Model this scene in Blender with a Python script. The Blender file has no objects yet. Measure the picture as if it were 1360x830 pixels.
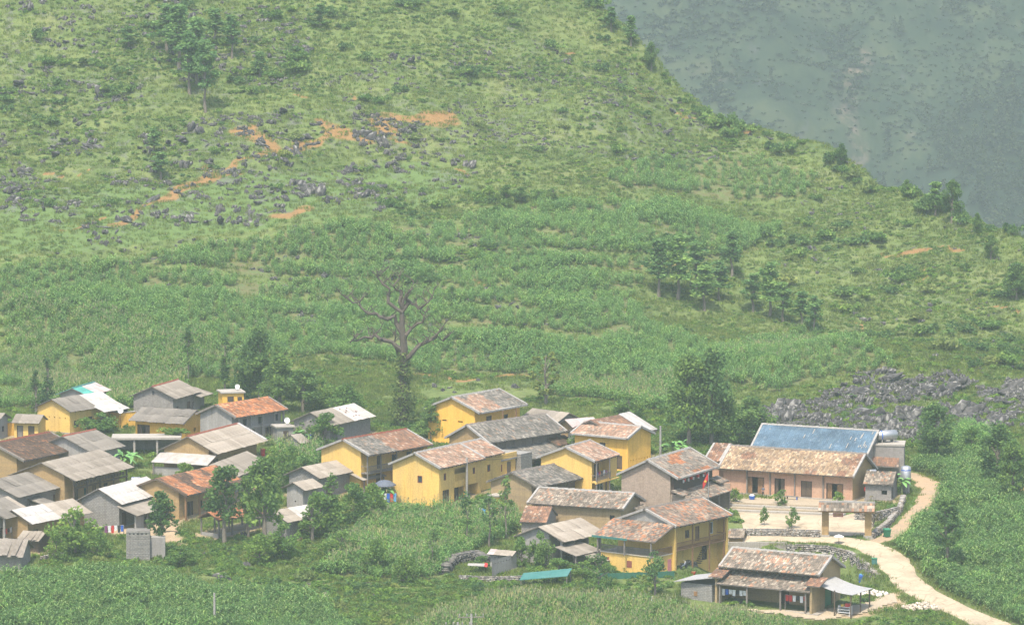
import bpy, bmesh, math, random
import numpy as np
from mathutils import Vector, Matrix
R = math.radians
rng = np.random.default_rng(7)
random.seed(7)
SC = bpy.context.scene
COL = SC.collection

# ---------------------------------------------------------------- camera
CAM_Z, PITCH, HFOV = 92.0, 6.0, 13.0
cam_d = bpy.data.cameras.new('camera')
cam = bpy.data.objects.new('camera', cam_d)
COL.objects.link(cam)
cam.location = (0, 0, CAM_Z)
cam.rotation_euler = (R(90 - PITCH), 0, 0)
cam_d.sensor_width = 36
cam_d.sensor_fit = 'HORIZONTAL'
cam_d.angle = R(HFOV)
cam_d.clip_start = 1
cam_d.clip_end = 9000
SC.camera = cam

# ---------------------------------------------------------------- light
SUN_EL, SUN_AZ = 64.0, 195.0       # degrees; azimuth clockwise from +Y (behind the camera, to its left)
world = bpy.data.worlds.new('World')
SC.world = world
world.use_nodes = True
wn = world.node_tree.nodes
wl = world.node_tree.links
wn.clear()
sky = wn.new('ShaderNodeTexSky')
sky.sky_type = 'NISHITA'
sky.sun_disc = False
sky.sun_elevation = R(SUN_EL)
sky.sun_rotation = R(SUN_AZ)
sky.dust_density = 3.0
bg = wn.new('ShaderNodeBackground')
bg.inputs['Strength'].default_value = 0.15
wo = wn.new('ShaderNodeOutputWorld')
wl.new(sky.outputs[0], bg.inputs[0])
wl.new(bg.outputs[0], wo.inputs[0])
sun_d = bpy.data.lights.new('sun', 'SUN')
sun_d.energy = 2.9
sun_d.angle = R(3.0)
sun_d.color = (1.0, 0.93, 0.80)
sun = bpy.data.objects.new('sun', sun_d)
COL.objects.link(sun)
sdir = Vector((math.sin(R(SUN_AZ)) * math.cos(R(SUN_EL)), math.cos(R(SUN_AZ)) * math.cos(R(SUN_EL)), math.sin(R(SUN_EL))))
sun.rotation_euler = sdir.to_track_quat('Z', 'Y').to_euler()
sun.location = (0, 500, 300)
SC.view_settings.view_transform = 'Standard'
SC.view_settings.look = 'None'
SC.view_settings.exposure = 1.42
SC.view_settings.gamma = 1.0
SC.view_settings.use_curve_mapping = False
SC.cycles.volume_bounces = 1
SC.cycles.max_bounces = 6
SC.cycles.use_denoising = True
# ---------------------------------------------------------------- terrain heights
def _h2(xi, yi, s):
    h = (xi * 374761393 + yi * 668265263 + s * 974634777) & 0xffffffff
    h = ((h ^ (h >> 13)) * 1274126177) & 0xffffffff
    h = h ^ (h >> 16)
    return h / 4294967295.0
def vnoise(x, y, s=0):
    x = np.asarray(x, float); y = np.asarray(y, float)
    xi = np.floor(x).astype(np.int64); yi = np.floor(y).astype(np.int64)
    fx = x - xi; fy = y - yi
    fx = fx * fx * (3 - 2 * fx); fy = fy * fy * (3 - 2 * fy)
    a = _h2(xi, yi, s); b = _h2(xi + 1, yi, s); c = _h2(xi, yi + 1, s); d = _h2(xi + 1, yi + 1, s)
    return (a + (b - a) * fx) * (1 - fy) + (c + (d - c) * fx) * fy
def sstep(a, b, x):
    t = np.clip((x - a) / (b - a), 0, 1)
    return t * t * (3 - 2 * t)
CX = np.array([-400, -250, -130, -60, 0, 16.6, 31, 41, 61, 78, 90, 125, 180, 400])
CY = np.array([1050, 1010, 970, 940, 910, 900, 885, 870, 850, 820, 790, 765, 750, 740.])
CZ = np.array([140, 132, 116, 95, 70, 60, 46, 38.8, 33.5, 27, 20, 13, 9, 4.])
TX = np.array([-400, -130, -60, 0, 60, 130, 400])
TY = np.array([735, 728, 726, 728, 727, 722, 700.])
def gz(x, y, fine=True):
    x = np.asarray(x, float); y = np.asarray(y, float)
    zb = np.where(y < 545, 0.03 * (y - 545) - 7.84, 0.07 * (y - 657))
    yt = np.interp(x, TX, TY); yc = np.interp(x, CX, CY); zc = np.interp(x, CX, CZ)
    zt = 0.07 * (yt - 657)
    zb = np.minimum(zb, 0.07 * (np.maximum(yt, 700) - 657))
    t = (y - yt) / (yc - yt)
    tc = np.clip(t, 0, 1)
    f = 0.62 * tc + 0.38 * tc ** 2
    z = zb + (np.maximum(zc - zt, 3)) * f
    over = np.maximum(y - yc, 0)
    z = z - 0.55 * np.sqrt(over * over + 25) + 0.55 * 5
    z = np.maximum(z, -150 + 8 * vnoise(x / 60, y / 60, 9))
    # right-hand field climbs away from the road
    z = z + 0.16 * np.maximum(x - 64 - 0.05 * (y - 600), 0) * sstep(735, 680, y) * sstep(520, 560, y)
    # rocky knoll behind the long tiled house
    z = z + 5.0 * np.exp(-((x - 62) / 27) ** 2 - ((y - 728) / 17) ** 2)
    hill = sstep(0.0, 0.25, t)
    z = z + hill * (5.5 * (vnoise(x / 45, y / 60, 1) - .5) + 3.0 * (vnoise(x / 17, y / 22, 2) - .5))
    up = sstep(0.35, 0.7, t)
    z = z + (0.35 + 0.65 * up) * hill * 2.2 * (vnoise(x / 7.5, y / 9, 3) - .5)
    z = z + (1 - hill) * (0.5 * (vnoise(x / 14, y / 14, 4) - .5))
    # corn terraces stepping up the lower slope
    tm = sstep(0.04, 0.1, t) * sstep(0.62, 0.45, t) * sstep(95, 60, x)
    st = 2.6
    hh = (z + .045 * x + 5.0 * (vnoise(x / 55, y / 70, 5) - .5) + 1.6 * (vnoise(x / 14, y / 18, 6) - .5)) / st
    fr = hh - np.floor(hh)
    zz = z + st * (sstep(0.55, 0.98, fr) - fr) * 0.45
    z = z + (zz - z) * tm * sstep(.25, .6, vnoise(x / 26, y / 16, 7))
    # yard of the lowest house, dug below the road behind a retaining wall
    bx = np.interp(y, [576, 586, 594.6, 601, 604.6], [47.7, 48.5, 47.5, 45.8, 43]); by = np.interp(x, [22, 28, 33.7, 39, 43, 45.8], [607.2, 607, 606.7, 605.7, 604.6, 601.1])
    z = z - 2.7 * sstep(0, .8, bx - x) * sstep(0, .8, by - y) * sstep(23, 28, x) * sstep(580, 592, y)
    # level ground before and under the salmon-pink house, stepping down to its courtyard
    c, s = math.cos(2.6914), math.sin(2.6914); dx = x - 41.14; dy = y - 641.67
    u = dx * c + dy * s + 10.6; w = dx * s - dy * c + 4.67
    wq = w + .2 * np.clip(u, 0, 20)
    zt = -1.72 - 1.0 * sstep(-3.1, -4.3, wq)
    m = sstep(-3.5, -1, u) * sstep(24, 21, u) * sstep(-13.5, -10, wq) * sstep(14, 11, w)
    z = z + (zt - z) * m
    return z
# ---------------------------------------------------------------- where things stand (metres)
H = {'top_left_yellow':(-67.01,686.54,1.78,0.9304,11.47,7.81,1,3.6,0.409),'teal_roof':(-67.37,701.05,2.73,1.2382,8.54,5.54,1,3.0,0.384),'top_stone':(-54.25,697.5,2.29,1.234,10.05,7.9,1,3.6,0.421),'orange_two_storey':(-41.02,677.42,0.83,0.9426,12.63,7.87,1,4.8,0.424),'ochre_shed':(-52.32,681.41,1.13,2.6923,9.64,8.2,-1,2.9,0.38),'awning_house':(-44.22,659.37,-0.43,1.1597,16.34,9.53,1,3.4,0.47),'ribbed_shed':(-41.02,643.59,-1.44,1.2695,15.47,7.02,1,3.0,0.46),'orange_mid':(-46.09,629.27,-2.44,1.0729,15.61,10.29,1,3.6,0.387),'dark_brown':(-71.81,652.33,-0.77,1.0681,14.74,11.14,1,3.6,0.38),'grey_behind':(-63.83,656.96,-0.37,1.0873,8.96,10.23,1,3.4,0.403),'big_grey':(-63.3,639.1,-2.05,1.1069,15.8,11.32,1,4.0,0.38),'left_grey':(-70.6,629.81,-2.49,1.1039,12.96,9.99,1,3.2,0.38),'white_roof':(-54.49,623.13,-2.92,1.1296,13.37,7.21,1,3.6,0.517),'edge_grey':(-70.88,608.86,-3.6,1.1419,7.44,7.98,1,4.0,0.46),'white_grey':(-64.6,611.94,-3.64,0.9793,12.97,6.9,1,3.2,0.46),'small_orange':(-38.85,613.86,-3.33,0.8572,8.8,4.16,1,2.6,0.46),'brick_house':(-26.8,639.8,-1.45,0.986,11.64,6.22,1,3.2,0.427),'brick_low':(-29.59,629.4,-2.17,0.9735,4.67,4.0,1,3.2,0.46),'patch_roof':(-30.49,611.82,-3.37,0.8927,7.64,5.54,1,2.8,0.46),'white_spot':(-27.36,678.71,1.07,1.0497,12.63,7.59,1,3.3,0.438),'tiny_gable':(-32.39,667.84,0.45,0.7172,2.04,4.36,1,2.0,0.46),'two_tone':(-19.9,646.45,-1.22,0.9144,14.67,9.9,1,5.6,0.38),'front_yellow':(-10.71,635.97,-1.83,1.0254,12.16,8.82,1,5.6,0.42),'back_yellow':(-5.53,678.77,1.07,0.9557,12.67,10.52,1,5.2,0.38),'dark_long':(-0.83,660.24,-0.21,0.8371,17.6,8.78,1,4.6,0.511),'grey_sheds':(5.94,680.5,1.49,2.3633,7.92,4.8,-1,2.8,0.46),'pink_sheet':(10.11,672.25,1.0,0.6234,5.37,4.2,1,3.2,0.509),'right_gable':(14.91,659.38,-0.3,2.52,10.39,7.22,-1,5.0,0.38),'brown_white':(14.61,664.58,-0.15,0.9439,10.31,9.8,1,4.4,0.46),'balcony_yellow':(9.44,638.38,-1.71,1.1015,8.24,9.34,1,5.9,0.38),'grey_brown':(3.72,632.76,-2.18,0.9445,13.0,8.98,1,3.8,0.38),'brown_long':(10.38,620.13,-3.15,2.7372,14.56,8.46,-1,3.4,0.383),'small_brown':(3.71,614.42,-3.38,2.9138,3.82,7.22,-1,2.2,0.46),'big_sheet':(6.41,599.53,-4.7,0.9508,9.98,8.15,1,3.6,0.405),'vent_shed':(-1.14,594.13,-4.87,2.6529,3.86,2.08,-1,2.0,0.46),'orange_front':(21.72,599.02,-4.73,0.9277,13.57,10.27,1,6.0,0.38),'stone_big':(22.14,628.9,-2.52,1.1059,14.53,9.53,1,6.0,0.485),'pink_long':(41.17,642.07,-1.72,2.6914,21.16,9.35,-1,3.6,0.582),'pink_side':(30.79,651.38,-1.06,2.7403,2.68,8.9,-1,3.3,0.46),'blue_roof':(45.24,654.38,-1.36,2.6955,18.53,9.01,-1,4.6,0.66),'stone_hut':(52.85,636.89,-1.63,2.8948,4.33,6.1,-1,2.4,0.46),'lower_house':(34.92,574.37,-6.23,2.6127,14.54,7.72,-1,4.8,0.502),'far_left_grey':(-79.27,678.32,1.43,2.7389,4.96,4.18,-1,3.0,0.46),'low_left':(-73.41,678.72,1.46,2.9134,4.45,4.27,-1,2.6,0.46),'side_tiles':(30.85,609.07,-4.97,2.9745,2.27,3.71,-1,2.2,0.46),'shack_plank':(-64.78,603.37,-4.12,2.7256,3.51,3.8,-1,1.9,0.46),'edge_shack':(-67.07,594.59,-4.83,3.019,4.9,7.18,-1,2.2,0.46)}
TREES = [(-74.57,698.67,2.79,6.79,3.04,'fir'),(-73.01,700.74,2.88,8.45,2.82,'fir'),(-52.63,725.31,4.69,8.87,2.67,'slim'),(-46.03,715.75,4.02,9.83,3.12,'slim'),(-39.93,705.99,3.42,12.42,6.62,'dark'),(-42.43,707.99,3.53,8.3,4.27,'dark'),(-36.29,697.71,2.91,9.12,7.01,'dark'),(-32.74,697.4,2.95,7.01,6.54,'dark'),(-29.74,699.0,3.1,5.62,5.86,'broad'),(-25.88,690.16,2.46,6.13,7.17,'broad'),(-28.4,672.23,1.13,5.29,6.53,'broad'),(-31.35,674.51,1.28,3.62,3.84,'broad'),(-12.23,676.5,1.36,6.23,4.76,'dark'),(5.35,703.92,3.44,8.85,5.9,'sparse'),(18.11,691.92,2.59,4.29,5.57,'broad'),(26.74,673.32,0.98,13.76,7.9,'dark'),(30.16,673.33,0.98,15.12,7.45,'dark'),(36.4,673.06,1.01,7.56,6.99,'dark'),(33.56,673.2,1.0,5.87,5.64,'broad'),(62.95,661.38,0.34,8.87,6.65,'dark'),(69.92,640.85,-0.43,9.13,6.44,'dark'),(70.89,629.95,-1.01,8.44,5.28,'dark'),(68.73,666.55,0.98,3.91,4.47,'broad'),(57.94,591.4,-4.53,10.01,6.74,'umbrella'),(-47.29,600.16,-4.11,8.85,5.43,'umbrella'),(-39.27,606.82,-3.51,11.08,7.12,'umbrella'),(-33.38,600.7,-3.88,13.29,8.05,'umbrella'),(-36.14,609.61,-3.22,8.89,4.09,'umbrella'),(-31.87,638.51,-1.18,7.17,5.14,'broad'),(-30.89,597.69,-4.12,5.21,5.61,'broad'),(-33.81,595.5,-4.38,4.29,4.99,'broad'),(-47.57,646.51,-0.69,3.03,3.25,'broad'),(-62.81,682.19,1.76,3.43,6.4,'broad'),(-65.25,679.95,1.7,2.96,3.42,'broad'),(-3.33,657.08,0.04,2.64,3.74,'broad'),(-22.8,597.89,-4.15,4.21,5.61,'broad'),(-18.02,590.74,-4.83,4.75,4.95,'broad'),(-13.87,584.14,-5.25,3.92,4.31,'broad'),(-44.31,594.14,-4.57,2.99,4.38,'broad'),(-24.9,612.65,-2.96,8.52,6.57,'conic'),(-21.81,619.17,-2.59,6.02,6.22,'broad'),(-27.29,607.97,-3.27,6.11,5.3,'conic'),(-19.58,621.7,-2.45,5.42,5.0,'broad'),(-26.37,610.7,-3.07,6.55,5.94,'broad'),(-59.0,600.37,-4.14,7.04,7.44,'broad'),(-55.8,598.69,-4.28,4.21,4.41,'broad'),(-61.2,596.95,-4.31,4.5,3.6,'broad'),(-6.17,607.42,-3.6,7.33,2.85,'young'),(-3.08,605.14,-3.76,7.3,3.24,'young'),(-10.54,592.04,-4.73,5.65,2.38,'young'),(-0.83,610.41,-3.34,8.49,3.07,'young'),(18.59,576.95,-5.54,5.51,6.19,'open'),(11.32,580.73,-5.38,4.77,5.45,'open'),(3.82,593.41,-4.65,5.17,3.78,'broad'),(1.21,594.25,-4.59,4.18,3.39,'broad'),(6.18,587.51,-5.1,2.95,4.53,'broad'),(9.45,586.63,-5.16,2.75,4.33,'broad'),(12.59,589.25,-4.99,1.97,3.16,'broad'),(-4.01,592.13,-4.75,2.18,2.58,'broad'),(4.7,661.4,0.34,2.99,4.65,'broad'),(10.07,661.89,0.27,4.44,4.88,'broad'),(13.45,662.97,0.34,3.33,5.11,'broad'),(16.11,656.99,-0.18,3.08,3.08,'broad'),(31.85,633.73,-1.89,2.44,2.87,'bushy'),(38.19,632.03,-1.96,2.54,2.97,'bushy'),(35.03,617.5,-2.65,2.69,1.55,'young2'),(38.77,615.52,-2.77,3.09,2.27,'young2'),(46.35,632.58,-1.72,1.91,2.54,'bushy'),(50.11,616.52,-2.71,4.96,2.69,'dead_bush'),(-62.89,849.33,48.94,12.38,5.69,'pine'),(-60.25,839.78,44.78,11.68,5.07,'pine'),(-56.86,833.05,41.81,13.82,4.75,'pine'),(-59.09,843.59,46.41,12.72,5.09,'pine'),(-65.58,855.11,51.8,9.46,5.16,'pine'),(-53.24,854.57,50.68,8.59,3.72,'pine'),(-56.87,859.97,53.01,7.2,4.32,'pine'),(-73.34,858.87,52.48,4.32,3.45,'pine'),(-37.16,870.75,56.02,4.67,3.21,'pine'),(-47.62,848.43,47.57,4.83,3.13,'pine'),(-65.13,816.9,35.09,4.79,3.01,'pine'),(-63.41,808.47,30.92,5.42,3.52,'pine'),(25.52,777.0,13.23,10.16,4.43,'pine'),(28.83,778.11,12.46,11.73,4.95,'pine'),(32.29,782.74,13.71,8.79,4.46,'pine'),(38.97,792.81,15.11,8.24,3.72,'pine'),(44.54,772.97,9.84,9.97,4.4,'pine'),(41.91,777.47,10.29,7.16,3.91,'pine'),(49.84,768.11,9.06,6.05,3.35,'pine'),(51.79,764.26,8.18,6.66,3.33,'pine'),(46.71,769.99,9.37,7.23,3.61,'pine'),(33.31,775.29,10.91,8.05,4.42,'pine'),(36.1,779.47,12.05,7.18,3.92,'pine'),(19.68,890.57,54.3,5.07,2.69,'pine'),(23.5,888.4,51.42,6.25,2.68,'pine'),(27.4,884.18,46.58,6.07,2.96,'dark'),(62.16,845.19,30.71,4.53,2.83,'dark'),(77.01,815.14,24.1,6.28,3.28,'pine'),(79.54,810.07,23.15,7.87,4.62,'dark'),(82.78,796.55,22.15,4.0,2.14,'dark'),(86.59,767.35,13.56,6.43,4.63,'dark'),(83.95,784.47,18.84,4.6,2.63,'dark'),(72.79,825.16,26.6,3.32,2.49,'dark'),(-10.19,756.28,13.15,4.06,1.77,'slim'),(7.48,808.8,26.54,3.66,2.71,'slim'),(1.63,807.08,26.95,2.98,3.52,'dark'),(-4.06,806.13,27.29,2.97,4.59,'broad'),(-1.09,807.33,27.2,3.25,3.52,'broad'),(4.76,808.6,26.82,2.71,3.52,'broad'),(86.11,768.83,13.8,5.8,3.86,'dark')]
BAN = [(23.84,661.99,0.25,4.2),(25.31,665.35,0.47,3.4),(-57.12,653.29,-0.32,4.6),(-56.09,656.91,-0.16,3.6),(-31.99,671.2,1.04,3.6),(54.87,640.97,-1.54,4.4),(55.95,638.37,-1.38,3.6),(-17.96,631.87,-1.61,4.0),(53.12,640.71,-1.72,2.6)]
PTS = {'dead_tree':(-16.82,686.87,2.19),'pole_left':(-37.49,559.2,-6.86),'pole_mid':(-6.44,634.58,-1.47),'pole_up':(22.12,664.1,0.41),'pole_low1':(-7.16,555.28,-7.12),'pole_low2':(-5.18,555.1,-7.09),'person_door':(36.2,632.8,-1.75),'person_corn':(65.35,677.26,1.49),'bin':(51.46,610.08,-3.19),'parasol':(44.56,606.07,-3.39),'blue_sign':(46.75,594.3,-6.94),'bench':(40.65,635.51,-1.72),'bucket':(36.19,632.67,-1.84),'teal':(4.35,583.67,-5.27),'gate_l':(43.0,610.27,-3.11),'gate_r':(48.83,609.52,-3.2),'umbrella':(-18.07,631.87,-1.61),'brick_pillar':(-50.31,598.53,-4.26),'tank_v':(56.59,639.53,-1.33),'flagpole':(27.82,634.65,-2.03),'stump':(-23.99,572.65,-6.09),'rockpile':(10.94,586.64,-5.16),'yellow_box':(-43.93,697.4,2.83),'carport':(-54.75,667.85,0.58),'planter':(31.85,633.73,-1.89),'stone_tower':(55.05,651.06,-0.45),'red_bucket':(-37.23,665.3,0.59),'rug':(-4.81,590.85,-4.84),'dish1':(-60.13,684.51,1.8),'dish2':(-34.43,683.84,1.89),'flatannex':(-34.66,674.66,1.26),'platform':(31.95,570.67,-6.04)}
POLY = {'corn_mid':[(-18.5,625.3),(-12.7,626.2),(1.1,628.5),(1.0,617.3),(-4.1,604.7),(-7.6,599.4),(-9.9,586.4),(-17.9,587.3),(-25.0,590.8),(-23.2,607.5),(-19.5,621.7)],'corn_tassel':[(-8.6,565.1),(1.0,572.2),(7.8,573.6),(21.2,568.3),(36.1,559.4),(38.5,553.6),(-13.2,553.5)],'corn_low':[(-67.7,587.1),(-60.6,586.0),(-48.1,590.6),(-40.5,583.2),(-34.3,578.2),(-23.3,571.7),(-19.8,555.5),(-64.1,555.2)],'corn_right':[(58.9,642.2),(60.8,663.3),(69.1,670.5),(72.2,641.8),(72.0,611.4),(65.2,553.0),(63.2,560.2),(55.8,576.9),(53.0,596.3),(52.9,606.6),(58.8,626.2)],'corn_left':[(-86.9,758.8),(-70.0,755.2),(-55.2,744.4),(-43.3,734.3),(-46.5,724.7),(-54.0,727.4),(-61.9,718.8),(-68.0,719.6),(-76.0,703.3),(-80.3,699.6)],'corn_terr':[(-88.2,770.5),(-60.4,781.0),(-37.2,789.4),(-10.7,795.2),(26.2,820.6),(49.7,821.2),(43.3,805.1),(23.9,787.8),(20.8,770.9),(21.7,757.5),(33.9,744.5),(47.5,722.4),(38.8,718.2),(20.7,723.2),(1.2,728.3),(-14.8,730.4),(-29.9,737.8),(-43.4,735.0),(-55.3,745.5),(-70.0,756.0),(-87.0,759.7)],'corn_up':[(16.7,829.9),(28.4,846.8),(45.9,854.3),(58.1,844.0),(53.3,834.5),(30.7,831.6),(19.4,824.5)],'corn_right_mid':[(33.8,742.5),(51.8,768.7),(58.5,723.0),(62.8,715.9),(48.2,714.0),(41.9,709.5),(36.2,715.3)],'corn_village':[(-37.3,673.6),(-29.4,669.5),(-28.0,662.0),(-28.7,653.3),(-34.7,661.7)],'corn_v2':[(-82.0,737.0),(-77.1,737.2),(-69.5,722.8),(-53.7,723.5),(-50.8,699.2),(-57.8,699.1),(-75.7,700.3)],'corn_back':[(7.3,724.9),(26.7,719.1),(24.8,698.7),(18.9,698.7),(14.4,709.0),(4.8,711.4)],'corn_right_up':[(61.9,671.7),(71.0,689.5),(72.9,663.6),(68.4,663.7)],'meadow':[(-16.1,721.3),(-4.9,725.7),(11.0,723.4),(7.8,715.1),(1.2,707.5),(-9.5,706.1),(-14.4,710.0)],'lawn':[(-92.9,813.9),(-58.1,803.9),(-34.2,814.9),(-16.6,823.2),(-8.2,814.9),(-16.2,801.9),(-37.4,793.9),(-60.7,785.0),(-88.7,775.7)],'rocky_left':[(-95.0,832.8),(-66.6,827.0),(-50.3,833.2),(-16.9,840.9),(-5.5,821.5),(-16.3,806.5),(-34.8,795.4),(-63.7,789.1),(-73.5,780.1),(-90.8,794.6)],'rocky_mid':[(-37.0,850.1),(2.9,880.7),(32.4,878.7),(45.9,854.9),(19.7,837.9),(-5.6,834.0),(-27.8,829.2)],'rocky_top':[(-99.6,875.8),(-38.3,879.9),(-39.6,843.5),(-67.0,832.3),(-95.3,835.7)],'rocky_terr':[(-81.2,778.7),(-37.2,791.1),(-5.4,797.4),(15.9,787.8),(2.5,734.8),(-24.9,737.9),(-66.2,740.5),(-76.8,759.7)],'knoll':[(38.7,694.5),(55.5,714.7),(70.1,716.4),(83.4,710.7),(79.9,680.6),(64.8,672.8),(57.1,676.0),(41.3,679.2)],'scrub_right':[(32.3,875.6),(61.3,849.4),(78.4,818.4),(89.9,786.1),(84.0,716.5),(67.7,716.3),(56.5,761.2),(52.0,772.1),(43.3,803.6),(51.5,828.0),(58.2,845.8),(40.2,855.3)],'scrub_top':[(-99.8,877.2),(16.6,899.8),(31.2,886.2),(2.9,859.3),(-28.6,853.4),(-59.8,829.0),(-94.7,829.9)],'bush_band':[(-25.9,769.1),(-21.0,780.2),(-5.3,783.8),(10.6,790.6),(29.7,802.9),(43.4,807.0),(29.4,793.4),(10.5,782.1),(-5.2,773.3),(-18.0,761.5),(-24.4,762.5)],'bush_band2':[(-91.8,803.3),(-81.3,806.2),(-70.5,806.9),(-68.7,801.9),(-79.2,798.8),(-90.6,792.8)],'bush_band3':[(-16.3,807.4),(8.2,817.0),(8.8,806.9),(-10.7,797.3),(-34.6,791.0),(-50.8,794.6),(-34.8,795.4)],'pine_under':[(22.5,786.7),(32.3,800.4),(43.1,800.4),(53.1,789.1),(56.7,764.6),(47.7,765.3),(36.6,775.9),(23.4,773.3)],'village_green':[(-49.4,608.1),(-36.4,614.0),(-25.6,604.9),(-17.9,586.5),(-8.9,584.1),(1.0,584.1),(-3.9,572.4),(-13.4,561.9),(-19.9,557.6),(-34.4,580.3),(-42.1,590.9),(-49.6,597.2)],'village_green2':[(-62.7,596.8),(-59.6,606.1),(-51.0,601.7),(-49.5,595.8),(-61.3,592.5)],'village_green3':[(-39.5,668.1),(-21.0,690.3),(-10.5,690.4),(-13.7,673.9),(-28.2,668.0)],'village_green4':[(2.0,601.5),(20.0,590.5),(21.5,577.1),(10.8,579.2),(1.0,586.6)],'green_hedge':[(-16.3,690.4),(-9.4,699.4),(-6.9,678.9),(-10.2,668.2),(-15.4,673.9)],'green_back':[(19.0,701.7),(26.5,714.1),(37.3,690.1),(35.0,668.6),(24.9,668.7),(19.6,681.7)],'verge_right':[(52.1,602.9),(53.0,596.3),(55.6,574.8),(63.1,558.8),(61.2,554.9),(54.1,574.8),(50.8,593.9)],'verge_low':[(39.6,555.8),(46.3,568.0),(52.0,572.7),(58.6,556.6),(58.2,553.3)],'verge_path':[(55.7,639.5),(58.6,647.3),(57.9,631.1),(53.8,616.6),(51.2,614.7),(49.8,612.8),(53.5,626.2)],'courtyard':[(31.3,633.1),(51.3,624.3),(49.7,610.9),(42.9,610.3),(31.7,613.8)],'terrace':[(31.0,637.0),(49.6,637.0),(51.7,630.2),(50.7,624.4),(31.5,630.6)],'yard_low':[(26.6,570.8),(38.1,568.1),(45.6,572.4),(49.6,578.7),(50.5,572.6),(45.2,566.9),(39.2,563.2),(29.9,568.4)],'yard_mid':[(21.8,598.3),(28.8,606.6),(30.3,606.6),(29.6,607.0),(22.4,600.1)],'yard_left':[(-56.5,617.4),(-47.3,621.4),(-44.1,605.7),(-50.7,610.3),(-54.9,611.9)],'yard_q':[(31.9,606.9),(45.0,603.3),(47.2,592.7),(41.1,576.4)]}
SOIL = [([(-24.5,833.5),(-19.7,837.8),(-12.7,839.6)],1.03),([(-32.0,828.0),(-26.4,827.1),(-22.3,831.9)],0.88),([(-49.2,825.8),(-45.5,821.2),(-42.4,819.5)],0.88),([(-60.7,803.3),(-55.7,808.3),(-47.8,813.2),(-40.7,821.4),(-34.7,828.1)],0.51),([(-70.3,788.7),(-61.9,800.9),(-58.2,805.6)],0.44),([(-42.2,797.0),(-37.5,796.3)],0.51),([(-36.2,831.1),(-33.4,829.5)],0.51),([(-16.6,727.5),(-7.3,724.8),(2.5,728.3)],0.88),([(-9.7,822.8),(-7.6,818.7)],0.32),([(67.7,804.9),(74.7,800.1),(81.2,791.5)],0.32),([(72.4,789.3),(72.8,783.1)],0.18),([(81.5,767.5),(87.4,762.9)],0.23),([(8.8,877.8),(11.1,880.5)],0.23),([(24.8,872.0),(26.6,870.7)],0.23),([(58.4,770.4),(59.9,764.4)],0.18),([(-20.9,828.8),(-16.7,830.0)],0.23),([(13.7,812.8),(21.2,815.6)],0.18),([(-11.7,771.0),(-5.1,763.1)],0.18),([(21.1,783.0),(29.3,791.0)],0.18),([(-80.5,784.7),(-73.3,792.4)],0.18),([(72.9,641.3),(72.3,626.2),(71.7,611.6)],0.54),([(-46.7,728.8),(-44.3,729.8)],0.23),([(-68.1,590.5),(-66.4,588.4)],0.27),([(1.0,572.2),(3.9,576.5),(7.8,578.6)],0.18),([(-84.6,812.5),(-76.4,812.6)],0.14),([(32.1,870.8),(37.9,868.8),(44.9,863.3)],0.23),([(-39.4,839.6),(-38.0,838.5)],0.23),([(-32.0,847.4),(-30.8,843.3)],0.18)]
LINES = {'road':[(62.15,554.67,-7.01),(59.29,563.53,-6.36),(55.38,572.75,-5.81),(52.49,581.87,-5.17),(51.35,591.73,-4.48),(50.56,599.24,-3.96),(48.2,605.37,-3.49),(44.31,608.4,-3.24),(39.19,608.93,-3.22),(34.1,610.18,-3.2),(30.93,608.65,-3.38)],'track':[(48.27,606.28,-3.43),(51.46,610.08,-3.19),(53.87,616.56,-2.72),(56.17,623.73,-2.22),(58.62,632.15,-1.66),(60.29,640.98,-1.21),(60.2,647.15,-0.78),(58.58,651.05,-0.45),(56.86,652.93,-0.27)],'wall_court':[(29.81,611.24,-3.16),(35.18,611.01,-3.12),(42.34,609.79,-3.14)],'wall_court_r':[(49.21,609.08,-3.24),(51.99,616.55,-2.72),(54.58,626.17,-2.06),(55.82,634.33,-1.54)],'wall_low':[(33.7,606.36,-4.58),(37.96,605.57,-4.45),(42.99,604.21,-3.93),(45.79,600.53,-3.96),(47.8,593.73,-4.3),(48.04,587.86,-5.16)],'wall_base':[(26.63,570.8,-6.06),(31.86,569.13,-6.17),(38.96,567.03,-6.29)],'wall_corn':[(-18.82,617.35,-2.84),(-16.85,621.91,-2.48),(-15.39,627.04,-1.97)],'wall_heap':[(-9.0,589.92,-4.89),(-7.88,595.92,-4.45),(-5.07,598.51,-4.25),(-3.02,594.24,-4.58)],'wall_heap2':[(-6.96,586.49,-5.13),(-1.99,585.62,-5.19),(1.99,586.58,-5.15)],'wall_hut':[(47.87,621.43,-2.41),(50.42,620.4,-2.46),(54.52,624.23,-2.19)],'wall_yellow':[(-78.54,678.61,1.65),(-76.02,679.65,1.75),(-73.2,681.19,1.89)],'wall_yellow2':[(-72.11,686.3,2.27),(-69.21,682.8,2.02),(-66.29,686.03,2.18),(-63.86,684.82,1.99)],'wall_yellow3':[(-61.8,687.62,2.09),(-60.33,686.79,1.97),(-58.13,688.22,2.01)],'fence_posts':[(11.0,573.72,-5.68),(13.31,572.96,-5.75),(15.63,572.21,-5.81),(18.03,571.54,-5.9),(20.34,570.91,-5.98)],'wall_yard':[(21.5,595.61,-4.4),(24.26,596.48,-4.74),(27.23,606.48,-5.53)],'wall_grey_l':[(-63.2,596.76,-4.28),(-60.51,600.18,-4.11)]}
SCAR = [(154.0,1966.0),(150.0,1951.0),(143.0,1933.0),(144.0,1923.0),(147.0,1913.0),(143.0,1904.0),(143.0,1892.0)]
SCAR2 = [[(78.0,1943.0),(88.0,1945.0)],[(91.0,1938.0),(96.0,1941.0)],[(169.0,1918.0),(172.0,1926.0)],[(190.0,1850.0),(211.0,1851.0)]]
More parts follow.
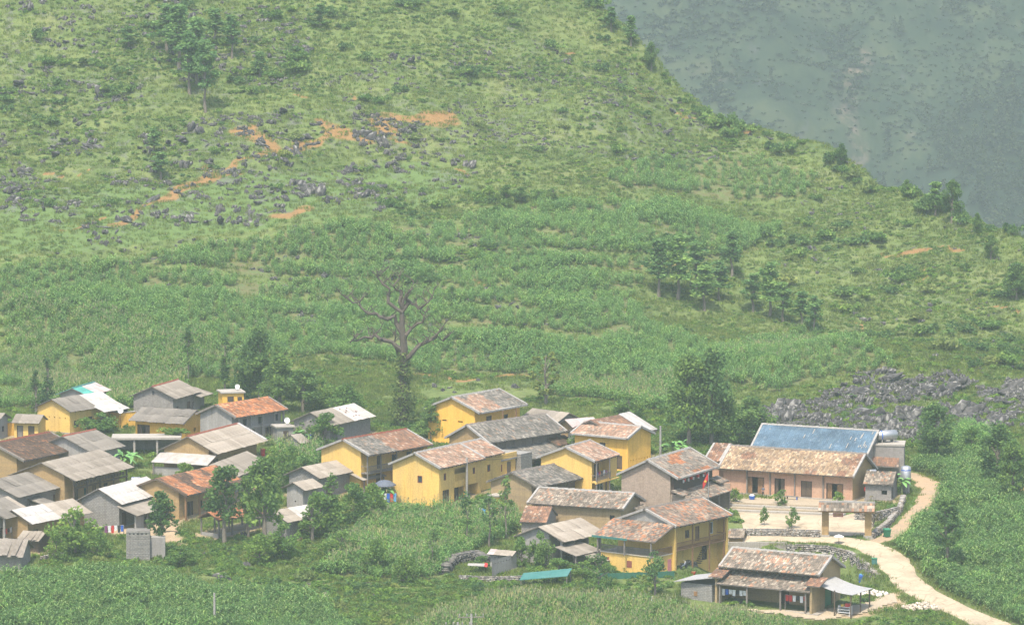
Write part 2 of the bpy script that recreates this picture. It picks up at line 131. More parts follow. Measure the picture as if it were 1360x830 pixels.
FOREST = [(187.0,1926.0),(202.0,1940.0),(228.0,1956.0),(214.0,1827.0),(175.0,1827.0),(162.0,1854.0),(159.0,1892.0)]
# ---------------------------------------------------------------- materials
MATS = {}
def nt(name):
    m = bpy.data.materials.new(name); m.use_nodes = True
    n = m.node_tree.nodes; n.clear()
    out = n.new('ShaderNodeOutputMaterial'); b = n.new('ShaderNodeBsdfPrincipled')
    m.node_tree.links.new(b.outputs[0], out.inputs[0])
    b.inputs['Roughness'].default_value = 0.9
    b.inputs['Specular IOR Level'].default_value = 0.25
    MATS[name] = m
    return m, n, m.node_tree.links, b
def ramp(n, stops, interp='LINEAR'):
    r = n.new('ShaderNodeValToRGB'); r.color_ramp.interpolation = interp
    e = r.color_ramp.elements
    while len(e) < len(stops): e.new(0.5)
    for i, (p, c) in enumerate(stops):
        e[i].position = p; e[i].color = (*c, 1)
    return r
def noise(n, l, scale, detail=4, rough=.6, coord='Object', stretch=None):
    tc = n.new('ShaderNodeTexCoord'); t = n.new('ShaderNodeTexNoise')
    t.inputs['Scale'].default_value = scale; t.inputs['Detail'].default_value = detail; t.inputs['Roughness'].default_value = rough
    if stretch:
        mp = n.new('ShaderNodeMapping'); mp.inputs['Scale'].default_value = stretch
        l.new(tc.outputs[coord], mp.inputs[0]); l.new(mp.outputs[0], t.inputs['Vector'])
    else:
        l.new(tc.outputs[coord], t.inputs['Vector'])
    return t
def mixc(n, l, fac, a, b, mode='MIX'):
    x = n.new('ShaderNodeMix'); x.data_type = 'RGBA'; x.blend_type = mode
    for s, v in ((0, fac), (6, a), (7, b)):
        if hasattr(v, 'is_linked') or hasattr(v, 'links'): l.new(v, x.inputs[s])
        else: x.inputs[s].default_value = v if s == 0 else (*v, 1)
    return x.outputs[2]
def plaster(name, c, stain, sc=0.5, amount=.6, bump=.15, rough=.9, streak=(1, 1, .25), brick=None, dirt=None):
    """wall-like material: base colour, broad weathering, vertical streaks, fine grain"""
    m, n, l, b = nt(name)
    t = noise(n, l, sc, 6, .65, stretch=streak)
    r = ramp(n, [(.38, (0, 0, 0)), (.72, (1, 1, 1))]); l.new(t.outputs[0], r.inputs[0])
    mm = n.new('ShaderNodeMath'); mm.operation = 'MULTIPLY'; mm.inputs[1].default_value = amount; l.new(r.outputs[0], mm.inputs[0])
    col = mixc(n, l, mm.outputs[0], c, stain)
    f = noise(n, l, 6, 3, .7)
    rr = ramp(n, [(.3, (.78, .78, .78)), (.7, (1.12, 1.12, 1.12))]); l.new(f.outputs[0], rr.inputs[0])
    col = mixc(n, l, 1.0, col, rr.outputs[0], 'MULTIPLY')
    ts = noise(n, l, 1.0, 5, .75, stretch=(2.2, 2.2, .12)); rs = ramp(n, [(.50, (1, 1, 1)), (.72, (.74, .70, .64))]); l.new(ts.outputs[0], rs.inputs[0])
    col = mixc(n, l, .8, col, rs.outputs[0], 'MULTIPLY')
    h = f.outputs[0]
    if brick:
        sx, sz, mortar = brick
        g = n.new('ShaderNodeNewGeometry'); tc = n.new('ShaderNodeTexCoord')
        sp = n.new('ShaderNodeSeparateXYZ'); l.new(tc.outputs['Object'], sp.inputs[0])
        ad = n.new('ShaderNodeMath'); l.new(sp.outputs[0], ad.inputs[0]); l.new(sp.outputs[1], ad.inputs[1])
        cb = n.new('ShaderNodeCombineXYZ'); l.new(ad.outputs[0], cb.inputs[0]); l.new(sp.outputs[2], cb.inputs[1])
        bt = n.new('ShaderNodeTexBrick'); bt.inputs['Scale'].default_value = 1; bt.inputs['Brick Width'].default_value = sx
        bt.inputs['Row Height'].default_value = sz; bt.inputs['Mortar Size'].default_value = mortar
        bt.inputs['Color1'].default_value = (1, 1, 1, 1); bt.inputs['Color2'].default_value = (.72, .74, .76, 1); bt.inputs['Mortar'].default_value = (.5, .49, .47, 1)
        l.new(cb.outputs[0], bt.inputs['Vector'])
        col = mixc(n, l, .85, col, bt.outputs[0], 'MULTIPLY')
        h = bt.outputs[1]
    l.new(col, b.inputs['Base Color']); b.inputs['Roughness'].default_value = rough
    bp = n.new('ShaderNodeBump'); bp.inputs['Strength'].default_value = bump; bp.inputs['Distance'].default_value = .05
    if brick: bp.invert = True
    l.new(h, bp.inputs['Height']); l.new(bp.outputs[0], b.inputs['Normal'])
    return m
plaster('yellow', (.585, .378, .099), (.40, .285, .115), amount=.65)
plaster('yellow_deep', (.636, .361, .060), (.516, .310, .077), amount=.5)
plaster('ochre', (.311, .207, .089), (.222, .155, .081), sc=.8, amount=.8, streak=(.3, .3, 2.2))
plaster('mud', (.296, .215, .111), (.200, .148, .089), sc=.8, amount=.8, streak=(.3, .3, 2.4))
plaster('pink', (0.408, 0.226, 0.145), (0.354, 0.262, 0.182), amount=.6)
plaster('block', (.252, .237, .215), (.178, .167, .148), amount=.6, brick=(.44, .22, .03))
plaster('cement', (.266, .252, .229), (.163, .148, .133), amount=.7)
plaster('rubble', (.222, .204, .185), (.141, .126, .115), sc=2.2, amount=.9, streak=(1, 1, 1.6), bump=.8)
plaster('tan_rubble', (.296, .229, .174), (.200, .152, .118), sc=2.0, amount=.85, streak=(1, 1, 1.7), bump=.8)
plaster('concrete', (.288, .263, .227), (.221, .196, .166), sc=.35, amount=.7, streak=(1, 1, 1))
plaster('pale_concrete', (.310, .251, .175), (.244, .198, .139), sc=.18, amount=.8, streak=(1, 1, 1))
plaster('wood', (.104, .072, .048), (.056, .040, .028), sc=2, amount=.8, streak=(6, 6, .5))
plaster('wood_warm', (.216, .120, .056), (.120, .068, .036), sc=2, amount=.7, streak=(6, 6, .5))
plaster('wood_grey', (.184, .160, .136), (.096, .080, .072), sc=2, amount=.8, streak=(6, 6, .5))
plaster('mortar', (.274, .260, .240), (.176, .162, .147), sc=1.5, amount=.7, streak=(1, 1, 1))
plaster('bark', (.128, .104, .080), (.240, .216, .176), sc=1.5, amount=.6, streak=(3, 3, .4), bump=.6)
plaster('dead_bark', (.082, .067, .052), (.042, .035, .029), sc=1.3, amount=.8, streak=(2, 2, .5), bump=.8)
plaster('dark_frame', (.060, .040, .032), (.032, .024, .020))
plaster('red_frame', (.200, .060, .036), (.112, .040, .028))
plaster('teal_metal', (0.034, 0.126, 0.110), (0.067, 0.160, 0.138), amount=.6, rough=.5)
plaster('green_paint', (.022, .163, .074), (.037, .118, .059), rough=.5)
plaster('dark_green_net', (.022, .089, .059), (.037, .118, .074))
plaster('white_metal', (.327, .313, .293), (.298, .248, .208), sc=.9, amount=.45, rough=.55, streak=(1, 1, 1))
plaster('awning_white', (0.289, 0.281, 0.269), (0.209, 0.201, 0.189), sc=.5, amount=.5, rough=.6, streak=(1, 1, 1))
plaster('earth', (.266, .148, .067), (.185, .111, .059), streak=(1, 1, 1))
plaster('straw', (.155, .133, .104), (.089, .078, .063), sc=3, amount=.9, streak=(1, 1, 1), bump=.6)
def plain(name, c, rough=.6, metal=0.0, spec=.4):
    m, n, l, b = nt(name)
    t = noise(n, l, 3, 4)
    r = ramp(n, [(.3, (.8, .8, .8)), (.7, (1.1, 1.1, 1.1))]); l.new(t.outputs[0], r.inputs[0])
    l.new(mixc(n, l, 1.0, c, r.outputs[0], 'MULTIPLY'), b.inputs['Base Color'])
    b.inputs['Roughness'].default_value = rough; b.inputs['Metallic'].default_value = metal; b.inputs['Specular IOR Level'].default_value = spec
plain('glass', (.035, .05, .06), .15, 0, .6)
plain('steel', (.34, .34, .34), .45, .7)
plain('red', (.420, .025, .021)); plain('blue', (.021, .084, .350)); plain('white', (.546, .539, .525)); plain('dark', (.021, .021, .025))
plain('purple', (.154, .035, .112)); plain('sky_blue', (.070, .245, .455)); plain('yellow_cloth', (.525, .350, .042)); plain('skin', (.266, .154, .105)); plain('hair', (.010, .008, .007))
plain('orange_light', (.525, .154, .028)); plain('umbrella_grey', (.070, .081, .105), .7); plain('cream', (.490, .420, .308)); plain('pink_sign', (.420, .154, .168))
def tinted(name, attr='tint', rough=.85, grain=.25, sc=7, trans=0.0, inst=None, bump=0):
    """colour carried piece by piece in the attribute 'tint'; a little grain; optional light through leaves"""
    m, n, l, b = nt(name)
    a = n.new('ShaderNodeAttribute'); a.attribute_name = attr
    t = noise(n, l, sc, 3)
    r = ramp(n, [(.3, (1 - grain,) * 3), (.7, (1 + grain,) * 3)]); l.new(t.outputs[0], r.inputs[0])
    col = mixc(n, l, 1.0, a.outputs[0], r.outputs[0], 'MULTIPLY')
    if inst:
        oi = n.new('ShaderNodeObjectInfo'); ir = ramp(n, inst); l.new(oi.outputs['Random'], ir.inputs[0])
        col = mixc(n, l, 1.0, col, ir.outputs[0], 'MULTIPLY')
    l.new(col, b.inputs['Base Color']); b.inputs['Roughness'].default_value = rough
    if bump:
        bp = n.new('ShaderNodeBump'); bp.inputs['Strength'].default_value = bump; bp.inputs['Distance'].default_value = .25
        t2 = noise(n, l, sc * .4, 5, .7); l.new(t2.outputs[0], bp.inputs['Height']); l.new(bp.outputs[0], b.inputs['Normal'])
    if trans:
        tr = n.new('ShaderNodeBsdfTranslucent'); l.new(col, tr.inputs[0]); mx = n.new('ShaderNodeMixShader'); mx.inputs[0].default_value = trans
        o = [x for x in n if x.type == 'OUTPUT_MATERIAL'][0]
        l.new(b.outputs[0], mx.inputs[1]); l.new(tr.outputs[0], mx.inputs[2]); l.new(mx.outputs[0], o.inputs[0])
    return m
tinted('tile')
tinted('leaf', trans=.5, grain=.15, sc=1.5, inst=[(0, (.78, .84, .80)), (.5, (1, 1, .96)), (1, (1.28, 1.18, .94))])
tinted('rock', rough=.95, grain=.45, sc=1.6, inst=[(0, (.8, .8, .82)), (1, (1.2, 1.18, 1.15))], bump=.8)
tinted('stone', rough=.95, grain=.3, sc=4)
def sheet_mat(name, a, b_, rough=.8):
    m, n, l, b = nt(name)
    oi = n.new('ShaderNodeObjectInfo'); r = ramp(n, [(0, a), (1, b_)]); l.new(oi.outputs['Random'], r.inputs[0])
    t = noise(n, l, .9, 6, .7); rr = ramp(n, [(.35, (.72, .70, .68)), (.65, (1.1, 1.1, 1.1))]); l.new(t.outputs[0], rr.inputs[0])
    l.new(mixc(n, l, 1.0, r.outputs[0], rr.outputs[0], 'MULTIPLY'), b.inputs['Base Color']); b.inputs['Roughness'].default_value = rough
sheet_mat('sheet_grey', (.146, .127, .102), (.198, .174, .144))
sheet_mat('sheet_dark', (.109, .098, .083), (.158, .142, .120))
sheet_mat('sheet_warm', (.192, .164, .130), (.248, .217, .177))
sheet_mat('sheet_white', (.280, .262, .236), (.332, .316, .298), .55)
sheet_mat('sheet_teal', (.046, .195, .163), (.065, .247, .208), .5)
sheet_mat('sheet_pink', (.295, .229, .213), (.339, .300, .284), .5)
M = MATS

# ---------------------------------------------------------------- mesh helpers
class MB:
    """collects boxes, bars, quads and tubes; build() links them as one mesh object"""
    def __init__(s): s.v = []; s.f = []
    def add(s, vs, fs):
        o = len(s.v); s.v += [tuple(p) for p in vs]; s.f += [tuple(i + o for i in f) for f in fs]
        return s
    def hexa(s, p):      # 8 corners: bottom ring then top ring
        return s.add(p, [(0, 3, 2, 1), (4, 5, 6, 7), (0, 1, 5, 4), (1, 2, 6, 5), (2, 3, 7, 6), (3, 0, 4, 7)])
    def box(s, a, b, T=None):
        x0, y0, z0 = a; x1, y1, z1 = b
        p = [(x0, y0, z0), (x1, y0, z0), (x1, y1, z0), (x0, y1, z0), (x0, y0, z1), (x1, y0, z1), (x1, y1, z1), (x0, y1, z1)]
        return s.hexa([T(*q) for q in p] if T else p)
    def quad(s, *p): return s.add(p, [tuple(range(len(p)))])
    def slab(s, p, n):   # flat polygon given thickness along n
        k = len(p); q = [tuple(Vector(a) + Vector(n)) for a in p]
        return s.add(list(p) + q, [tuple(range(k))[::-1], tuple(range(k, 2 * k))] + [(i, (i + 1) % k, k + (i + 1) % k, k + i) for i in range(k)])
    def tube(s, pts, rad, n=7, cap=True):
        pts = [Vector(p) for p in pts]; rad = rad if isinstance(rad, (list, tuple)) else [rad] * len(pts)
        rings = []; a = None
        for i, p in enumerate(pts):
            d = (pts[min(i + 1, len(pts) - 1)] - pts[max(i - 1, 0)]).normalized()
            if a is None: a = d.orthogonal().normalized()
            a = (a - d * a.dot(d)).normalized() if (a - d * a.dot(d)).length > 1e-6 else d.orthogonal().normalized()
            c = d.cross(a)
            rings.append([p + (a * math.cos(2 * math.pi * k / n) + c * math.sin(2 * math.pi * k / n)) * rad[i] for k in range(n)])
        vs = [q for r in rings for q in r]; fs = []
        for i in range(len(rings) - 1):
            for k in range(n):
                fs.append((i * n + k, i * n + (k + 1) % n, (i + 1) * n + (k + 1) % n, (i + 1) * n + k))
        if cap: fs += [tuple(range(n))[::-1], tuple((len(rings) - 1) * n + k for k in range(n))]
        return s.add(vs, fs)
    def bar(s, a, b, w):
        return s.tube([a, b], w * .7, 4)
    def mesh(s, name, mat):
        me = bpy.data.meshes.new(name); me.from_pydata(s.v, [], s.f); me.update()
        if mat: me.materials.append(M[mat])
        return me
    def build(s, name, mat, parent=None, label=None, kind=None):
        return obj(name, s.mesh(name, mat), parent, label, kind)
def obj(name, me, parent=None, label=None, kind=None, loc=None):
    o = bpy.data.objects.new(name, me); COL.objects.link(o)
    if parent is not None: o.parent = parent
    if label: o['label'] = label
    if kind: o['kind'] = kind
    if loc is not None: o.location = loc
    return o
def tag(o, label, cat, group=None):
    o['label'] = label; o['category'] = cat
    if group: o['group'] = group
    return o
def thing(name, label, cat, loc=(0, 0, 0), rz=0, group=None):
    o = bpy.data.objects.new(name, None); COL.objects.link(o); o.location = loc; o.rotation_euler = (0, 0, rz)
    return tag(o, label, cat, group)
def np_mesh(name, V, F, mat, tint=None, smooth=False):
    """V (n,3), F (m,k) arrays -> mesh; tint (m,3) colours per face"""
    V = np.asarray(V, np.float32); F = np.asarray(F, np.int32); k = F.shape[1]
    me = bpy.data.meshes.new(name); me.vertices.add(len(V)); me.vertices.foreach_set('co', V.ravel())
    me.loops.add(F.size); me.loops.foreach_set('vertex_index', F.ravel())
    me.polygons.add(len(F)); me.polygons.foreach_set('loop_start', np.arange(0, F.size, k, dtype=np.int32))
    try: me.polygons.foreach_set('loop_total', np.full(len(F), k, np.int32))
    except Exception: pass
    if tint is not None:
        at_ = me.attributes.new('tint', 'FLOAT_COLOR', 'FACE')
        at_.data.foreach_set('color', np.concatenate([tint, np.ones((len(F), 1))], 1).astype(np.float32).ravel())
    me.update(calc_edges=True); me.validate()
    if smooth: me.polygons.foreach_set('use_smooth', np.ones(len(me.polygons), bool))
    if mat: me.materials.append(M[mat])
    return me
def g1(x, y): return float(gz(np.array([x]), np.array([y]))[0])
def inpoly(P, x, y):
    P = np.asarray(P); r = np.zeros(len(x), bool); j = len(P) - 1
    for i in range(len(P)):
        c = ((P[i, 1] > y) != (P[j, 1] > y)) & (x < (P[j, 0] - P[i, 0]) * (y - P[i, 1]) / (P[j, 1] - P[i, 1] + 1e-12) + P[i, 0])
        r ^= c; j = i
    return r
def segdist(P, x, y):
    d = np.full(len(x), 1e9); P = np.asarray(P, float)[:, :2]
    for a, b in zip(P[:-1], P[1:]):
        e = b - a; t = np.clip(((x - a[0]) * e[0] + (y - a[1]) * e[1]) / (e @ e + 1e-9), 0, 1)
        d = np.minimum(d, np.hypot(x - a[0] - t * e[0], y - a[1] - t * e[1]))
    return d
def wob(x, y, a=2.0, s=6.0, k=0): return x + a * (vnoise(x / s, y / s, 21 + k) - .5) * 2, y + a * (vnoise(x / s, y / s, 31 + k) - .5) * 2

# ---------------------------------------------------------------- ground
xs = np.concatenate([np.linspace(-900, -140, 40), np.arange(-138, -92, 2.0), np.arange(-92, 108, .8), np.arange(108, 140, 2.0), np.linspace(142, 900, 40)])
ys = np.concatenate([np.linspace(-60, 530, 30), np.arange(534, 556, 2.0), np.arange(556, 740, .8), np.arange(740, 912, .9), np.linspace(914, 1400, 60), np.linspace(1420, 1700, 12)])
GX, GY = np.meshgrid(xs, ys)
gx = GX.ravel(); gy = GY.ravel(); gzz = gz(gx, gy)
gzz = np.where(gy < 540, np.minimum(gzz, gzz), gzz)
V = np.stack([gx, gy, gzz], 1)
nx, ny = len(xs), len(ys)
ii = (np.arange(ny - 1)[:, None] * nx + np.arange(nx - 1)[None, :]).ravel()
F = np.stack([ii, ii + 1, ii + nx + 1, ii + nx], 1)
def nt_ground():
    m, n, l, b = nt('ground_cover')
    z = n.new('ShaderNodeAttribute'); z.attribute_name = 'zone'
    z2 = n.new('ShaderNodeAttribute'); z2.attribute_name = 'zone2'
    sp = n.new('ShaderNodeSeparateColor'); l.new(z.outputs['Color'], sp.inputs[0])
    sp2 = n.new('ShaderNodeSeparateColor'); l.new(z2.outputs['Color'], sp2.inputs[0])
    t = noise(n, l, .10, 8, .68); g = ramp(n, [(.30, (.058, .088, .027)), (.46, (.086, .118, .036)), (.58, (.108, .135, .044)), (.74, (.13, .135, .058))]); l.new(t.outputs[0], g.inputs[0])
    t2 = noise(n, l, .9, 6, .75); g2 = ramp(n, [(.30, (.60, .62, .60)), (.5, (1, 1, 1)), (.72, (1.22, 1.2, 1.1))]); l.new(t2.outputs[0], g2.inputs[0])
    col = mixc(n, l, 1.0, g.outputs[0], g2.outputs[0], 'MULTIPLY')
    col = mixc(n, l, sp2.outputs[0], col, (.085, .130, .040))       # short lush grass
    tr = noise(n, l, .28, 8, .75); rr = ramp(n, [(.52, (0, 0, 0)), (.66, (1, 1, 1))]); l.new(tr.outputs[0], rr.inputs[0])
    mr = n.new('ShaderNodeMath'); mr.operation = 'MULTIPLY'; l.new(rr.outputs[0], mr.inputs[0]); l.new(sp2.outputs[1], mr.inputs[1])
    col = mixc(n, l, mr.outputs[0], col, (.098, .100, .088))          # bare limestone between the grass
    tf = noise(n, l, .5, 5, .7); sf = ramp(n, [(.3, (.115, .085, .045)), (.62, (.085, .115, .042))]); l.new(tf.outputs[0], sf.inputs[0])
    col = mixc(n, l, sp.outputs[1], col, sf.outputs[0])             # field soil
    te = noise(n, l, .6, 6, .75); se = ramp(n, [(.3, (.15, .095, .042)), (.55, (.205, .12, .048)), (.75, (.125, .115, .052))]); l.new(te.outputs[0], se.inputs[0])
    tm = noise(n, l, .55, 8, .8)
    ad = n.new('ShaderNodeMath'); ad.operation = 'ADD'; l.new(sp.outputs[0], ad.inputs[0]); l.new(tm.outputs[0], ad.inputs[1])
    rm = ramp(n, [(.0, (0, 0, 0)), (.45, (0, 0, 0)), (.60, (1, 1, 1))]); 
    hf = n.new('ShaderNodeMath'); hf.operation = 'MULTIPLY'; hf.inputs[1].default_value = .5; l.new(ad.outputs[0], hf.inputs[0]); l.new(hf.outputs[0], rm.inputs[0])
    col = mixc(n, l, rm.outputs[0], col, se.outputs[0])             # bare orange earth
    ty = noise(n, l, .4, 6, .7); sy = ramp(n, [(.3, (.24, .175, .105)), (.7, (.33, .25, .16))]); l.new(ty.outputs[0], sy.inputs[0])
    col = mixc(n, l, sp.outputs[2], col, sy.outputs[0])             # trodden yards
    l.new(col, b.inputs['Base Color']); b.inputs['Roughness'].default_value = 1; b.inputs['Specular IOR Level'].default_value = .1
    bp = n.new('ShaderNodeBump'); bp.inputs['Strength'].default_value = .8; bp.inputs['Distance'].default_value = .5
    l.new(t2.outputs[0], bp.inputs['Height']); l.new(bp.outputs[0], b.inputs['Normal'])
nt_ground()
wx, wy = wob(gx, gy, 1.5, 5)
def zone(names, soft=0):
    r = np.zeros(len(gx))
    for k in names: r = np.maximum(r, inpoly(POLY[k], wx, wy))
    return r
CORN_ZONES = ['corn_mid', 'corn_tassel', 'corn_low', 'corn_right', 'corn_left', 'corn_terr', 'corn_up', 'corn_right_mid', 'corn_village', 'corn_v2', 'corn_back', 'corn_right_up']
soil = np.zeros(len(gx))
for P, w in SOIL:
    d = segdist(P, *wob(gx, gy, 2.2, 4, 3)); ww = w * (1.0 + 1.2 * (gy > 735)) * .8
    soil = np.maximum(soil, sstep(ww * 2.4, ww * .3, d) * 0.9)
corn = zone(CORN_ZONES) * 0.85 * sstep(.62, .5, (gz(gx, gy + .6) - gz(gx, gy - .6)) / 1.2)
yard = np.zeros(len(gx))
for k in ('yard_low', 'yard_mid', 'yard_left'): yard = np.maximum(yard, inpoly(POLY[k], wx, wy))
inv = ((gy < 712) & (gy > 600) & (gx > -85) & (gx < 62))
dh = np.full(len(gx), 99.0)
for (hx, hy, hz, th, L, W_, s, h, k) in H.values():
    c, sn = math.cos(th), math.sin(th); dx = gx - hx; dy = gy - hy
    a = np.abs(dx * c + dy * sn) - L / 2; b_ = np.abs(-dx * sn + dy * c) - W_ / 2
    dh = np.minimum(dh, np.maximum(a, b_))
yard = np.maximum(yard, sstep(1.6, .2, dh + 1.4 * (vnoise(gx / 3, gy / 3, 40) - .5)) * inv * .85)
lush = np.maximum(zone(['lawn', 'verge_path']), 0)
rk = np.clip(zone(['rocky_left', 'knoll', 'rocky_mid', 'rocky_top']) * .9 + zone(['scrub_right', 'rocky_terr']) * .4, 0, 1)
me = np_mesh('ground', V, F, 'ground_cover', smooth=True)
for nm, (r_, g_, b_) in (('zone', (soil, corn, yard)), ('zone2', (lush, rk, rk * 0))):
    a = me.attributes.new(nm, 'FLOAT_COLOR', 'POINT')
    a.data.foreach_set('color', np.stack([r_, g_, b_, np.ones(len(gx))], 1).astype(np.float32).ravel())
obj('ground', me, kind='structure')

# the far mountain across the valley, cloud shadow painted into its darkened colours
mx_ = np.concatenate([np.linspace(-1100, -60, 40), np.arange(-50, 300, 3.5), np.linspace(310, 1100, 40)])
my_ = np.concatenate([np.linspace(1560, 1740, 16), np.arange(1745, 2060, 3.5), np.linspace(2065, 2230, 14)])
MX, MY = np.meshgrid(mx_, my_); mx = MX.ravel(); my = MY.ravel()
def mz(x, y):
    z = -150 + .6 * (y - 1700)
    z = np.where(z > 100, 100 + (z - 100) * .2, z)
    z = np.where(y < 1700, -150 - (1700 - y) * .03, z)
    a = sstep(1690, 1760, y)
    return z + a * (56 * (vnoise(x / 110, y / 130, 50) - .5) + 34 * (vnoise(x / 38 + y / 90, y / 70, 51) - .5) + 10 * (vnoise(x / 14, y / 20, 52) - .5) + 3.0 * (vnoise(x / 7, y / 9, 53) - .5))
V = np.stack([mx, my, mz(mx, my)], 1); nx, ny = len(mx_), len(my_)
ii = (np.arange(ny - 1)[:, None] * nx + np.arange(nx - 1)[None, :]).ravel()
def nt_mtn():
    m, n, l, b = nt('shaded_mountain_cover')
    z = n.new('ShaderNodeAttribute'); z.attribute_name = 'zone'
    sp = n.new('ShaderNodeSeparateColor'); l.new(z.outputs['Color'], sp.inputs[0])
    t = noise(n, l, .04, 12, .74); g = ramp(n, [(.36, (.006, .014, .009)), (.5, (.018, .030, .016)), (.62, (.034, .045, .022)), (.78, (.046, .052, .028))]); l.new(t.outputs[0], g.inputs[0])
    t2 = noise(n, l, .11, 8, .75, stretch=(1.6, .5, .5)); r2 = ramp(n, [(.58, (0, 0, 0)), (.70, (1, 1, 1))]); l.new(t2.outputs[0], r2.inputs[0])
    mm = n.new('ShaderNodeMath'); mm.operation = 'MULTIPLY'; mm.inputs[1].default_value = .7; l.new(r2.outputs[0], mm.inputs[0])
    col = mixc(n, l, mm.outputs[0], g.outputs[0], (.052, .052, .056))
    col = mixc(n, l, sp.outputs[1], col, (.012, .022, .014))
    t3 = noise(n, l, .25, 6, .7); r3 = ramp(n, [(.42, (0, 0, 0)), (.6, (1, 1, 1))]); l.new(t3.outputs[0], r3.inputs[0])
    m3 = n.new('ShaderNodeMath'); m3.operation = 'MULTIPLY'; l.new(r3.outputs[0], m3.inputs[0]); l.new(sp.outputs[0], m3.inputs[1])
    col = mixc(n, l, m3.outputs[0], col, (.15, .11, .085))
    l.new(col, b.inputs['Base Color']); b.inputs['Roughness'].default_value = 1; b.inputs['Specular IOR Level'].default_value = .05
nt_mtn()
me = np_mesh('far_mountain', V, np.stack([ii, ii + 1, ii + nx + 1, ii + nx], 1), 'shaded_mountain_cover', smooth=True)
q = wob(mx, my, 4, 9)
scar = sstep(4, .5, segdist(SCAR, *q)) * .8
for s_ in SCAR2: scar = np.maximum(scar, .3 * sstep(3, .5, segdist(s_, *q)))
forest = inpoly(FOREST, *wob(mx, my, 14, 30)).astype(float) * .8
a = me.attributes.new('zone', 'FLOAT_COLOR', 'POINT')
a.data.foreach_set('color', np.stack([scar, forest, scar * 0, np.ones(len(mx))], 1).astype(np.float32).ravel())
obj('far_mountain', me, kind='structure')

# roads, yards and courtyard: sheets draped a little above the ground
def ribbon(name, pts, width, mat, lift=.07, kind='structure', jag=.25, camber=True):
    P = [np.array(p[:2]) for p in pts]; Q = []
    for i in range(len(P) - 1):
        p0, p1, p2, p3 = P[max(i - 1, 0)], P[i], P[i + 1], P[min(i + 2, len(P) - 1)]
        k = max(2, int(np.linalg.norm(p2 - p1) / .9))
        for t in np.arange(k) / k:
            Q.append(.5 * (2 * p1 + (p2 - p0) * t + (2 * p0 - 5 * p1 + 4 * p2 - p3) * t * t + (3 * p1 - p0 - 3 * p2 + p3) * t ** 3))
    Q.append(P[-1]); Q = np.array(Q)
    D = np.gradient(Q, axis=0); D /= np.linalg.norm(D, axis=1)[:, None]; N = np.stack([-D[:, 1], D[:, 0]], 1)
    us = np.linspace(-.5, .5, 9); w = width if np.ndim(width) else width
    W_ = np.interp(np.linspace(0, 1, len(Q)), np.linspace(0, 1, len(np.atleast_1d(w))), np.atleast_1d(w))
    jl = 1 + jag * (vnoise(np.arange(len(Q)) / 2.5, np.zeros(len(Q)), 60) - .5)
    X = Q[:, None, 0] + N[:, None, 0] * us[None] * (W_ * jl)[:, None]; Y = Q[:, None, 1] + N[:, None, 1] * us[None] * (W_ * jl)[:, None]
    Z = np.max([gz(X.ravel() + a, Y.ravel() + b) for a, b in ((0, 0), (.5, .5), (-.5, -.5), (.5, -.5), (-.5, .5))], 0).reshape(X.shape) + lift
    Z[:, 0] -= .25; Z[:, -1] -= .25
    n1, n2 = X.shape; ii = (np.arange(n1 - 1)[:, None] * n2 + np.arange(n2 - 1)[None]).ravel()
    return obj(name, np_mesh(name, np.stack([X.ravel(), Y.ravel(), Z.ravel()], 1), np.stack([ii, ii + 1, ii + n2 + 1, ii + n2], 1), mat, smooth=True), kind=kind)
def drape(name, P, mat, lift=.05, step=.7):
    P = np.array(P); x0, y0 = P.min(0); x1, y1 = P.max(0)
    X, Y = np.meshgrid(np.arange(x0, x1 + step, step), np.arange(y0, y1 + step, step)); ok = inpoly(P, X.ravel(), Y.ravel()).reshape(X.shape)
    Z = np.max([gz(X.ravel() + a, Y.ravel() + b) for a, b in ((0, 0), (.5, .5), (-.5, -.5), (.5, -.5), (-.5, .5))], 0).reshape(X.shape) + lift
    n1, n2 = X.shape; F = [(i * n2 + j, i * n2 + j + 1, (i + 1) * n2 + j + 1, (i + 1) * n2 + j) for i in range(n1 - 1) for j in range(n2 - 1) if ok[i, j] and ok[i + 1, j] and ok[i, j + 1] and ok[i + 1, j + 1]]
    return obj(name, np_mesh(name, np.stack([X.ravel(), Y.ravel(), Z.ravel()], 1), F, mat, smooth=True), kind='structure')
def road_mat():
    m, n, l, b = nt('worn_concrete')
    t = noise(n, l, .22, 8, .7); r = ramp(n, [(.3, (.22, .175, .12)), (.5, (.315, .255, .175)), (.7, (.35, .29, .205))]); l.new(t.outputs[0], r.inputs[0])
    f = noise(n, l, 2.2, 8, .8); rf = ramp(n, [(.32, (.68, .66, .62)), (.5, (1, 1, 1)), (.75, (1.1, 1.09, 1.06))]); l.new(f.outputs[0], rf.inputs[0])
    col = mixc(n, l, 1.0, r.outputs[0], rf.outputs[0], 'MULTIPLY')
    tc = n.new('ShaderNodeTexCoord'); v = n.new('ShaderNodeTexVoronoi'); v.feature = 'DISTANCE_TO_EDGE'; v.inputs['Scale'].default_value = .33; l.new(tc.outputs['Object'], v.inputs['Vector'])
    rv = ramp(n, [(.0, (.55, .52, .47)), (.022, (1, 1, 1))]); l.new(v.outputs['Distance'], rv.inputs[0]); col = mixc(n, l, .7, col, rv.outputs[0], 'MULTIPLY')
    l.new(col, b.inputs['Base Color'])
road_mat()
ribbon('road', LINES['road'], [5.2, 5.2, 5.0, 4.6, 5.6, 4.6, 3.6], 'worn_concrete', lift=.10)
plaster('dirt', (.30, .21, .125), (.23, .185, .13), sc=.5, amount=.8, streak=(1, 1, 1))
ribbon('dirt_track', LINES['track'], [2.6, 3.4, 3.2, 3.0, 4.2, 3.0], 'dirt', lift=.06, jag=.6)
drape('courtyard_paving', POLY['courtyard'], 'worn_concrete', .05)
drape('house_yard', POLY['yard_low'], 'pale_concrete', .06)
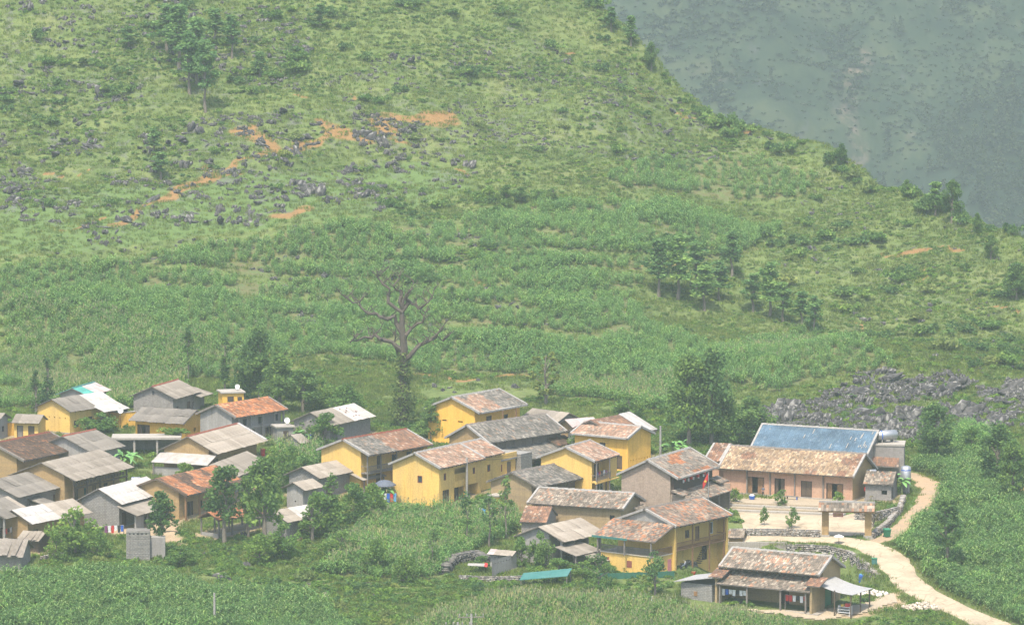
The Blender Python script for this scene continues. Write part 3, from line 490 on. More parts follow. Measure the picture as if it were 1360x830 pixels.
# ---------------------------------------------------------------- houses
PAL = dict(
    grey=[((0.107, 0.097, 0.082), 5), ((0.076, 0.070, 0.061), 5), ((0.150, 0.134, 0.113), 3), ((0.186, 0.168, 0.139), .9), ((0.169, 0.113, 0.075), .5)],
    greybrown=[((0.130, 0.105, 0.081), 5), ((0.092, 0.076, 0.060), 4), ((0.187, 0.150, 0.115), 3), ((0.206, 0.116, 0.072), 1.5), ((0.222, 0.190, 0.148), 1.2)],
    orange=[((0.268, 0.112, 0.049), 5), ((0.223, 0.087, 0.038), 4), ((0.173, 0.078, 0.042), 3), ((0.122, 0.070, 0.046), 2.5), ((0.301, 0.165, 0.088), 1.5)],
    brown=[((0.164, 0.088, 0.054), 4), ((0.128, 0.072, 0.048), 4), ((0.197, 0.110, 0.067), 2.5), ((0.107, 0.072, 0.052), 2.5), ((0.240, 0.177, 0.129), 1)],
    darkbrown=[((0.068, 0.043, 0.028), 5), ((0.052, 0.034, 0.026), 4), ((0.096, 0.058, 0.037), 2), ((0.156, 0.071, 0.035), .6)],
    pinkbrown=[((0.214, 0.132, 0.090), 4), ((0.169, 0.109, 0.076), 4), ((0.267, 0.182, 0.128), 3), ((0.143, 0.106, 0.081), 3), ((0.267, 0.134, 0.079), 1.2), ((0.295, 0.239, 0.188), 1)],
    tan=[((0.225, 0.157, 0.092), 5), ((0.171, 0.117, 0.075), 5), ((0.268, 0.206, 0.136), 3), ((0.128, 0.093, 0.066), 2.5)],
    blue=[((0.061, 0.099, 0.136), 6), ((0.055, 0.090, 0.126), 4), ((0.069, 0.109, 0.144), 2), ((0.087, 0.124, 0.159), .6)],
    mixed=[((0.143, 0.108, 0.082), 4), ((0.100, 0.075, 0.060), 4), ((0.243, 0.113, 0.060), 3), ((0.205, 0.159, 0.117), 2.5)],
    patch=[((0.150, 0.127, 0.101), 4), ((0.107, 0.090, 0.075), 4), ((0.207, 0.176, 0.140), 3), ((0.221, 0.136, 0.090), .9)])
def pick(pal, n, g):
    c = np.array([p[0] for p in PAL[pal]]); w = np.array([p[1] for p in PAL[pal]], float); w /= w.sum()
    return c[g.choice(len(c), n, p=w)]
def tile_field(name, parent, T, nrm, u0, u1, s1, pal, seed, pu=.30, pr=.42, pal2=None, split=None, jitter=1.0, patches=None):
    """half-round clay tiles over a slope: T(u, s, lift) with s measured down from the ridge"""
    g = np.random.default_rng(seed)
    nu = max(2, int((u1 - u0) / pu)); nr = max(2, int(s1 / pr)); pu = (u1 - u0) / nu; pr = s1 / nr
    I, J = np.meshgrid(np.arange(nu), np.arange(nr)); I = I.ravel(); J = J.ravel(); n = len(I)
    ua = u0 + I * pu + g.normal(0, .012 * jitter, n); ub = ua + pu * .98; um = (ua + ub) / 2
    sa = np.maximum(J * pr - .05, 0); sb = (J + 1) * pr + .03 + g.normal(0, .018 * jitter, n)
    la = .03 + g.normal(0, .008 * jitter, n); lb = .075 + np.abs(g.normal(0, .014 * jitter, n)); hm = .07
    pts = []
    for (u, s, lf) in ((ua, sa, la), (um, sa, la + hm), (ub, sa, la), (ua, sb, lb), (um, sb, lb + hm), (ub, sb, lb), (um, sb, lb - .05)):
        pts.append(T(u, s, lf))
    V = np.stack(pts, 1).reshape(-1, 3); o = np.arange(n) * 7
    F = np.concatenate([np.stack([o, o + 3, o + 4, o + 1], 1), np.stack([o + 1, o + 4, o + 5, o + 2], 1), np.stack([o + 3, o + 6, o + 5, o + 4], 1)])
    col = pick(pal, n, g)
    if pal2 is not None:
        m = (um - u0) / (u1 - u0) + .05 * (vnoise(J / 2.0, J * 0.0, seed) - .5) > split
        c2 = pick(pal2, n, g); col[m] = c2[m]
    if patches:
        m = vnoise(um / 2.2, sa / 1.6, seed + 5) > patches[1]
        c2 = pick(patches[0], n, g); col[m] = c2[m]
    # broad weathering of the clay
    col = col * (.72 + .56 * vnoise(um / 1.7, sa / 1.3, seed + 9))[:, None] * g.uniform(.9, 1.1, n)[:, None]
    o_ = obj(name, np_mesh(name, V, F, 'tile', np.tile(col, (3, 1))), parent, kind='stuff')
    return o_
def mk_sheet(w, l, amp=.035, n=6):
    b = MB(); vs = []
    for k in range(2 * n + 1):
        for e in (0, 1): vs.append((w * k / (2 * n), e * l, amp if k % 2 else 0))
    return vs, [(2 * k, 2 * k + 2, 2 * k + 3, 2 * k + 1) for k in range(2 * n)]
HOUSES = {}
class House:
    def __init__(s, key, label, cat='house', name='house', group='houses of the village', dz=0.0):
        x, y, z, th, L, W_, sg, h, k = H[key]
        s.x, s.y, s.z, s.th, s.L, s.W, s.sg, s.h, s.k = x, y, z + dz, th, L, W_, sg, h - dz, k
        s.root = thing(name, label, cat, (x, y, z + dz), th, group); s.seed = sum(map(ord, key)); HOUSES[key] = s
    def T(s, u, w, z): return (u - s.L / 2, s.sg * (w - s.W / 2), z)
    def roofz(s, w): return s.h + s.k * min(w, s.W - w)
    def box(s, b, u0, u1, w0, w1, z0, z1): return b.box((u0, w0, z0), (u1, w1, z1), s.T)
    def wall(s, mat='yellow', og=.45, oe=.6, setback=0, front=(), gable=(), back_oe=None, name='wall', gable_end=(), mat2=None, split=None):
        """four walls and both gable triangles; openings are real holes with reveals: (kind, a0, a1, z0, z1), a measured along the wall from its left end"""
        u0, u1 = og, s.L - og; w0, w1 = oe + setback, s.W - (back_oe or oe); s.u0, s.u1, s.w0, s.w1 = u0, u1, w0, w1
        b = MB(); T = s.T; zt0, zt1 = s.roofz(w0) - .05, s.roofz(w1) - .05; zr = s.roofz(s.W / 2) - .05
        def side(P, a1, zt, ops, depth):
            A = sorted({0, a1, *[o[1] for o in ops], *[o[2] for o in ops]}); Z = sorted({-1.6, zt, *[o[3] for o in ops], *[o[4] for o in ops]})
            for i in range(len(A) - 1):
                for j in range(len(Z) - 1):
                    ca, cz = (A[i] + A[i + 1]) / 2, (Z[j] + Z[j + 1]) / 2
                    if any(o[1] < ca < o[2] and o[3] < cz < o[4] for o in ops): continue
                    b.quad(P(A[i], Z[j], 0), P(A[i + 1], Z[j], 0), P(A[i + 1], Z[j + 1], 0), P(A[i], Z[j + 1], 0))
            for o in ops:
                k_, a, c, z0, z1 = o[:5]
                for (p, q) in (((a, z0), (c, z0)), ((c, z0), (c, z1)), ((c, z1), (a, z1)), ((a, z1), (a, z0))):
                    b.quad(P(p[0], p[1], 0), P(q[0], q[1], 0), P(q[0], q[1], .25), P(p[0], p[1], .25))
                s.fill(P, o)
        side(lambda a, z, d: T(u0 + a, w0 + d, z), u1 - u0, zt0, front, .25)
        side(lambda a, z, d: T(u0 + d, w1 - a, z), w1 - w0, min(zt0, zt1), gable, .25)
        side(lambda a, z, d: T(u1 - d, w0 + a, z), w1 - w0, min(zt0, zt1), gable_end, .25)
        side(lambda a, z, d: T(u1 - a, w1 - d, z), u1 - u0, zt1, (), .25)
        zm = min(zt0, zt1)
        for u in (u0, u1):
            b.quad(T(u, w0, zm), T(u, w1, zm), T(u, w1, zt1), T(u, s.W / 2, zr), T(u, w0, zt0))
        s.wall_o = b.build(name, mat, s.root)
        return s
    def fill(s, P, o):
        """what stands in an opening: d door, p pale door, o open doorway with one leaf ajar, w window, f framed casement, v bare vent, g gate"""
        k, a, c, z0, z1 = o[:5]; mat = o[5] if len(o) > 5 else None
        def bx(b, a0, a1, y0, y1, d0, d1):
            return b.hexa([P(a0, y0, d0), P(a1, y0, d0), P(a1, y0, d1), P(a0, y0, d1), P(a0, y1, d0), P(a1, y1, d0), P(a1, y1, d1), P(a0, y1, d1)])
        if k == 'v': return
        if k in 'dp':
            dm = mat or ('wood' if k == 'd' else 'wood_warm')
            fr = MB()
            bx(fr, a, a + .08, z0, z1, .02, .16); bx(fr, c - .08, c, z0, z1, .02, .16); bx(fr, a + .08, c - .08, z1 - .08, z1, .02, .16)
            f_ = fr.build('door', 'dark_frame', s.root)
            n = 2 if c - a > 1.2 else 1
            for i in range(n):
                l = MB(); w = (c - a - .2) / n; bx(l, a + .1 + i * w + .01, a + .1 + (i + 1) * w - .01, z0 + .02, z1 - .1, .08, .13)
                for zz in (z0 + .25, (z0 + z1) / 2, z1 - .35): bx(l, a + .14 + i * w, a + .06 + (i + 1) * w, zz, zz + .1, .055, .08)
                l.build('door_leaf', dm, f_)
        elif k == 'o':
            fr = MB(); bx(fr, a, a + .1, z0, z1, .02, .16); bx(fr, c - .1, c, z0, z1, .02, .16); bx(fr, a + .1, c - .1, z1 - .1, z1, .02, .16)
            f_ = fr.build('door', 'dark_frame', s.root)
            l = MB(); w = (c - a) * .34; bx(l, a + .11, a + .11 + w, z0 + .02, z1 - .12, .17, .22); l.build('door_leaf', mat or 'wood', f_)
            l = MB(); bx(l, c - .11 - w * .8, c - .11, z0 + .02, z1 - .12, .18, .23); l.build('door_leaf', mat or 'wood', f_)
        elif k in 'wf':
            fr = MB(); t = .09
            bx(fr, a, a + t, z0, z1, -.02, .1); bx(fr, c - t, c, z0, z1, -.02, .1); bx(fr, a + t, c - t, z0, z0 + t, -.03, .1); bx(fr, a + t, c - t, z1 - t, z1, -.02, .1)
            if c - a > .8: bx(fr, (a + c) / 2 - .035, (a + c) / 2 + .035, z0 + t, z1 - t, 0, .1)
            f_ = fr.build('window', mat or 'dark_frame', s.root)
            g = MB(); bx(g, a + t, c - t, z0 + t, z1 - t, .11, .13); g.build('pane', 'glass', f_)
    def plinth(s, mat='cement', z=.25, ext=.12):
        b = MB(); s.box(b, s.u0 - ext, s.u1 + ext, s.w0 - ext, s.w1 + ext, -2.6, z); b.build('plinth', mat, s.root); return s
    def deck(s, thick=.09, mat='wood_grey', d=0.0):
        """the two boarded slopes that carry the covering"""
        b = MB(); L, W_, T = s.L, s.W, s.T; zr = s.h + s.k * W_ / 2
        for (wa, wb) in ((0, W_ / 2), (W_, W_ / 2)):
            b.hexa([T(0, wa, s.h - thick), T(L, wa, s.h - thick), T(L, wb, zr - thick), T(0, wb, zr - thick), T(0, wa, s.h), T(L, wa, s.h), T(L, wb, zr), T(0, wb, zr)])
        s.roof_o = b.build('roof', mat, s.root)
        n = int(L / 1.1); 
        for w in (.0,):
            r = MB()
            for i in range(n + 1):
                u = .06 + i * (L - .2) / n
                r.hexa([T(u, .04, s.h - thick - .14), T(u + .08, .04, s.h - thick - .14), T(u + .08, 1.0, s.h + s.k - thick - .14), T(u, 1.0, s.h + s.k - thick - .14),
                        T(u, .04, s.h - thick - .01), T(u + .08, .04, s.h - thick - .01), T(u + .08, 1.0, s.h + s.k - thick - .01), T(u, 1.0, s.h + s.k - thick - .01)])
            r.build('rafters', mat, s.roof_o, kind='stuff')
        return s
    def slopeT(s, side):
        c = math.sqrt(1 + s.k ** 2); W_ = s.W
        def f(u, d, lf):
            w = W_ / 2 - d / c
            w2 = w if side == 0 else W_ - w
            sag = -.10 * np.sin(np.pi * np.clip(u / s.L, 0, 1)) * (.4 + .6 * vnoise(u / 3.1, u * 0 + side, s.seed)) 
            return np.stack([u - s.L / 2, s.sg * (w2 - W_ / 2) + 0 * u, s.h + s.k * W_ / 2 - d * s.k / c + (lf + .005) + sag * 0.5 + .045], 1)
        return f
    def tiles(s, pal, pal2=None, split=None, verge='mortar', ridge='mortar', eave=False, patches=None, pu=.30, pr=.42, jitter=1.0):
        s.deck(); c = math.sqrt(1 + s.k ** 2); sl = s.W / 2 * c
        for side in (0, 1):
            tile_field('roof_tiles', s.roof_o, s.slopeT(side), None, .02, s.L - .02, sl + .06, pal, s.seed + side, pal2=pal2, split=split, patches=patches, pu=pu, pr=pr, jitter=jitter)
        s.trim(verge, ridge, eave); return s
    def trim(s, verge, ridge, eave=False):
        T, L, W_ = s.T, s.L, s.W; zr = s.h + s.k * W_ / 2
        if ridge:
            b = MB(); n = int(L / .5)
            for i in range(n):
                u0, u1 = i * L / n, (i + 1) * L / n - .015; j = .03 * math.sin(i * 2.3 + s.seed)
                b.hexa([T(u0, W_ / 2 - .20, zr + .02), T(u1, W_ / 2 - .20, zr + .02), T(u1, W_ / 2 + .20, zr + .02), T(u0, W_ / 2 + .20, zr + .02),
                        T(u0, W_ / 2 - .1, zr + .24 + j), T(u1, W_ / 2 - .1, zr + .22 + j), T(u1, W_ / 2 + .1, zr + .22 + j), T(u0, W_ / 2 + .1, zr + .24 + j)])
            b.build('ridge_cap', ridge, s.roof_o)
        if verge:
            for u in (0, L - .26):
                b = MB()
                for wa, wb in ((0.0, W_ / 2 - .21), (W_, W_ / 2 + .21)):
                    z0, z1 = s.roofz(wa), s.roofz(wb)
                    b.hexa([T(u - .02, wa, z0 - .12), T(u + .28, wa, z0 - .12), T(u + .28, wb, z1 - .12), T(u - .02, wb, z1 - .12), T(u - .02, wa, z0 + .20), T(u + .28, wa, z0 + .20), T(u + .28, wb, z1 + .20), T(u - .02, wb, z1 + .20)])
                b.build('verge', verge, s.roof_o)
        if eave:
            b = MB(); z0 = s.h
            b.hexa([T(.30, -.10, z0 - .13), T(L - .30, -.10, z0 - .13), T(L - .30, .16, z0 + .02), T(.30, .16, z0 + .02), T(.30, -.10, z0 + .10), T(L - .30, -.10, z0 + .10), T(L - .30, .16, z0 + .2), T(.30, .16, z0 + .2)])
            b.build('eave_edge', eave, s.roof_o)
        return s
    def sheets(s, mat='sheet_grey', mat2=None, split=None, width=1.05, rows=2, ridge=None, skip=(), rough=1.0):
        """roofing sheets laid one by one on both slopes"""
        s.deck(.06); c = math.sqrt(1 + s.k ** 2); sl = s.W / 2 * c + .12; n = max(2, round(s.L / width)); w = s.L / n; l = sl / rows
        g = random.Random(s.seed)
        vs, fs = mk_sheet(w * 1.03, l * 1.05); me = {}
        for m_ in {mat, mat2 or mat}:
            x = bpy.data.meshes.new('roof_sheet'); x.from_pydata([(a, -bb, cc) for a, bb, cc in vs], [], fs); x.materials.append(M[m_]); me[m_] = x
        th = math.atan(s.k)
        for side in (0, 1):
            for i in range(n):
                for r in range(rows):
                    if side == 1 and r > 0 and rows > 2: pass
                    m_ = mat2 if (mat2 and (i + .5) / n > split + g.uniform(-.03, .03)) else mat
                    o = bpy.data.objects.new('roof_sheet', me[m_]); COL.objects.link(o); o.parent = s.roof_o
                    d = r * l; zz = s.h + s.k * s.W / 2 - d * math.sin(th) + .05 + g.uniform(0, .03) * rough - .02 * r + .02 * (i % 2)
                    off = d * math.cos(th)
                    lx = i * w - s.L / 2
                    if (side == 0) == (s.sg > 0):      # slope falling towards -y
                        o.location = (lx, -off, zz); o.rotation_euler = (th + g.gauss(0, .006) * rough, g.gauss(0, .006) * rough, g.gauss(0, .008) * rough)
                    else:
                        o.location = (lx + w, off, zz); o.rotation_euler = (th + g.gauss(0, .006) * rough, g.gauss(0, .006) * rough, math.pi + g.gauss(0, .008) * rough)
        if ridge:
            T, L, W_ = s.T, s.L, s.W; zr = s.h + s.k * W_ / 2; b = MB()
            for i in range(n):
                u0, u1 = i * w, (i + 1) * w - .02
                b.hexa([T(u0, W_ / 2 - .22, zr + .02), T(u1, W_ / 2 - .22, zr + .02), T(u1, W_ / 2 + .22, zr + .02), T(u0, W_ / 2 + .22, zr + .02), T(u0, W_ / 2 - .06, zr + .2), T(u1, W_ / 2 - .06, zr + .2), T(u1, W_ / 2 + .06, zr + .2), T(u0, W_ / 2 + .06, zr + .2)])
            b.build('ridge_cap', ridge, s.roof_o)
        return s
    def lean(s, u0, u1, w0, w1, z0, z1, cover='tiles', pal='greybrown', name='porch_roof', posts=(), zb=0, mat='wood_grey', edge=None, sheet='sheet_grey'):
        """single slope from (w1, z1) at the wall down to (w0, z0)"""
        T = s.T; b = MB()
        b.hexa([T(u0, w0, z0 - .08), T(u1, w0, z0 - .08), T(u1, w1, z1 - .08), T(u0, w1, z1 - .08), T(u0, w0, z0), T(u1, w0, z0), T(u1, w1, z1), T(u0, w1, z1)])
        r = b.build(name, mat, s.root); sl = math.hypot(w1 - w0, z1 - z0)
        def f(u, d, lf):
            t = d / sl; w = w1 + (w0 - w1) * t
            return np.stack([u - s.L / 2, s.sg * (w - s.W / 2), z1 + (z0 - z1) * t + lf + .01], 1)
        if cover == 'tiles': tile_field('roof_tiles', r, f, None, u0, u1, sl, pal, s.seed + int(u0 * 7) + 3)
        else:
            n = max(1, round((u1 - u0) / 1.05)); w = (u1 - u0) / n; vs, fs = mk_sheet(w * 1.02, sl * 1.02)
            for i in range(n):
                me = bpy.data.meshes.new('roof_sheet'); V = np.array(vs); q = f(u0 + i * w + V[:, 0], V[:, 1], V[:, 2] + .02 * (i % 2)); me.from_pydata([tuple(p) for p in q], [], fs); me.materials.append(M[sheet]); obj('roof_sheet', me, r)
        if edge:
            e = MB(); e.hexa([T(u0, w0 - .1, z0 - .12), T(u1, w0 - .1, z0 - .12), T(u1, w0 + .1, z0 - .06), T(u0, w0 + .1, z0 - .06), T(u0, w0 - .1, z0 + .14), T(u1, w0 - .1, z0 + .14), T(u1, w0 + .1, z0 + .2), T(u0, w0 + .1, z0 + .2)]); e.build('eave_edge', edge, r)
        for u in posts: s.post(u, w0 + .25, zb, z0 - .02 if z0 < z1 else z1)
        return r
    def lean_g(s, w0, w1, u0, u1, z0, z1, cover='tiles', pal='greybrown', name='porch_roof', posts=(), zb=0, sheet='sheet_grey', mat='wood_grey'):
        """single slope along a gable: high edge at u1 (wall), low edge at u0"""
        T = s.T; b = MB()
        b.hexa([T(u0, w0, z0 - .08), T(u1, w0, z1 - .08), T(u1, w1, z1 - .08), T(u0, w1, z0 - .08), T(u0, w0, z0), T(u1, w0, z1), T(u1, w1, z1), T(u0, w1, z0)])
        r = b.build(name, mat, s.root); sl = math.hypot(u1 - u0, z1 - z0)
        def f(w, d, lf):
            t = d / sl
            return np.stack([u1 + (u0 - u1) * t - s.L / 2, s.sg * (w - s.W / 2), z1 + (z0 - z1) * t + lf + .01], 1)
        if cover == 'tiles': tile_field('roof_tiles', r, f, None, w0, w1, sl, pal, s.seed + 11)
        else:
            n = max(1, round((w1 - w0) / 1.05)); w = (w1 - w0) / n; vs, fs = mk_sheet(w * 1.02, sl * 1.02)
            for i in range(n):
                me = bpy.data.meshes.new('roof_sheet'); V = np.array(vs); q = f(w0 + i * w + V[:, 0], V[:, 1], V[:, 2] + .02 * (i % 2)); me.from_pydata([tuple(p) for p in q], [], fs); me.materials.append(M[sheet]); obj('roof_sheet', me, r)
        for w in posts: s.post(u0 + (.15 if u0 < u1 else -.15), w, zb, z0 - .02)
        return r
    def post(s, u, w, z0, z1, r=.09, mat='wood_grey', name='post'):
        b = MB(); s.box(b, u - r, u + r, w - r, w + r, z0, z1); return b.build(name, mat, s.root)
    def pbox(s, name, mat, u0, u1, w0, w1, z0, z1, label=None):
        b = MB(); s.box(b, u0, u1, w0, w1, z0, z1); return b.build(name, mat, s.root, label)
    def balcony(s, u0, u1, w0, w1, z, mat='wood_warm', rail_h=.95, posts=(), ztop=None, deck='wood', ends=True, gap=.22):
        s.pbox('balcony', deck, u0, u1, w0, w1, z - .18, z)
        d = MB(); n = int((u1 - u0) / gap)
        s.box(d, u0, u1, w0, w0 + .07, z + rail_h - .08, z + rail_h); s.box(d, u0, u1, w0 + .01, w0 + .06, z + .1, z + .17)
        for i in range(n + 1):
            u = u0 + (u1 - u0 - .05) * i / n; s.box(d, u, u + .05, w0 + .012, w0 + .058, z + .17, z + rail_h - .08)
        if ends:
            for u in (u0, u1 - .07): s.box(d, u, u + .07, w0 + .072, w1, z + rail_h - .085, z + rail_h - .005)
        d.build('railing', mat, s.root)
        for u in posts: s.post(u, w0 + .04, -1.0, ztop or s.roofz(w0) - .12, .085, mat)
        return s
grp = 'houses of the village'
V_ROW = lambda a0, n, z, d=.9: [('v', a0 + i * d, a0 + i * d + .22, z, z + .2) for i in range(n)]

h = House('top_left_yellow', 'yellow-walled house with half grey and half cream sheet roof, top left of the village')
h.wall('yellow', front=[('w', 1, 2, 1, 2), ('d', 4, 5.2, .25, 2.3)], gable=V_ROW(1.2, 5, 2.3, 1.1)).plinth().sheets('sheet_dark', 'sheet_warm', .55, ridge=None)
for o in [c for c in h.roof_o.children if c.name.startswith('roof_sheet') and c.data.materials[0].name == 'sheet_warm']: o.data.materials[0] = M['sheet_white']
h.lean(5.6, h.L, -1.9, .5, h.h - .5, h.h + .25, 'sheet', sheet='sheet_white', posts=(6.0, h.L - .3))
h.pbox('side_wall', 'block', h.L - .35, h.L - .1, -1.6, .55, -1.5, h.h - .7)
h = House('teal_roof', 'small house whose sheet roof is half teal, half pale pink, behind the cream roof')
h.wall('cement').plinth().sheets('sheet_teal', 'sheet_pink', .42, ridge='teal_metal')
h = House('top_stone', 'grey stone house with pale sheet roof at the upper cornfield edge')
h.wall('rubble', gable=[('v', 2.2, 2.5, 1.6, 1.95), ('v', 4.6, 4.9, 1.6, 1.95)], front=[('d', 5.4, 6.6, .25, 2.4), ('w', 7.6, 8.6, 1.1, 2.1), ('w', 1, 2, 1.1, 2.1)]).plinth('rubble').sheets('sheet_grey', ridge='red_frame')
v = MB(); h.box(v, h.u0 - .03, h.u0 + .03, h.W / 2 - .2, h.W / 2 + .15, 4.0, 4.6); v.build('vent', 'dark', h.root)
h.lean(h.L - 2.4, h.L + 2.6, -1.0, 2.2, 3.0, 3.9, 'sheet', name='side_roof'); h.pbox('side_wall', 'cement', h.L - 1.6, h.L + 2.0, .3, 2.4, -1.5, 3.1)
h = House('orange_two_storey', 'grey concrete house under a bright orange tile roof, beside the tall dark trees')
h.wall('cement', setback=.5, front=[('d', 1.0, 2.2, .25, 2.4), ('p', 4.4, 5.4, .25, 2.4), ('o', 8.0, 9.4, .25, 2.4), ('w', 2.6, 3.5, 3.2, 4.2), ('w', 6.3, 7.3, 3.2, 4.2), ('w', 10, 11, 3.2, 4.2)]).plinth().tiles('orange', verge='wood_grey', ridge=None, jitter=1.6, pu=.30, pr=.42)
for u in (1.5, 4.4, 7.2, 10, 12.2): h.post(u, .6, -.5, h.h + .15, .11, 'cement', 'pillar')
h.pbox('beam', 'cement', .6, h.L - .6, .55, .72, 2.75, 2.95)
h = House('ochre_shed', 'long low ochre shed with sagging grey sheet roof, left of the orange tiled roof', 'shed', 'shed')
h.wall('yellow_deep', front=[('o', 6.2, 8.4, .2, 2.2)], setback=.6, gable=[('v', 3, 3.8, 1.2, 1.8)]).plinth().sheets('sheet_dark', rough=2.5)
h = House('awning_house', 'ochre gabled house with a white awning fixed across its gable')
h.wall('ochre', setback=.9, front=[('o', 1.4, 3, .2, 2.2), ('w', 5, 6, 1.0, 2.0), ('d', 8, 9.2, .2, 2.2), ('w', 11, 12, 1.0, 2.0)]).plinth('ochre').sheets('sheet_warm', ridge='red_frame')
h.lean_g(.2, h.W - .1, -2.6, .45, 2.0, 3.1, 'sheet', sheet='sheet_white', name='gable_awning', posts=(.4, h.W - .4), zb=-1)
h.pbox('low_wall', 'cement', -2.2, -2.0, .4, h.W - .4, -1.5, 1.3)
e = MB(); T = h.T; z_ = h.h
e.hexa([T(h.L - .6, 0, z_ + .12), T(h.L + .1, 0, z_ + .12), T(h.L + .1, h.W / 2, h.roofz(h.W / 2) + .12), T(h.L - .6, h.W / 2, h.roofz(h.W / 2) + .12), T(h.L - .6, 0, z_ + .2), T(h.L + .1, 0, z_ + .2), T(h.L + .1, h.W / 2, h.roofz(h.W / 2) + .2), T(h.L - .6, h.W / 2, h.roofz(h.W / 2) + .2)]); e.build('pale_edge_sheet', 'white_metal', h.roof_o)
h = House('ribbed_shed', 'grey ribbed-sheet roofed shed in front of the white-awning house', 'shed', 'shed')
h.wall('cement', setback=.4).plinth().sheets('sheet_grey', rows=1)
h = House('orange_mid', 'ochre house with orange tile roof behind the two dark roadside trees')
h.wall('ochre', setback=1.0, front=[('o', 2, 3.6, .2, 2.3), ('w', 5, 6, 1.1, 2.1), ('d', 8, 9.2, .2, 2.3)]).plinth('ochre').tiles('orange', verge='wood', ridge=None, jitter=1.8, pu=.30, pr=.42, patches=('darkbrown', .68))
for u in (.5, 4, 8, 12): h.post(u, .5, -.8, h.h - .1, .12, 'wood_warm')
h = House('dark_brown', 'ochre house with dark brown mossy tile roof at the left edge')
h.wall('ochre', setback=1.0, front=[('o', 3, 5, .2, 2.3), ('w', 8, 9, 1.1, 2.1)]).plinth('ochre').tiles('darkbrown', verge='wood_grey', ridge='red_frame', jitter=1.6)
h = House('grey_behind', 'house with smooth grey sheet roof just right of the dark brown tile roof')
h.wall('cement').plinth().sheets('sheet_dark', ridge='red_frame')
h = House('big_grey', 'ochre house with broad grey sheet roof and timber gallery on the left side')
h.wall('ochre', setback=1.5, front=[('d', 2.4, 3.6, .25, 2.4), ('w', 5.2, 6.2, 1.1, 2.1, 'teal_metal'), ('p', 7.4, 8.4, .25, 2.4), ('w', 10.5, 11.5, 1.1, 2.1), ('w', 3, 4, 2.9, 3.6), ('w', 8, 9, 2.9, 3.6)], og=.5).plinth('ochre').sheets('sheet_grey', rows=3)
for u in (.7, 4.2, 7.8, 11.4, 15): h.post(u, .7, -1, h.h + .1, .1, 'wood')
h.pbox('gallery_beam', 'wood', .6, h.L - .6, .6, .8, 2.6, 2.8)
b = MB(); [h.box(b, 1 + i * .8, 1.6 + i * .8, .68, .72, 3.0, 3.5) for i in range(17)]; b.build('gallery_boards', 'wood', h.root, kind='stuff')
h = House('left_grey', 'pale block house with streaky grey sheet roof below the broad grey roof')
h.wall('rubble', front=[('w', 4.6, 5.4, 1.0, 1.9, 'wood'), ('d', 9.6, 10.6, .2, 2.2, 'wood')]).plinth('rubble').sheets('sheet_dark', rows=2)
h.lean(3.4, 6.4, -2.2, .6, 1.8, 2.5, 'sheet', name='lean_to_roof', sheet='sheet_dark'); h.pbox('lean_to_wall', 'rubble', 3.8, 6.1, -1.7, .5, -1.8, 1.85)
h = House('white_roof', 'grey block house with bright white sheet roof above the brick pillar tower')
h.wall('block', front=[('d', .8, 2, .2, 2.2), ('w', 5, 6, 1, 2)]).plinth().sheets('sheet_white', rows=2)
h.lean(-.4, 9.0, -2.8, .5, 2.2, 3.3, 'sheet', posts=(2.8, 5.5, 8.6), zb=-.8)
h.pbox('corner_wall', 'cement', .2, 2.4, -2.2, -2.0, -1.4, 2.0)
h = House('edge_grey', 'grey house with weathered sheet roof at the left edge, red clothes at its door')
h.wall('cement', setback=1.4, front=[('o', 1.4, 2.6, .2, 2.3), ('w', 4, 4.8, 1, 1.9)]).plinth().sheets('sheet_dark', 'sheet_warm', .8)
for u in (.4, 4.6, 7.1): h.post(u, .4, -1.2, h.h, .11, 'cement', 'pillar')
h = House('white_grey', 'ochre house with roof cream at left, grey at right, left of the white-roofed house')
h.wall('ochre', setback=.4, front=[('o', .8, 2.2, .2, 2.1), ('w', 4, 4.8, 1, 1.8)]).plinth('ochre').sheets('sheet_white', 'sheet_warm', .5)
h = House('small_orange', 'small open shed with thin orange tile roof under the tall trees', 'shed', 'shed')
h.deck(.07); h.roof_o.data.materials[0] = M['wood']
for side in (0, 1): tile_field('roof_tiles', h.roof_o, h.slopeT(side), None, 0, h.L, h.W / 2 * math.sqrt(1 + h.k ** 2), 'orange', 5 + side, pu=.34)
for u in (.4, 3, 5.8, h.L - .4): h.post(u, .4, -1.5, h.h); h.post(u, h.W - .4, -1.5, h.h)
h.pbox('low_wall', 'cement', .3, h.L - .3, .5, .7, -1.8, .7); h.pbox('low_wall', 'cement', .3, .5, .7, h.W - .5, -1.8, .7)
h = House('brick_house', 'grey brick house with pale sheet roof left of the umbrella stall')
h.wall('block', front=[('d', 2, 3, .2, 2.2)], gable=[('v', 2.4, 2.65, 1.5, 1.75)]).plinth().sheets('sheet_warm', rows=2)
h.lean(7.4, h.L + 1.6, -2.4, .6, 2.2, 3.2, 'sheet', name='side_roof', posts=(8, h.L + 1.2), zb=-1, sheet='sheet_warm')
h = House('brick_low', 'low grey block outhouse with flat pale sheet roof, in front of the brick house', 'outhouse', 'outhouse')
h.wall('cement', gable=[('v', 1.4, 1.65, 1.3, 1.55)]).plinth().sheets('sheet_warm', rows=1)
h = House('patch_roof', 'low grey shed with patched white and grey roof above the green slope', 'shed', 'shed')
h.wall('block').plinth('rubble').sheets('sheet_warm', 'sheet_white', .45, rows=2)
h = House('white_spot', 'stone-gabled house with roof part grey, part white with rust spots, behind trees')
h.wall('rubble', gable=[('w', 2.6, 3.5, 1.4, 2.3)]).plinth('rubble').sheets('sheet_grey', 'sheet_white', .5)
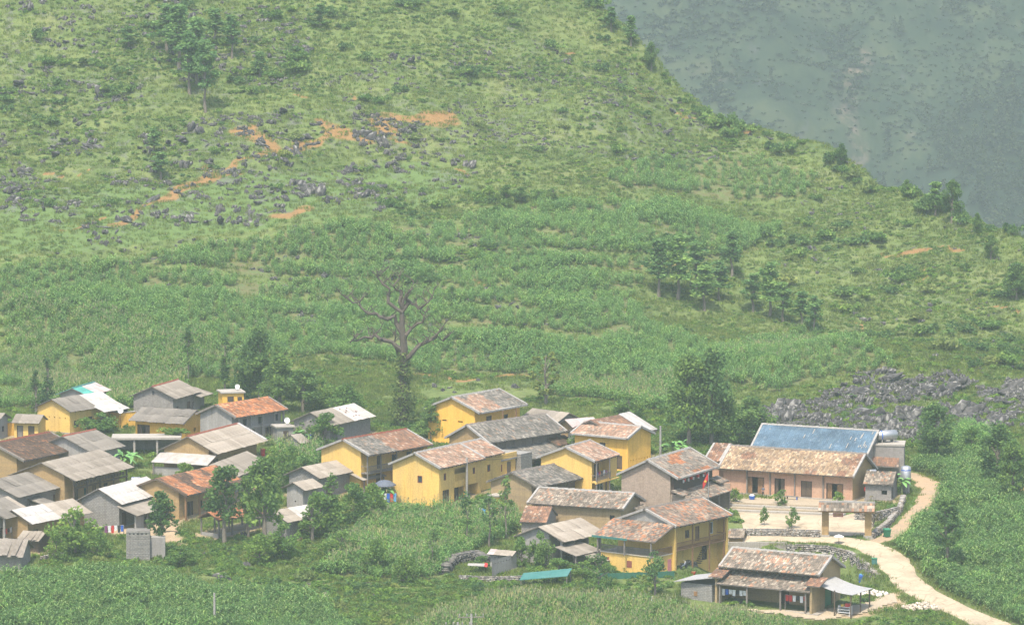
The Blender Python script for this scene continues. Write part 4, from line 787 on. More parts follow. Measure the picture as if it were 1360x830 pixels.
for i in range(9):
    b = MB(); u = 7 + random.random() * 4.6; w = .4 + random.random() * 3.0; z = h.roofz(w) + .13; rr = .12 + .1 * random.random()
    b.hexa([h.T(u, w, z), h.T(u + rr, w, z), h.T(u + rr, w + rr, z + rr * h.k), h.T(u, w + rr, z + rr * h.k), h.T(u, w, z + .06), h.T(u + rr, w, z + .06), h.T(u + rr, w + rr, z + rr * h.k + .06), h.T(u, w + rr, z + rr * h.k + .06)]); b.build('weight_brick', 'red_frame', h.roof_o)
h = House('tiny_gable', 'tiny grey outhouse with sheet roof below the washing line', 'outhouse', 'outhouse')
h.wall('cement', og=.2, oe=.3).plinth().sheets('sheet_grey', rows=1)
h = House('two_tone', 'two-storey yellow house, roof tiles grey at left and red-brown at right, wooden balcony')
h.wall('yellow', setback=1.3, front=[('d', 3.4, 4.5, .25, 2.4), ('p', 7, 8.2, .25, 2.4), ('d', 3.6, 4.7, 3.1, 5.0), ('w', 7.0, 8.0, 3.6, 4.8), ('w', 10.4, 11.4, 3.6, 4.8)]).plinth('yellow').tiles('grey', 'brown', .43, ridge='red_frame')
h.balcony(.5, h.L - 1.4, .75, 1.9, 2.95, posts=(.6, 3.6, 7.2, 10.6), mat='wood_grey', deck='wood_grey')
h.pbox('end_wall', 'yellow', h.L - 1.3, h.L - .46, .7, 1.95, -1.5, h.h + .15)
h = House('front_yellow', 'yellow house with plain gable, loggia and pinkish tile roof above the middle cornfield')
h.wall('yellow', oe=.5, front=[('o', .9, 2.6, .1, 2.3, 'wood'), ('v', 4.0, 6.8, .1, 2.3), ('v', 7.6, 10.4, .1, 2.3), ('w', 1.2, 1.8, 3.7, 4.7, 'red_frame'), ('v', 4.1, 7.4, 3.2, 5.0), ('w', 9.0, 9.6, 3.7, 4.6, 'red_frame')], gable=[('w', 4.2, 5.0, 3.3, 4.3, 'red_frame')]).plinth('yellow').tiles('pinkbrown')
iw = MB(); h.box(iw, 3.2, h.L - .8, 2.0, 2.2, -1, h.h + .4); h.box(iw, 3.2, 3.35, .76, 2.0, -1, h.h); h.box(iw, h.L - 1.3, h.L - 1.15, .76, 2.0, -1, h.h); iw.build('inner_wall', 'yellow', h.root)
h.pbox('loggia_floor', 'concrete', 3.36, h.L - 1.31, .76, 1.99, 2.75, 2.95)
w_ = MB(); h.box(w_, 4.7, 6.2, 1.9, 1.99, 3.3, 4.8); w_.build('window', 'dark_frame', h.root); w_ = MB(); h.box(w_, 6.8, 7.8, 1.88, 1.99, .1, 2.2); w_.build('door', 'wood', h.root)
b = MB(); [h.box(b, 4.6 + .28 * i, 4.72 + .28 * i, .52, .6, 3.22, 4.1) for i in range(12)]; h.box(b, 4.55, 7.95, .5, .62, 4.1, 4.2); b.build('railing', 'yellow', h.root)
# further bay of the same row, a little higher, and the flat-roofed annex with its outside stair
L0 = h.L
x, y, z, th, L, W_, s_, hh, k = H['front_yellow']
H['front_bay'] = (x + math.cos(th) * (L / 2 + 3.0), y + math.sin(th) * (L / 2 + 3.0), z, th, 6.0, W_ - .8, s_, hh + .15, k)
h = House('front_bay', 'short yellow bay with its own pinkish tile roof joined behind the plain-gabled yellow house')
h.wall('yellow', og=.1, front=[('w', 2.0, 2.8, 3.4, 4.4, 'red_frame'), ('d', 3.8, 4.8, .2, 2.3)]).plinth('yellow').tiles('pinkbrown', verge='mortar')
H['annex'] = (x + math.cos(th) * (L / 2 + 8.5) , y + math.sin(th) * (L / 2 + 8.5) - 0.8, z, th, 5.0, 5.5, s_, 4.7, .38)
h = House('annex', 'flat-roofed yellow annex with outside stair beside a pale block wall', 'house', 'annex')
h.u0, h.u1, h.w0, h.w1 = 0, h.L, 0, h.W
b = MB(); h.box(b, 0, h.L, 0, h.W, -1.6, 4.4); b.build('wall', 'yellow', h.root)
h.pbox('flat_roof', 'concrete', -.15, h.L + .15, -.2, h.W + .1, 4.4, 4.65); h.pbox('parapet', 'yellow', -.1, h.L + .1, -.16, 0.06, 4.65, 5.4)
h.pbox('door', 'wood', 2.6, 3.6, -.06, .05, 2.0, 4.1); h.pbox('window', 'red_frame', .5, 1.2, -.06, .05, 2.9, 3.9)
h.pbox('block_tower', 'block', h.L + .2, h.L + 3.4, -.8, h.W - 1.5, -1.6, 5.0)
h.pbox('landing', 'yellow', 1.4, 4.6, -1.4, -.06, -1.6, 1.9)
for i in range(9): h.pbox('stair_step', 'cream', 1.4 - .3 * (i + 1), 1.4 - .3 * i - .004, -1.35, -.1, -1.6, 1.75 - .28 * i)
h = House('back_yellow', 'bright yellow house with white-edged tile roof, nearest the meadow')
h.wall('yellow_deep', setback=.6, front=[('d', 3.0, 4.4, 2.0, 4.3, 'wood'), ('w', 7.6, 8.6, 2.9, 4.1), ('v', 2.2, 2.4, 1, 1.2)], gable=[('v', 2.6, 3.5, 3.5, 3.7), ('v', 5.6, 6.5, 3.5, 3.7)]).plinth('yellow_deep').tiles('pinkbrown', 'grey', .52, eave='mortar', patches=('grey', .72))
h.balcony(3.2, h.L - .6, -.1, 1.2, 2.2, mat='wood_warm', deck='ochre', posts=(6, 9.5))
h = House('dark_long', 'long house with dark grey tile roof and brown timber front, mid-village')
h.wall('ochre', setback=.6, front=[('o', 5.4, 7.0, .2, 2.2), ('d', 11, 12.2, .2, 2.2)], gable=[('w', 2.4, 3.1, 3.3, 4.0, 'dark_frame')]).plinth('ochre').tiles('grey', verge='mortar', ridge='wood_grey')
b = MB(); h.box(b, .7, h.L - .7, .95, 1.16, 2.9, h.h + .4); b.build('timber_front', 'wood_grey', h.root)
for i in range(9): h.post(.7 + i * 2.0, .88, 2.9, h.h + .3, .08, 'wood_grey')
h.lean(2.2, h.L - 2.4, -3.0, .9, 1.9, 3.3, pal='grey', posts=(2.6, 6, 9.5, 13), zb=-1)
h.lean(h.L - 3.6, h.L + .8, -1.2, 1.4, 2.9, 3.9, pal='darkbrown', name='side_roof')
h = House('grey_sheds', 'grey sheet-roofed shed behind the dark grey tile roof', 'shed', 'shed')
h.wall('block').plinth().sheets('sheet_warm', 'sheet_grey', .72 if False else .3, rows=1)
h = House('pink_sheet', 'small ochre house under pinkish-white sheets, beside the dark grey tile roof')
h.wall('ochre').plinth('ochre').sheets('sheet_pink', rows=1)
h = House('right_gable', 'yellow house whose plain gable with a row of small holes faces right')
h.wall('yellow_deep', front=[('d', 1, 2, .2, 2.3), ('w', 4, 5, 2.8, 4)], gable=V_ROW(.7, 7, 1.5, .75)).plinth('yellow_deep').tiles('pinkbrown', eave='mortar')
h = House('brown_white', 'house with red-brown tile roof ending in white sheets, behind the right-facing yellow gable')
h.wall('cement', setback=.5).plinth().tiles('brown', verge=None, ridge=None)
sh = MB(); T = h.T
for i in range(3):
    u0 = h.L - 2.9 + i * 1.0; z0, z1 = h.h + .2, h.roofz(h.W / 2) + .2
    sh = MB(); sh.hexa([T(u0, -.1, z0), T(u0 + 1.02, -.1, z0), T(u0 + 1.02, h.W / 2, z1), T(u0, h.W / 2, z1), T(u0, -.1, z0 + .05 + .02 * i), T(u0 + 1.02, -.1, z0 + .05 + .02 * i), T(u0 + 1.02, h.W / 2, z1 + .05 + .02 * i), T(u0, h.W / 2, z1 + .05 + .02 * i)]); sh.build('roof_sheet', 'sheet_white', h.roof_o)
h = House('balcony_yellow', 'two-storey yellow house with washing on its first-floor balcony, centre of the village')
h.wall('yellow', setback=.9, front=[('w', 3.4, 5.4, .3, 2.4, 'white'), ('w', 6.2, 6.7, .4, 2.4, 'red_frame'), ('o', 2.4, 4.0, 3.1, 5.1), ('w', 5.8, 6.4, 3.9, 4.9, 'white')], gable=[('v', 8, 8.1, 4, 4.1)]).plinth('yellow').tiles('pinkbrown')
h.balcony(.5, 5.2, -.05, 1.5, 2.95, posts=(.6, 4.9), mat='wood_grey', deck='yellow')
h.pbox('upper_bay', 'yellow', 5.3, h.L - .5, .2, 1.5, 2.9, h.h - .04)
h.pbox('ledge', 'yellow', .4, h.L - .4, -.1, .1, 2.62, 2.78)
for i, m_ in enumerate(('blue', 'red', 'dark', 'white', 'purple')): b = MB(); h.box(b, 1.0 + i * .75, 1.5 + i * .75, .15, .2, 3.5, 4.2 + .1 * (i % 2)); b.build('hanging_garment', m_, h.root)
h = House('grey_brown', 'low ochre house with grey-brown tile roof in front of the balcony house')
h.wall('mud', setback=.7, front=[('w', 3.5, 4.5, 1.2, 2.2), ('d', 6.5, 7.7, .2, 2.3), ('w', 9.4, 11.2, 1.0, 2.4)]).plinth('mud').tiles('grey', verge=None, ridge='wood_grey')
b = MB(); [h.box(b, 5 + i * .55, 5.4 + i * .55, 1.18, 1.24, 1.6, 3.6) for i in range(11)]; b.build('timber_front', 'wood_grey', h.root, kind='stuff')
h.pbox('door_porch', 'yellow', -1.6, .3, 5.6, 7.2, -1, 2.2); h.pbox('porch_lintel', 'concrete', -1.8, .4, 5.4, 7.4, 2.2, 2.4); h.pbox('door', 'wood', -1.66, -1.59, 5.9, 6.9, -.2, 1.9)
h = House('brown_long', 'long low mud-walled house with grey-brown tile roof, gable facing right')
h.wall('mud', front=[('w', .9, 1.6, 1.7, 2.4, 'dark_frame'), ('w', 9.8, 10.5, 1.7, 2.4, 'dark_frame')], og=.7).plinth('mud').tiles('greybrown')
h.lean_g(4.2, 8.0, -2.2, .3, 1.9, 3.0, pal='greybrown', name='end_roof')
h = House('small_brown', 'little stone outhouse with reddish tile roof left of the big grey sheet roof', 'outhouse', 'outhouse')
h.wall('rubble', og=.2, oe=.35).plinth('rubble').tiles('brown', verge=None, ridge=None)
h = House('big_sheet', 'open-fronted barn under a large pale grey sheet roof next to the balustraded yellow house', 'barn', 'barn')
h.wall('cement', setback=2.2, oe=.4, front=[('v', 3.2, 8.8, 0, 2.6)]).plinth().sheets('sheet_warm', rows=2)
for u in (.5, 3.4, 6.6, h.L - .4): h.post(u, .6, -1.2, h.h + .1, .12, 'cement', 'pillar')
h.lean(-1.0, 5.0, -2.8, .6, 2.1, 3.0, 'sheet', name='lower_roof', posts=(-.7, 2, 4.6), zb=-1.2)
h.lean(1.0, 5.2, -5.4, -2.6, 1.2, 2.0, 'sheet', name='lower_roof'); h.pbox('low_wall', 'rubble', 1.4, 4.9, -5.0, -4.8, -1.5, 1.2); h.pbox('low_wall', 'rubble', 4.7, 4.9, -4.8, -2.8, -1.5, 1.2)
h.pbox('barrel', 'orange_light', 8.2, 8.8, 1.4, 2.0, -.2, .6)
h = House('vent_shed', 'stone-based shed with a chequered row of vents under its grey roof', 'shed', 'shed')
h.wall('cement', og=.25, oe=.4, front=V_ROW(.3, 7, 1.5, .42)[:6], gable=V_ROW(.4, 9, 1.5, .8)).plinth('rubble').sheets('sheet_warm', 'sheet_pink', .7, rows=2)
h = House('orange_front', 'yellow two-storey house with orange-grey tiles and wooden balustrades, front centre')
h.wall('yellow', setback=1.5, oe=.5, front=[('p', 1.6, 2.8, .1, 2.3), ('d', 8.6, 9.8, .1, 2.4, 'dark_frame'), ('w', 4.6, 5.6, 3.7, 4.8, 'wood_warm'), ('p', 7.0, 8.0, 3.0, 5.0), ('w', 10.4, 11.2, 3.6, 5.2, 'white')], gable=[('w', 2.0, 2.8, 3.4, 4.6, 'wood_warm')]).plinth('yellow').tiles('mixed', verge='mortar', ridge='wood_grey')
h.balcony(.9, h.L - .9, .55, 2.0, 2.75, posts=(.9, 4.8, 8.8, h.L - 1.3), mat='wood_warm', deck='wood_warm')
for u in (h.L - .85,): h.pbox('end_wall', 'yellow', u, u + .4, .5, 1.99, -1.5, h.h + .15)
h.pbox('end_wall', 'yellow', .45, .85, .5, 1.99, -1.5, h.h + .15)
st = MB(); T = h.T
for i in range(10): h.box(st, 7.2 + i * .22, 7.5 + i * .22, 1.0, 1.8, .1 + i * .25, .2 + i * .25)
st.build('stair', 'wood', h.root)
# lower wing on the gable side: yellow ground floor, open terrace with balusters, its own tiled lean-to
wl0 = -3.6
h.pbox('wing_wall', 'yellow', wl0, .44, .9, h.W - .6, -1.8, 2.3)
h.pbox('wing_floor', 'cream', wl0 - .1, .44, .8, h.W - .5, 2.3, 2.42)
h.pbox('window', 'red_frame', wl0 - .04, wl0 + .05, 4.6, 5.4, .6, 1.5); h.pbox('door', 'red_frame', wl0 - .04, wl0 + .05, 8.3, 9.3, -.3, 1.7)
h.pbox('window', 'red_frame', -2.2, -1.6, .85, .95, .5, 1.5); h.pbox('door', 'pink_sign', -.6, .2, .85, .95, -.6, 1.7)
rl = MB(); n_ = 44
for i in range(n_): w = .9 + (h.W - 1.6) * i / (n_ - 1); h.box(rl, wl0, wl0 + .07, w, w + .08, 2.42, 3.25)
h.box(rl, wl0 - .02, wl0 + .09, .86, h.W - .6, 3.25, 3.36); rl.build('railing', 'wood_grey', h.root)
rl = MB()
for i in range(16): u = wl0 + .2 + i * .25; h.box(rl, u, u + .06, .9, .96, 2.42, 3.25)
h.box(rl, wl0 + .12, .4, .87, .99, 3.25, 3.35); rl.build('railing', 'wood_warm', h.root)
h.lean_g(.2, h.W + .1, wl0 - 1.0, .2, 4.5, 6.25, pal='mixed', name='wing_roof', posts=(.9, 5.2, h.W - .7), zb=2.3)
b = MB(); h.box(b, wl0 - 1.12, wl0 - .95, h.W - 5.6, h.W + .1, 4.35, 4.62); b.build('eave_tarpaulin', 'teal_metal', h.root)
b = MB()
T = h.T; b.hexa([T(.36, .6, h.h + .3), T(.46, .6, h.h + .3), T(.46, h.W - .6, h.h + .3), T(.36, h.W - .6, h.h + .3), T(.36, h.W / 2 - .3, h.roofz(h.W / 2) - .25), T(.46, h.W / 2 - .3, h.roofz(h.W / 2) - .25), T(.46, h.W / 2 + .3, h.roofz(h.W / 2) - .25), T(.36, h.W / 2 + .3, h.roofz(h.W / 2) - .25)]); b.build('gable_panel', 'cement', h.root)
h = House('stone_big', 'big grey-brown stone house with white-edged roof beside the flagpole')
h.wall('tan_rubble', setback=.8, oe=.6, front=[('o', 3.0, 4.4, .2, 2.5, 'wood_warm'), ('p', 6.2, 7.6, .2, 2.5), ('o', 9.4, 11, .2, 2.5, 'wood_warm')]).plinth('tan_rubble').tiles('patch', eave='mortar', patches=('orange', .74))
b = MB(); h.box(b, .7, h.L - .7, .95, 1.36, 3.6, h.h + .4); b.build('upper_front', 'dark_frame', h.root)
for i in range(4): b = MB(); b.tube([h.T(3.4 + i * 2.3, .6, h.h - .25), h.T(3.4 + i * 2.3, .6, h.h - .75)], .24, 8); b.build('red_lantern', 'red', h.root)
for i in range(6): b = MB(); b.tube([h.T(2.9 + i * 1.7, .5, h.h - .5), h.T(2.9 + i * 1.7, .5, h.h - .9)], .13, 7); b.build('white_lamp', 'white', h.root)
h.lean(2.0, h.L - .4, -2.0, 1.2, 2.7, 3.9, pal='greybrown', posts=(2.6, 6.4, 10, h.L - .8), zb=-1)
h.lean(-.3, 2.6, -.9, 1.0, 3.7, 4.3, pal='greybrown', name='pent_roof'); h.lean(h.L - 1.6, h.L + 1.2, -.8, 1.0, 3.8, 4.4, pal='greybrown', name='pent_roof')
for u in (.45, h.L - .6): h.pbox('side_wall', 'tan_rubble', u, u + .2, -1.7, 1.35, -1.5, 3.7)
h = House('pink_long', 'long salmon-pink house with tan tile roof above the courtyard steps')
# opening positions run from the right-hand gable end towards the left
h.wall('pink', setback=0, og=.6, oe=.9, front=[('o', 1.4, 4.0, .15, 2.4, 'wood_warm'), ('d', 6.2, 7.9, .15, 2.5), ('o', 10.4, 12.0, .15, 2.6), ('o', 13.6, 16.4, .15, 2.6, 'wood_warm')]).plinth('concrete', .15, .3).tiles('tan', verge='mortar', ridge='wood_grey', patches=('brown', .70), pu=.28)
gm = MB(); T = h.T
gm.hexa([T(.56, .92, -1.0), T(.595, .92, -1.0), T(.595, h.W - .92, -1.0), T(.56, h.W - .92, -1.0), T(.56, .92, h.roofz(.9) - .06), T(.595, .92, h.roofz(.9) - .06), T(.595, h.W - .92, h.roofz(.9) - .06), T(.56, h.W - .92, h.roofz(.9) - .06)])
gm.quad(T(.56, .92, h.roofz(.92) - .06), T(.56, h.W - .92, h.roofz(.92) - .06), T(.56, h.W / 2, h.roofz(h.W / 2) - .1)); gm.build('gable_render', 'ochre', h.root)
for u in (5.0, 9.4, 13.2, 16.8): h.post(u, .72, -.2, h.h + .2, .09, 'wood_grey')
h = House('pink_side', 'small tiled side house joined to the left end of the salmon-pink house')
h.wall('pink').plinth().tiles('brown', verge='mortar', ridge=None)
h = House('blue_roof', 'house with large slate-blue tile roof behind the salmon-pink house')
h.wall('cement').plinth().tiles('blue', verge='mortar', ridge='mortar', pu=.33, pr=.42, jitter=.35)
for i in range(16):
    b = MB(); g_ = random.Random(i * 7 + 1); u = g_.choice([g_.uniform(.6, 3.8), g_.uniform(.5, 17)]); w = g_.uniform(.3, 3.8); l_ = g_.uniform(.25, .9); z0, z1 = h.roofz(w) + .20, h.roofz(w + l_) + .20
    b.hexa([h.T(u, w, z0), h.T(u + .12, w, z0), h.T(u + .12, w + l_, z1), h.T(u, w + l_, z1), h.T(u, w, z0 + .02), h.T(u + .12, w, z0 + .02), h.T(u + .12, w + l_, z1 + .02), h.T(u, w + l_, z1 + .02)]); b.build('pale_streak_tile', 'sheet_teal' if False else 'cement', h.roof_o)
h = House('stone_hut', 'small rough stone hut with grey tile roof and red lantern beside the banana plants', 'hut', 'hut')
h.wall('rubble', og=.3, oe=.4, front=[('v', .6, 1.4, .9, 1.5)], gable=[('d', 3.6, 4.4, .1, 1.9, 'wood')], gable_end=[('o', 1.6, 3.0, .1, 1.9)]).plinth('rubble').tiles('greybrown', verge=None, ridge=None)
b = MB(); b.tube([h.T(h.L - .1, 2.2, 1.6), h.T(h.L - .1, 2.2, 1.1)], .3, 9); b.build('red_lantern', 'red', h.root)
h = House('lower_house', 'mud-walled house with mottled tile roof, tiled porch and pale awning, lowest by the road')
h.wall('mud', setback=1.8, oe=.4, og=.6, front=[('d', 4.8, 6.2, .2, 2.5, 'dark_frame'), ('v', .2, .25, 3.3, 3.35)], gable=[('d', 2.4, 4.4, .1, 2.6, 'green_paint')]).plinth('concrete', .15, .2).tiles('greybrown', patches=('pinkbrown', .7))
for o in (h,):
    h.pbox('porch_floor', 'concrete', -.6, h.L - .2, -1.5, 2.15, -1.6, .1)
    h.pbox('upper_panel', 'ochre', .8, h.L - .8, 2.0, 2.19, 3.4, h.h + .8)
    for u in (4.2, 9.6): h.post(u, 1.95, 3.3, h.h + .7, .13, 'wood_warm')
    h.lean(.5, h.L - .4, -1.7, 2.15, 2.85, 4.3, pal='greybrown', posts=(1.2, 4.8, 9.6, h.L - 1.0), zb=.1)
    h.pbox('side_wall', 'mud', .3, .6, -1.5, 2.2, -1.5, 3.9); h.pbox('side_wall', 'mud', h.L - .6, h.L - .3, -1.5, 2.2, -1.5, 3.9)
    h.lean(-1.0, 1.3, -1.9, .6, 3.7, 4.5, pal='brown', name='pent_roof'); h.lean(h.L - 1.5, h.L + .5, -1.9, .6, 3.7, 4.5, pal='brown', name='pent_roof')
    h.lean_g(.2, 6.6, -5.6, .4, 2.6, 3.9, cover='none', name='awning', posts=(.5, 3.4, 6.2), zb=-.4, mat='awning_white') if False else None
b = MB(); T = h.T; n_ = 8
for i in range(n_):
    u0, u1 = .5 - 5.4 * i / n_, .5 - 5.4 * (i + 1) / n_; zf = lambda u: 3.9 - 1.1 * ((.5 - u) / 5.4) - .25 * math.sin(math.pi * (.5 - u) / 5.4)
    b.hexa([T(u1, -.4, zf(u1) - .04), T(u0, -.4, zf(u0) - .04), T(u0, 5.6, zf(u0) - .04), T(u1, 5.6, zf(u1) - .04), T(u1, -.4, zf(u1)), T(u0, -.4, zf(u0)), T(u0, 5.6, zf(u0)), T(u1, 5.6, zf(u1))])
b.build('awning', 'awning_white', h.root)
for w in (-.2, 2.6, 5.3): h.post(-4.6, w, -1.0, 2.8, .07, 'wood')
h.post(-2.4, -.4, -1.0, 3.2, .07, 'wood')
# grey block annex with its sloping white sheet
h.pbox('annex_wall', 'block', h.L + .1, h.L + 4.6, -1.6, 3.4, -1.8, 2.6)
b = MB(); b.hexa([T(h.L - .2, -2.1, 3.6), T(h.L + 5.4, -2.1, 2.65), T(h.L + 5.4, 4.0, 2.65), T(h.L - .2, 4.0, 3.6), T(h.L - .2, -2.1, 3.7), T(h.L + 5.4, -2.1, 2.75), T(h.L + 5.4, 4.0, 2.75), T(h.L - .2, 4.0, 3.7)]); b.build('annex_roof', 'awning_white', h.root)
h.pbox('window', 'wood_warm', h.L + 2.2, h.L + 2.7, -1.66, -1.55, 1.0, 1.6)
h = House('far_left_grey', 'small grey gabled house cut by the left edge of the photo, one dark window')
h.wall('cement', gable=[('w', 1.2, 1.8, 1.2, 2.0)]).plinth().sheets('sheet_grey', rows=1)
h = House('low_left', 'low yellow-and-grey gatehouse with sheet roof on the upper left wall', 'house', 'gatehouse')
h.wall('yellow', og=.3, oe=.4, front=[('d', .6, 1.6, .1, 2.1), ('d', 2.4, 3.4, .1, 2.1, 'wood_grey')]).plinth().sheets('sheet_grey', rows=1)
h = House('side_tiles', 'tiny tiled lean-to against the right end of the balustraded yellow house', 'shed', 'shed')
h.wall('ochre', og=.2, oe=.3).plinth().tiles('greybrown', verge=None, ridge=None)
h = House('shack_plank', 'broken-down plank-roofed shack below the left houses', 'shack', 'shack')
h.wall('wood', og=.3, oe=.5).plinth('rubble').sheets('sheet_warm', width=.6, rows=1, rough=5)
h = House('edge_shack', 'low stone shack with plank-like grey roof in the lower left corner', 'shack', 'shack')
h.wall('rubble').plinth('rubble').sheets('sheet_grey', width=.7, rows=1, rough=4)
# ---------------------------------------------------------------- vegetation
GREENS = dict(
    dark=[(0.067, 0.132, 0.044), (0.088, 0.165, 0.049), (0.118, 0.204, 0.056), (0.159, 0.251, 0.064)],
    fir=[(0.055, 0.115, 0.044), (0.074, 0.141, 0.051), (0.100, 0.175, 0.059), (0.132, 0.215, 0.067)],
    mid=[(0.085, 0.164, 0.041), (0.115, 0.207, 0.048), (0.151, 0.251, 0.056), (0.199, 0.289, 0.069)],
    light=[(0.078, 0.157, 0.027), (0.121, 0.213, 0.036), (0.169, 0.258, 0.049), (0.230, 0.295, 0.063)],
    olive=[(0.101, 0.154, 0.046), (0.136, 0.191, 0.053), (0.173, 0.222, 0.064), (0.213, 0.253, 0.084)],
    far=[(0.023, 0.041, 0.020), (0.032, 0.052, 0.026), (0.043, 0.067, 0.032), (0.058, 0.081, 0.038)],  # greens dimmed to match the cloud shade painted into the mountain
    pine=[(0.087, 0.177, 0.061), (0.112, 0.220, 0.072), (0.153, 0.265, 0.083), (0.198, 0.316, 0.096)],
    corn=[(0.081, 0.185, 0.048), (0.113, 0.230, 0.060), (0.157, 0.280, 0.080), (0.227, 0.336, 0.120)],
    corn_dark=[(0.060, 0.132, 0.036), (0.088, 0.173, 0.046), (0.128, 0.220, 0.067), (0.200, 0.288, 0.113)],  # deeper green crop; part of the darkening paints a lens vignette
    tassel=[(0.079, 0.185, 0.044), (0.112, 0.224, 0.054), (0.153, 0.263, 0.070), (0.213, 0.291, 0.096)],
    grass=[(.125, .185, .042), (.155, .215, .05), (.19, .245, .06), (.225, .25, .085)],
    grass_old=[(0.108, 0.168, 0.034), (0.146, 0.207, 0.040), (0.184, 0.235, 0.048), (0.216, 0.235, 0.068)],
    brown=[(0.108, 0.090, 0.044), (0.151, 0.123, 0.064), (0.086, 0.073, 0.040), (0.184, 0.157, 0.080)])
def leaves(C, size, pal, g, shade=None, elong=1.5, up=0.35):
    """one small folded leaf spray per centre"""
    n = len(C); d = g.normal(size=(n, 3)); d[:, 2] *= .7; d /= np.linalg.norm(d, axis=1)[:, None]
    e = g.normal(size=(n, 3)); e[:, 2] += up; e -= d * (e * d).sum(1)[:, None]; e /= np.linalg.norm(e, axis=1)[:, None] + 1e-9
    nn = np.cross(d, e); s = size * g.uniform(.6, 1.3, n)[:, None]
    a = C - d * s * elong * .5; b = C + d * s * elong * .5; l = C + e * s * .5 + nn * s * .12; r = C - e * s * .5 + nn * s * .12
    V = np.stack([a, l, b, r], 1).reshape(-1, 3); o = np.arange(n) * 4
    F = np.stack([o, o + 1, o + 2, o + 3], 1)
    P = np.array(GREENS[pal]); k = g.random(n) if shade is None else np.clip(shade + g.normal(0, .22, n), 0, .999)
    col = P[np.clip((k * len(P)).astype(int), 0, len(P) - 1)] * g.uniform(.85, 1.15, n)[:, None]
    return V, F, col
def clumps(spec, per, g, squash=.8):
    """points spread through a list of clumps (x, y, z, r); each clump gets its own tone"""
    C, S = [], []
    for (x, y, z, r) in spec:
        m = max(6, int(per * r * r)); d = g.normal(size=(m, 3)); d /= np.linalg.norm(d, axis=1)[:, None]
        rr = r * (g.random(m) ** .38)[:, None]; p = d * rr; p[:, 2] *= squash
        C.append(p + np.array([x, y, z])); S.append(np.full(m, np.clip(g.uniform(.1, .8), 0, 1)))
    return np.concatenate(C), np.concatenate(S)
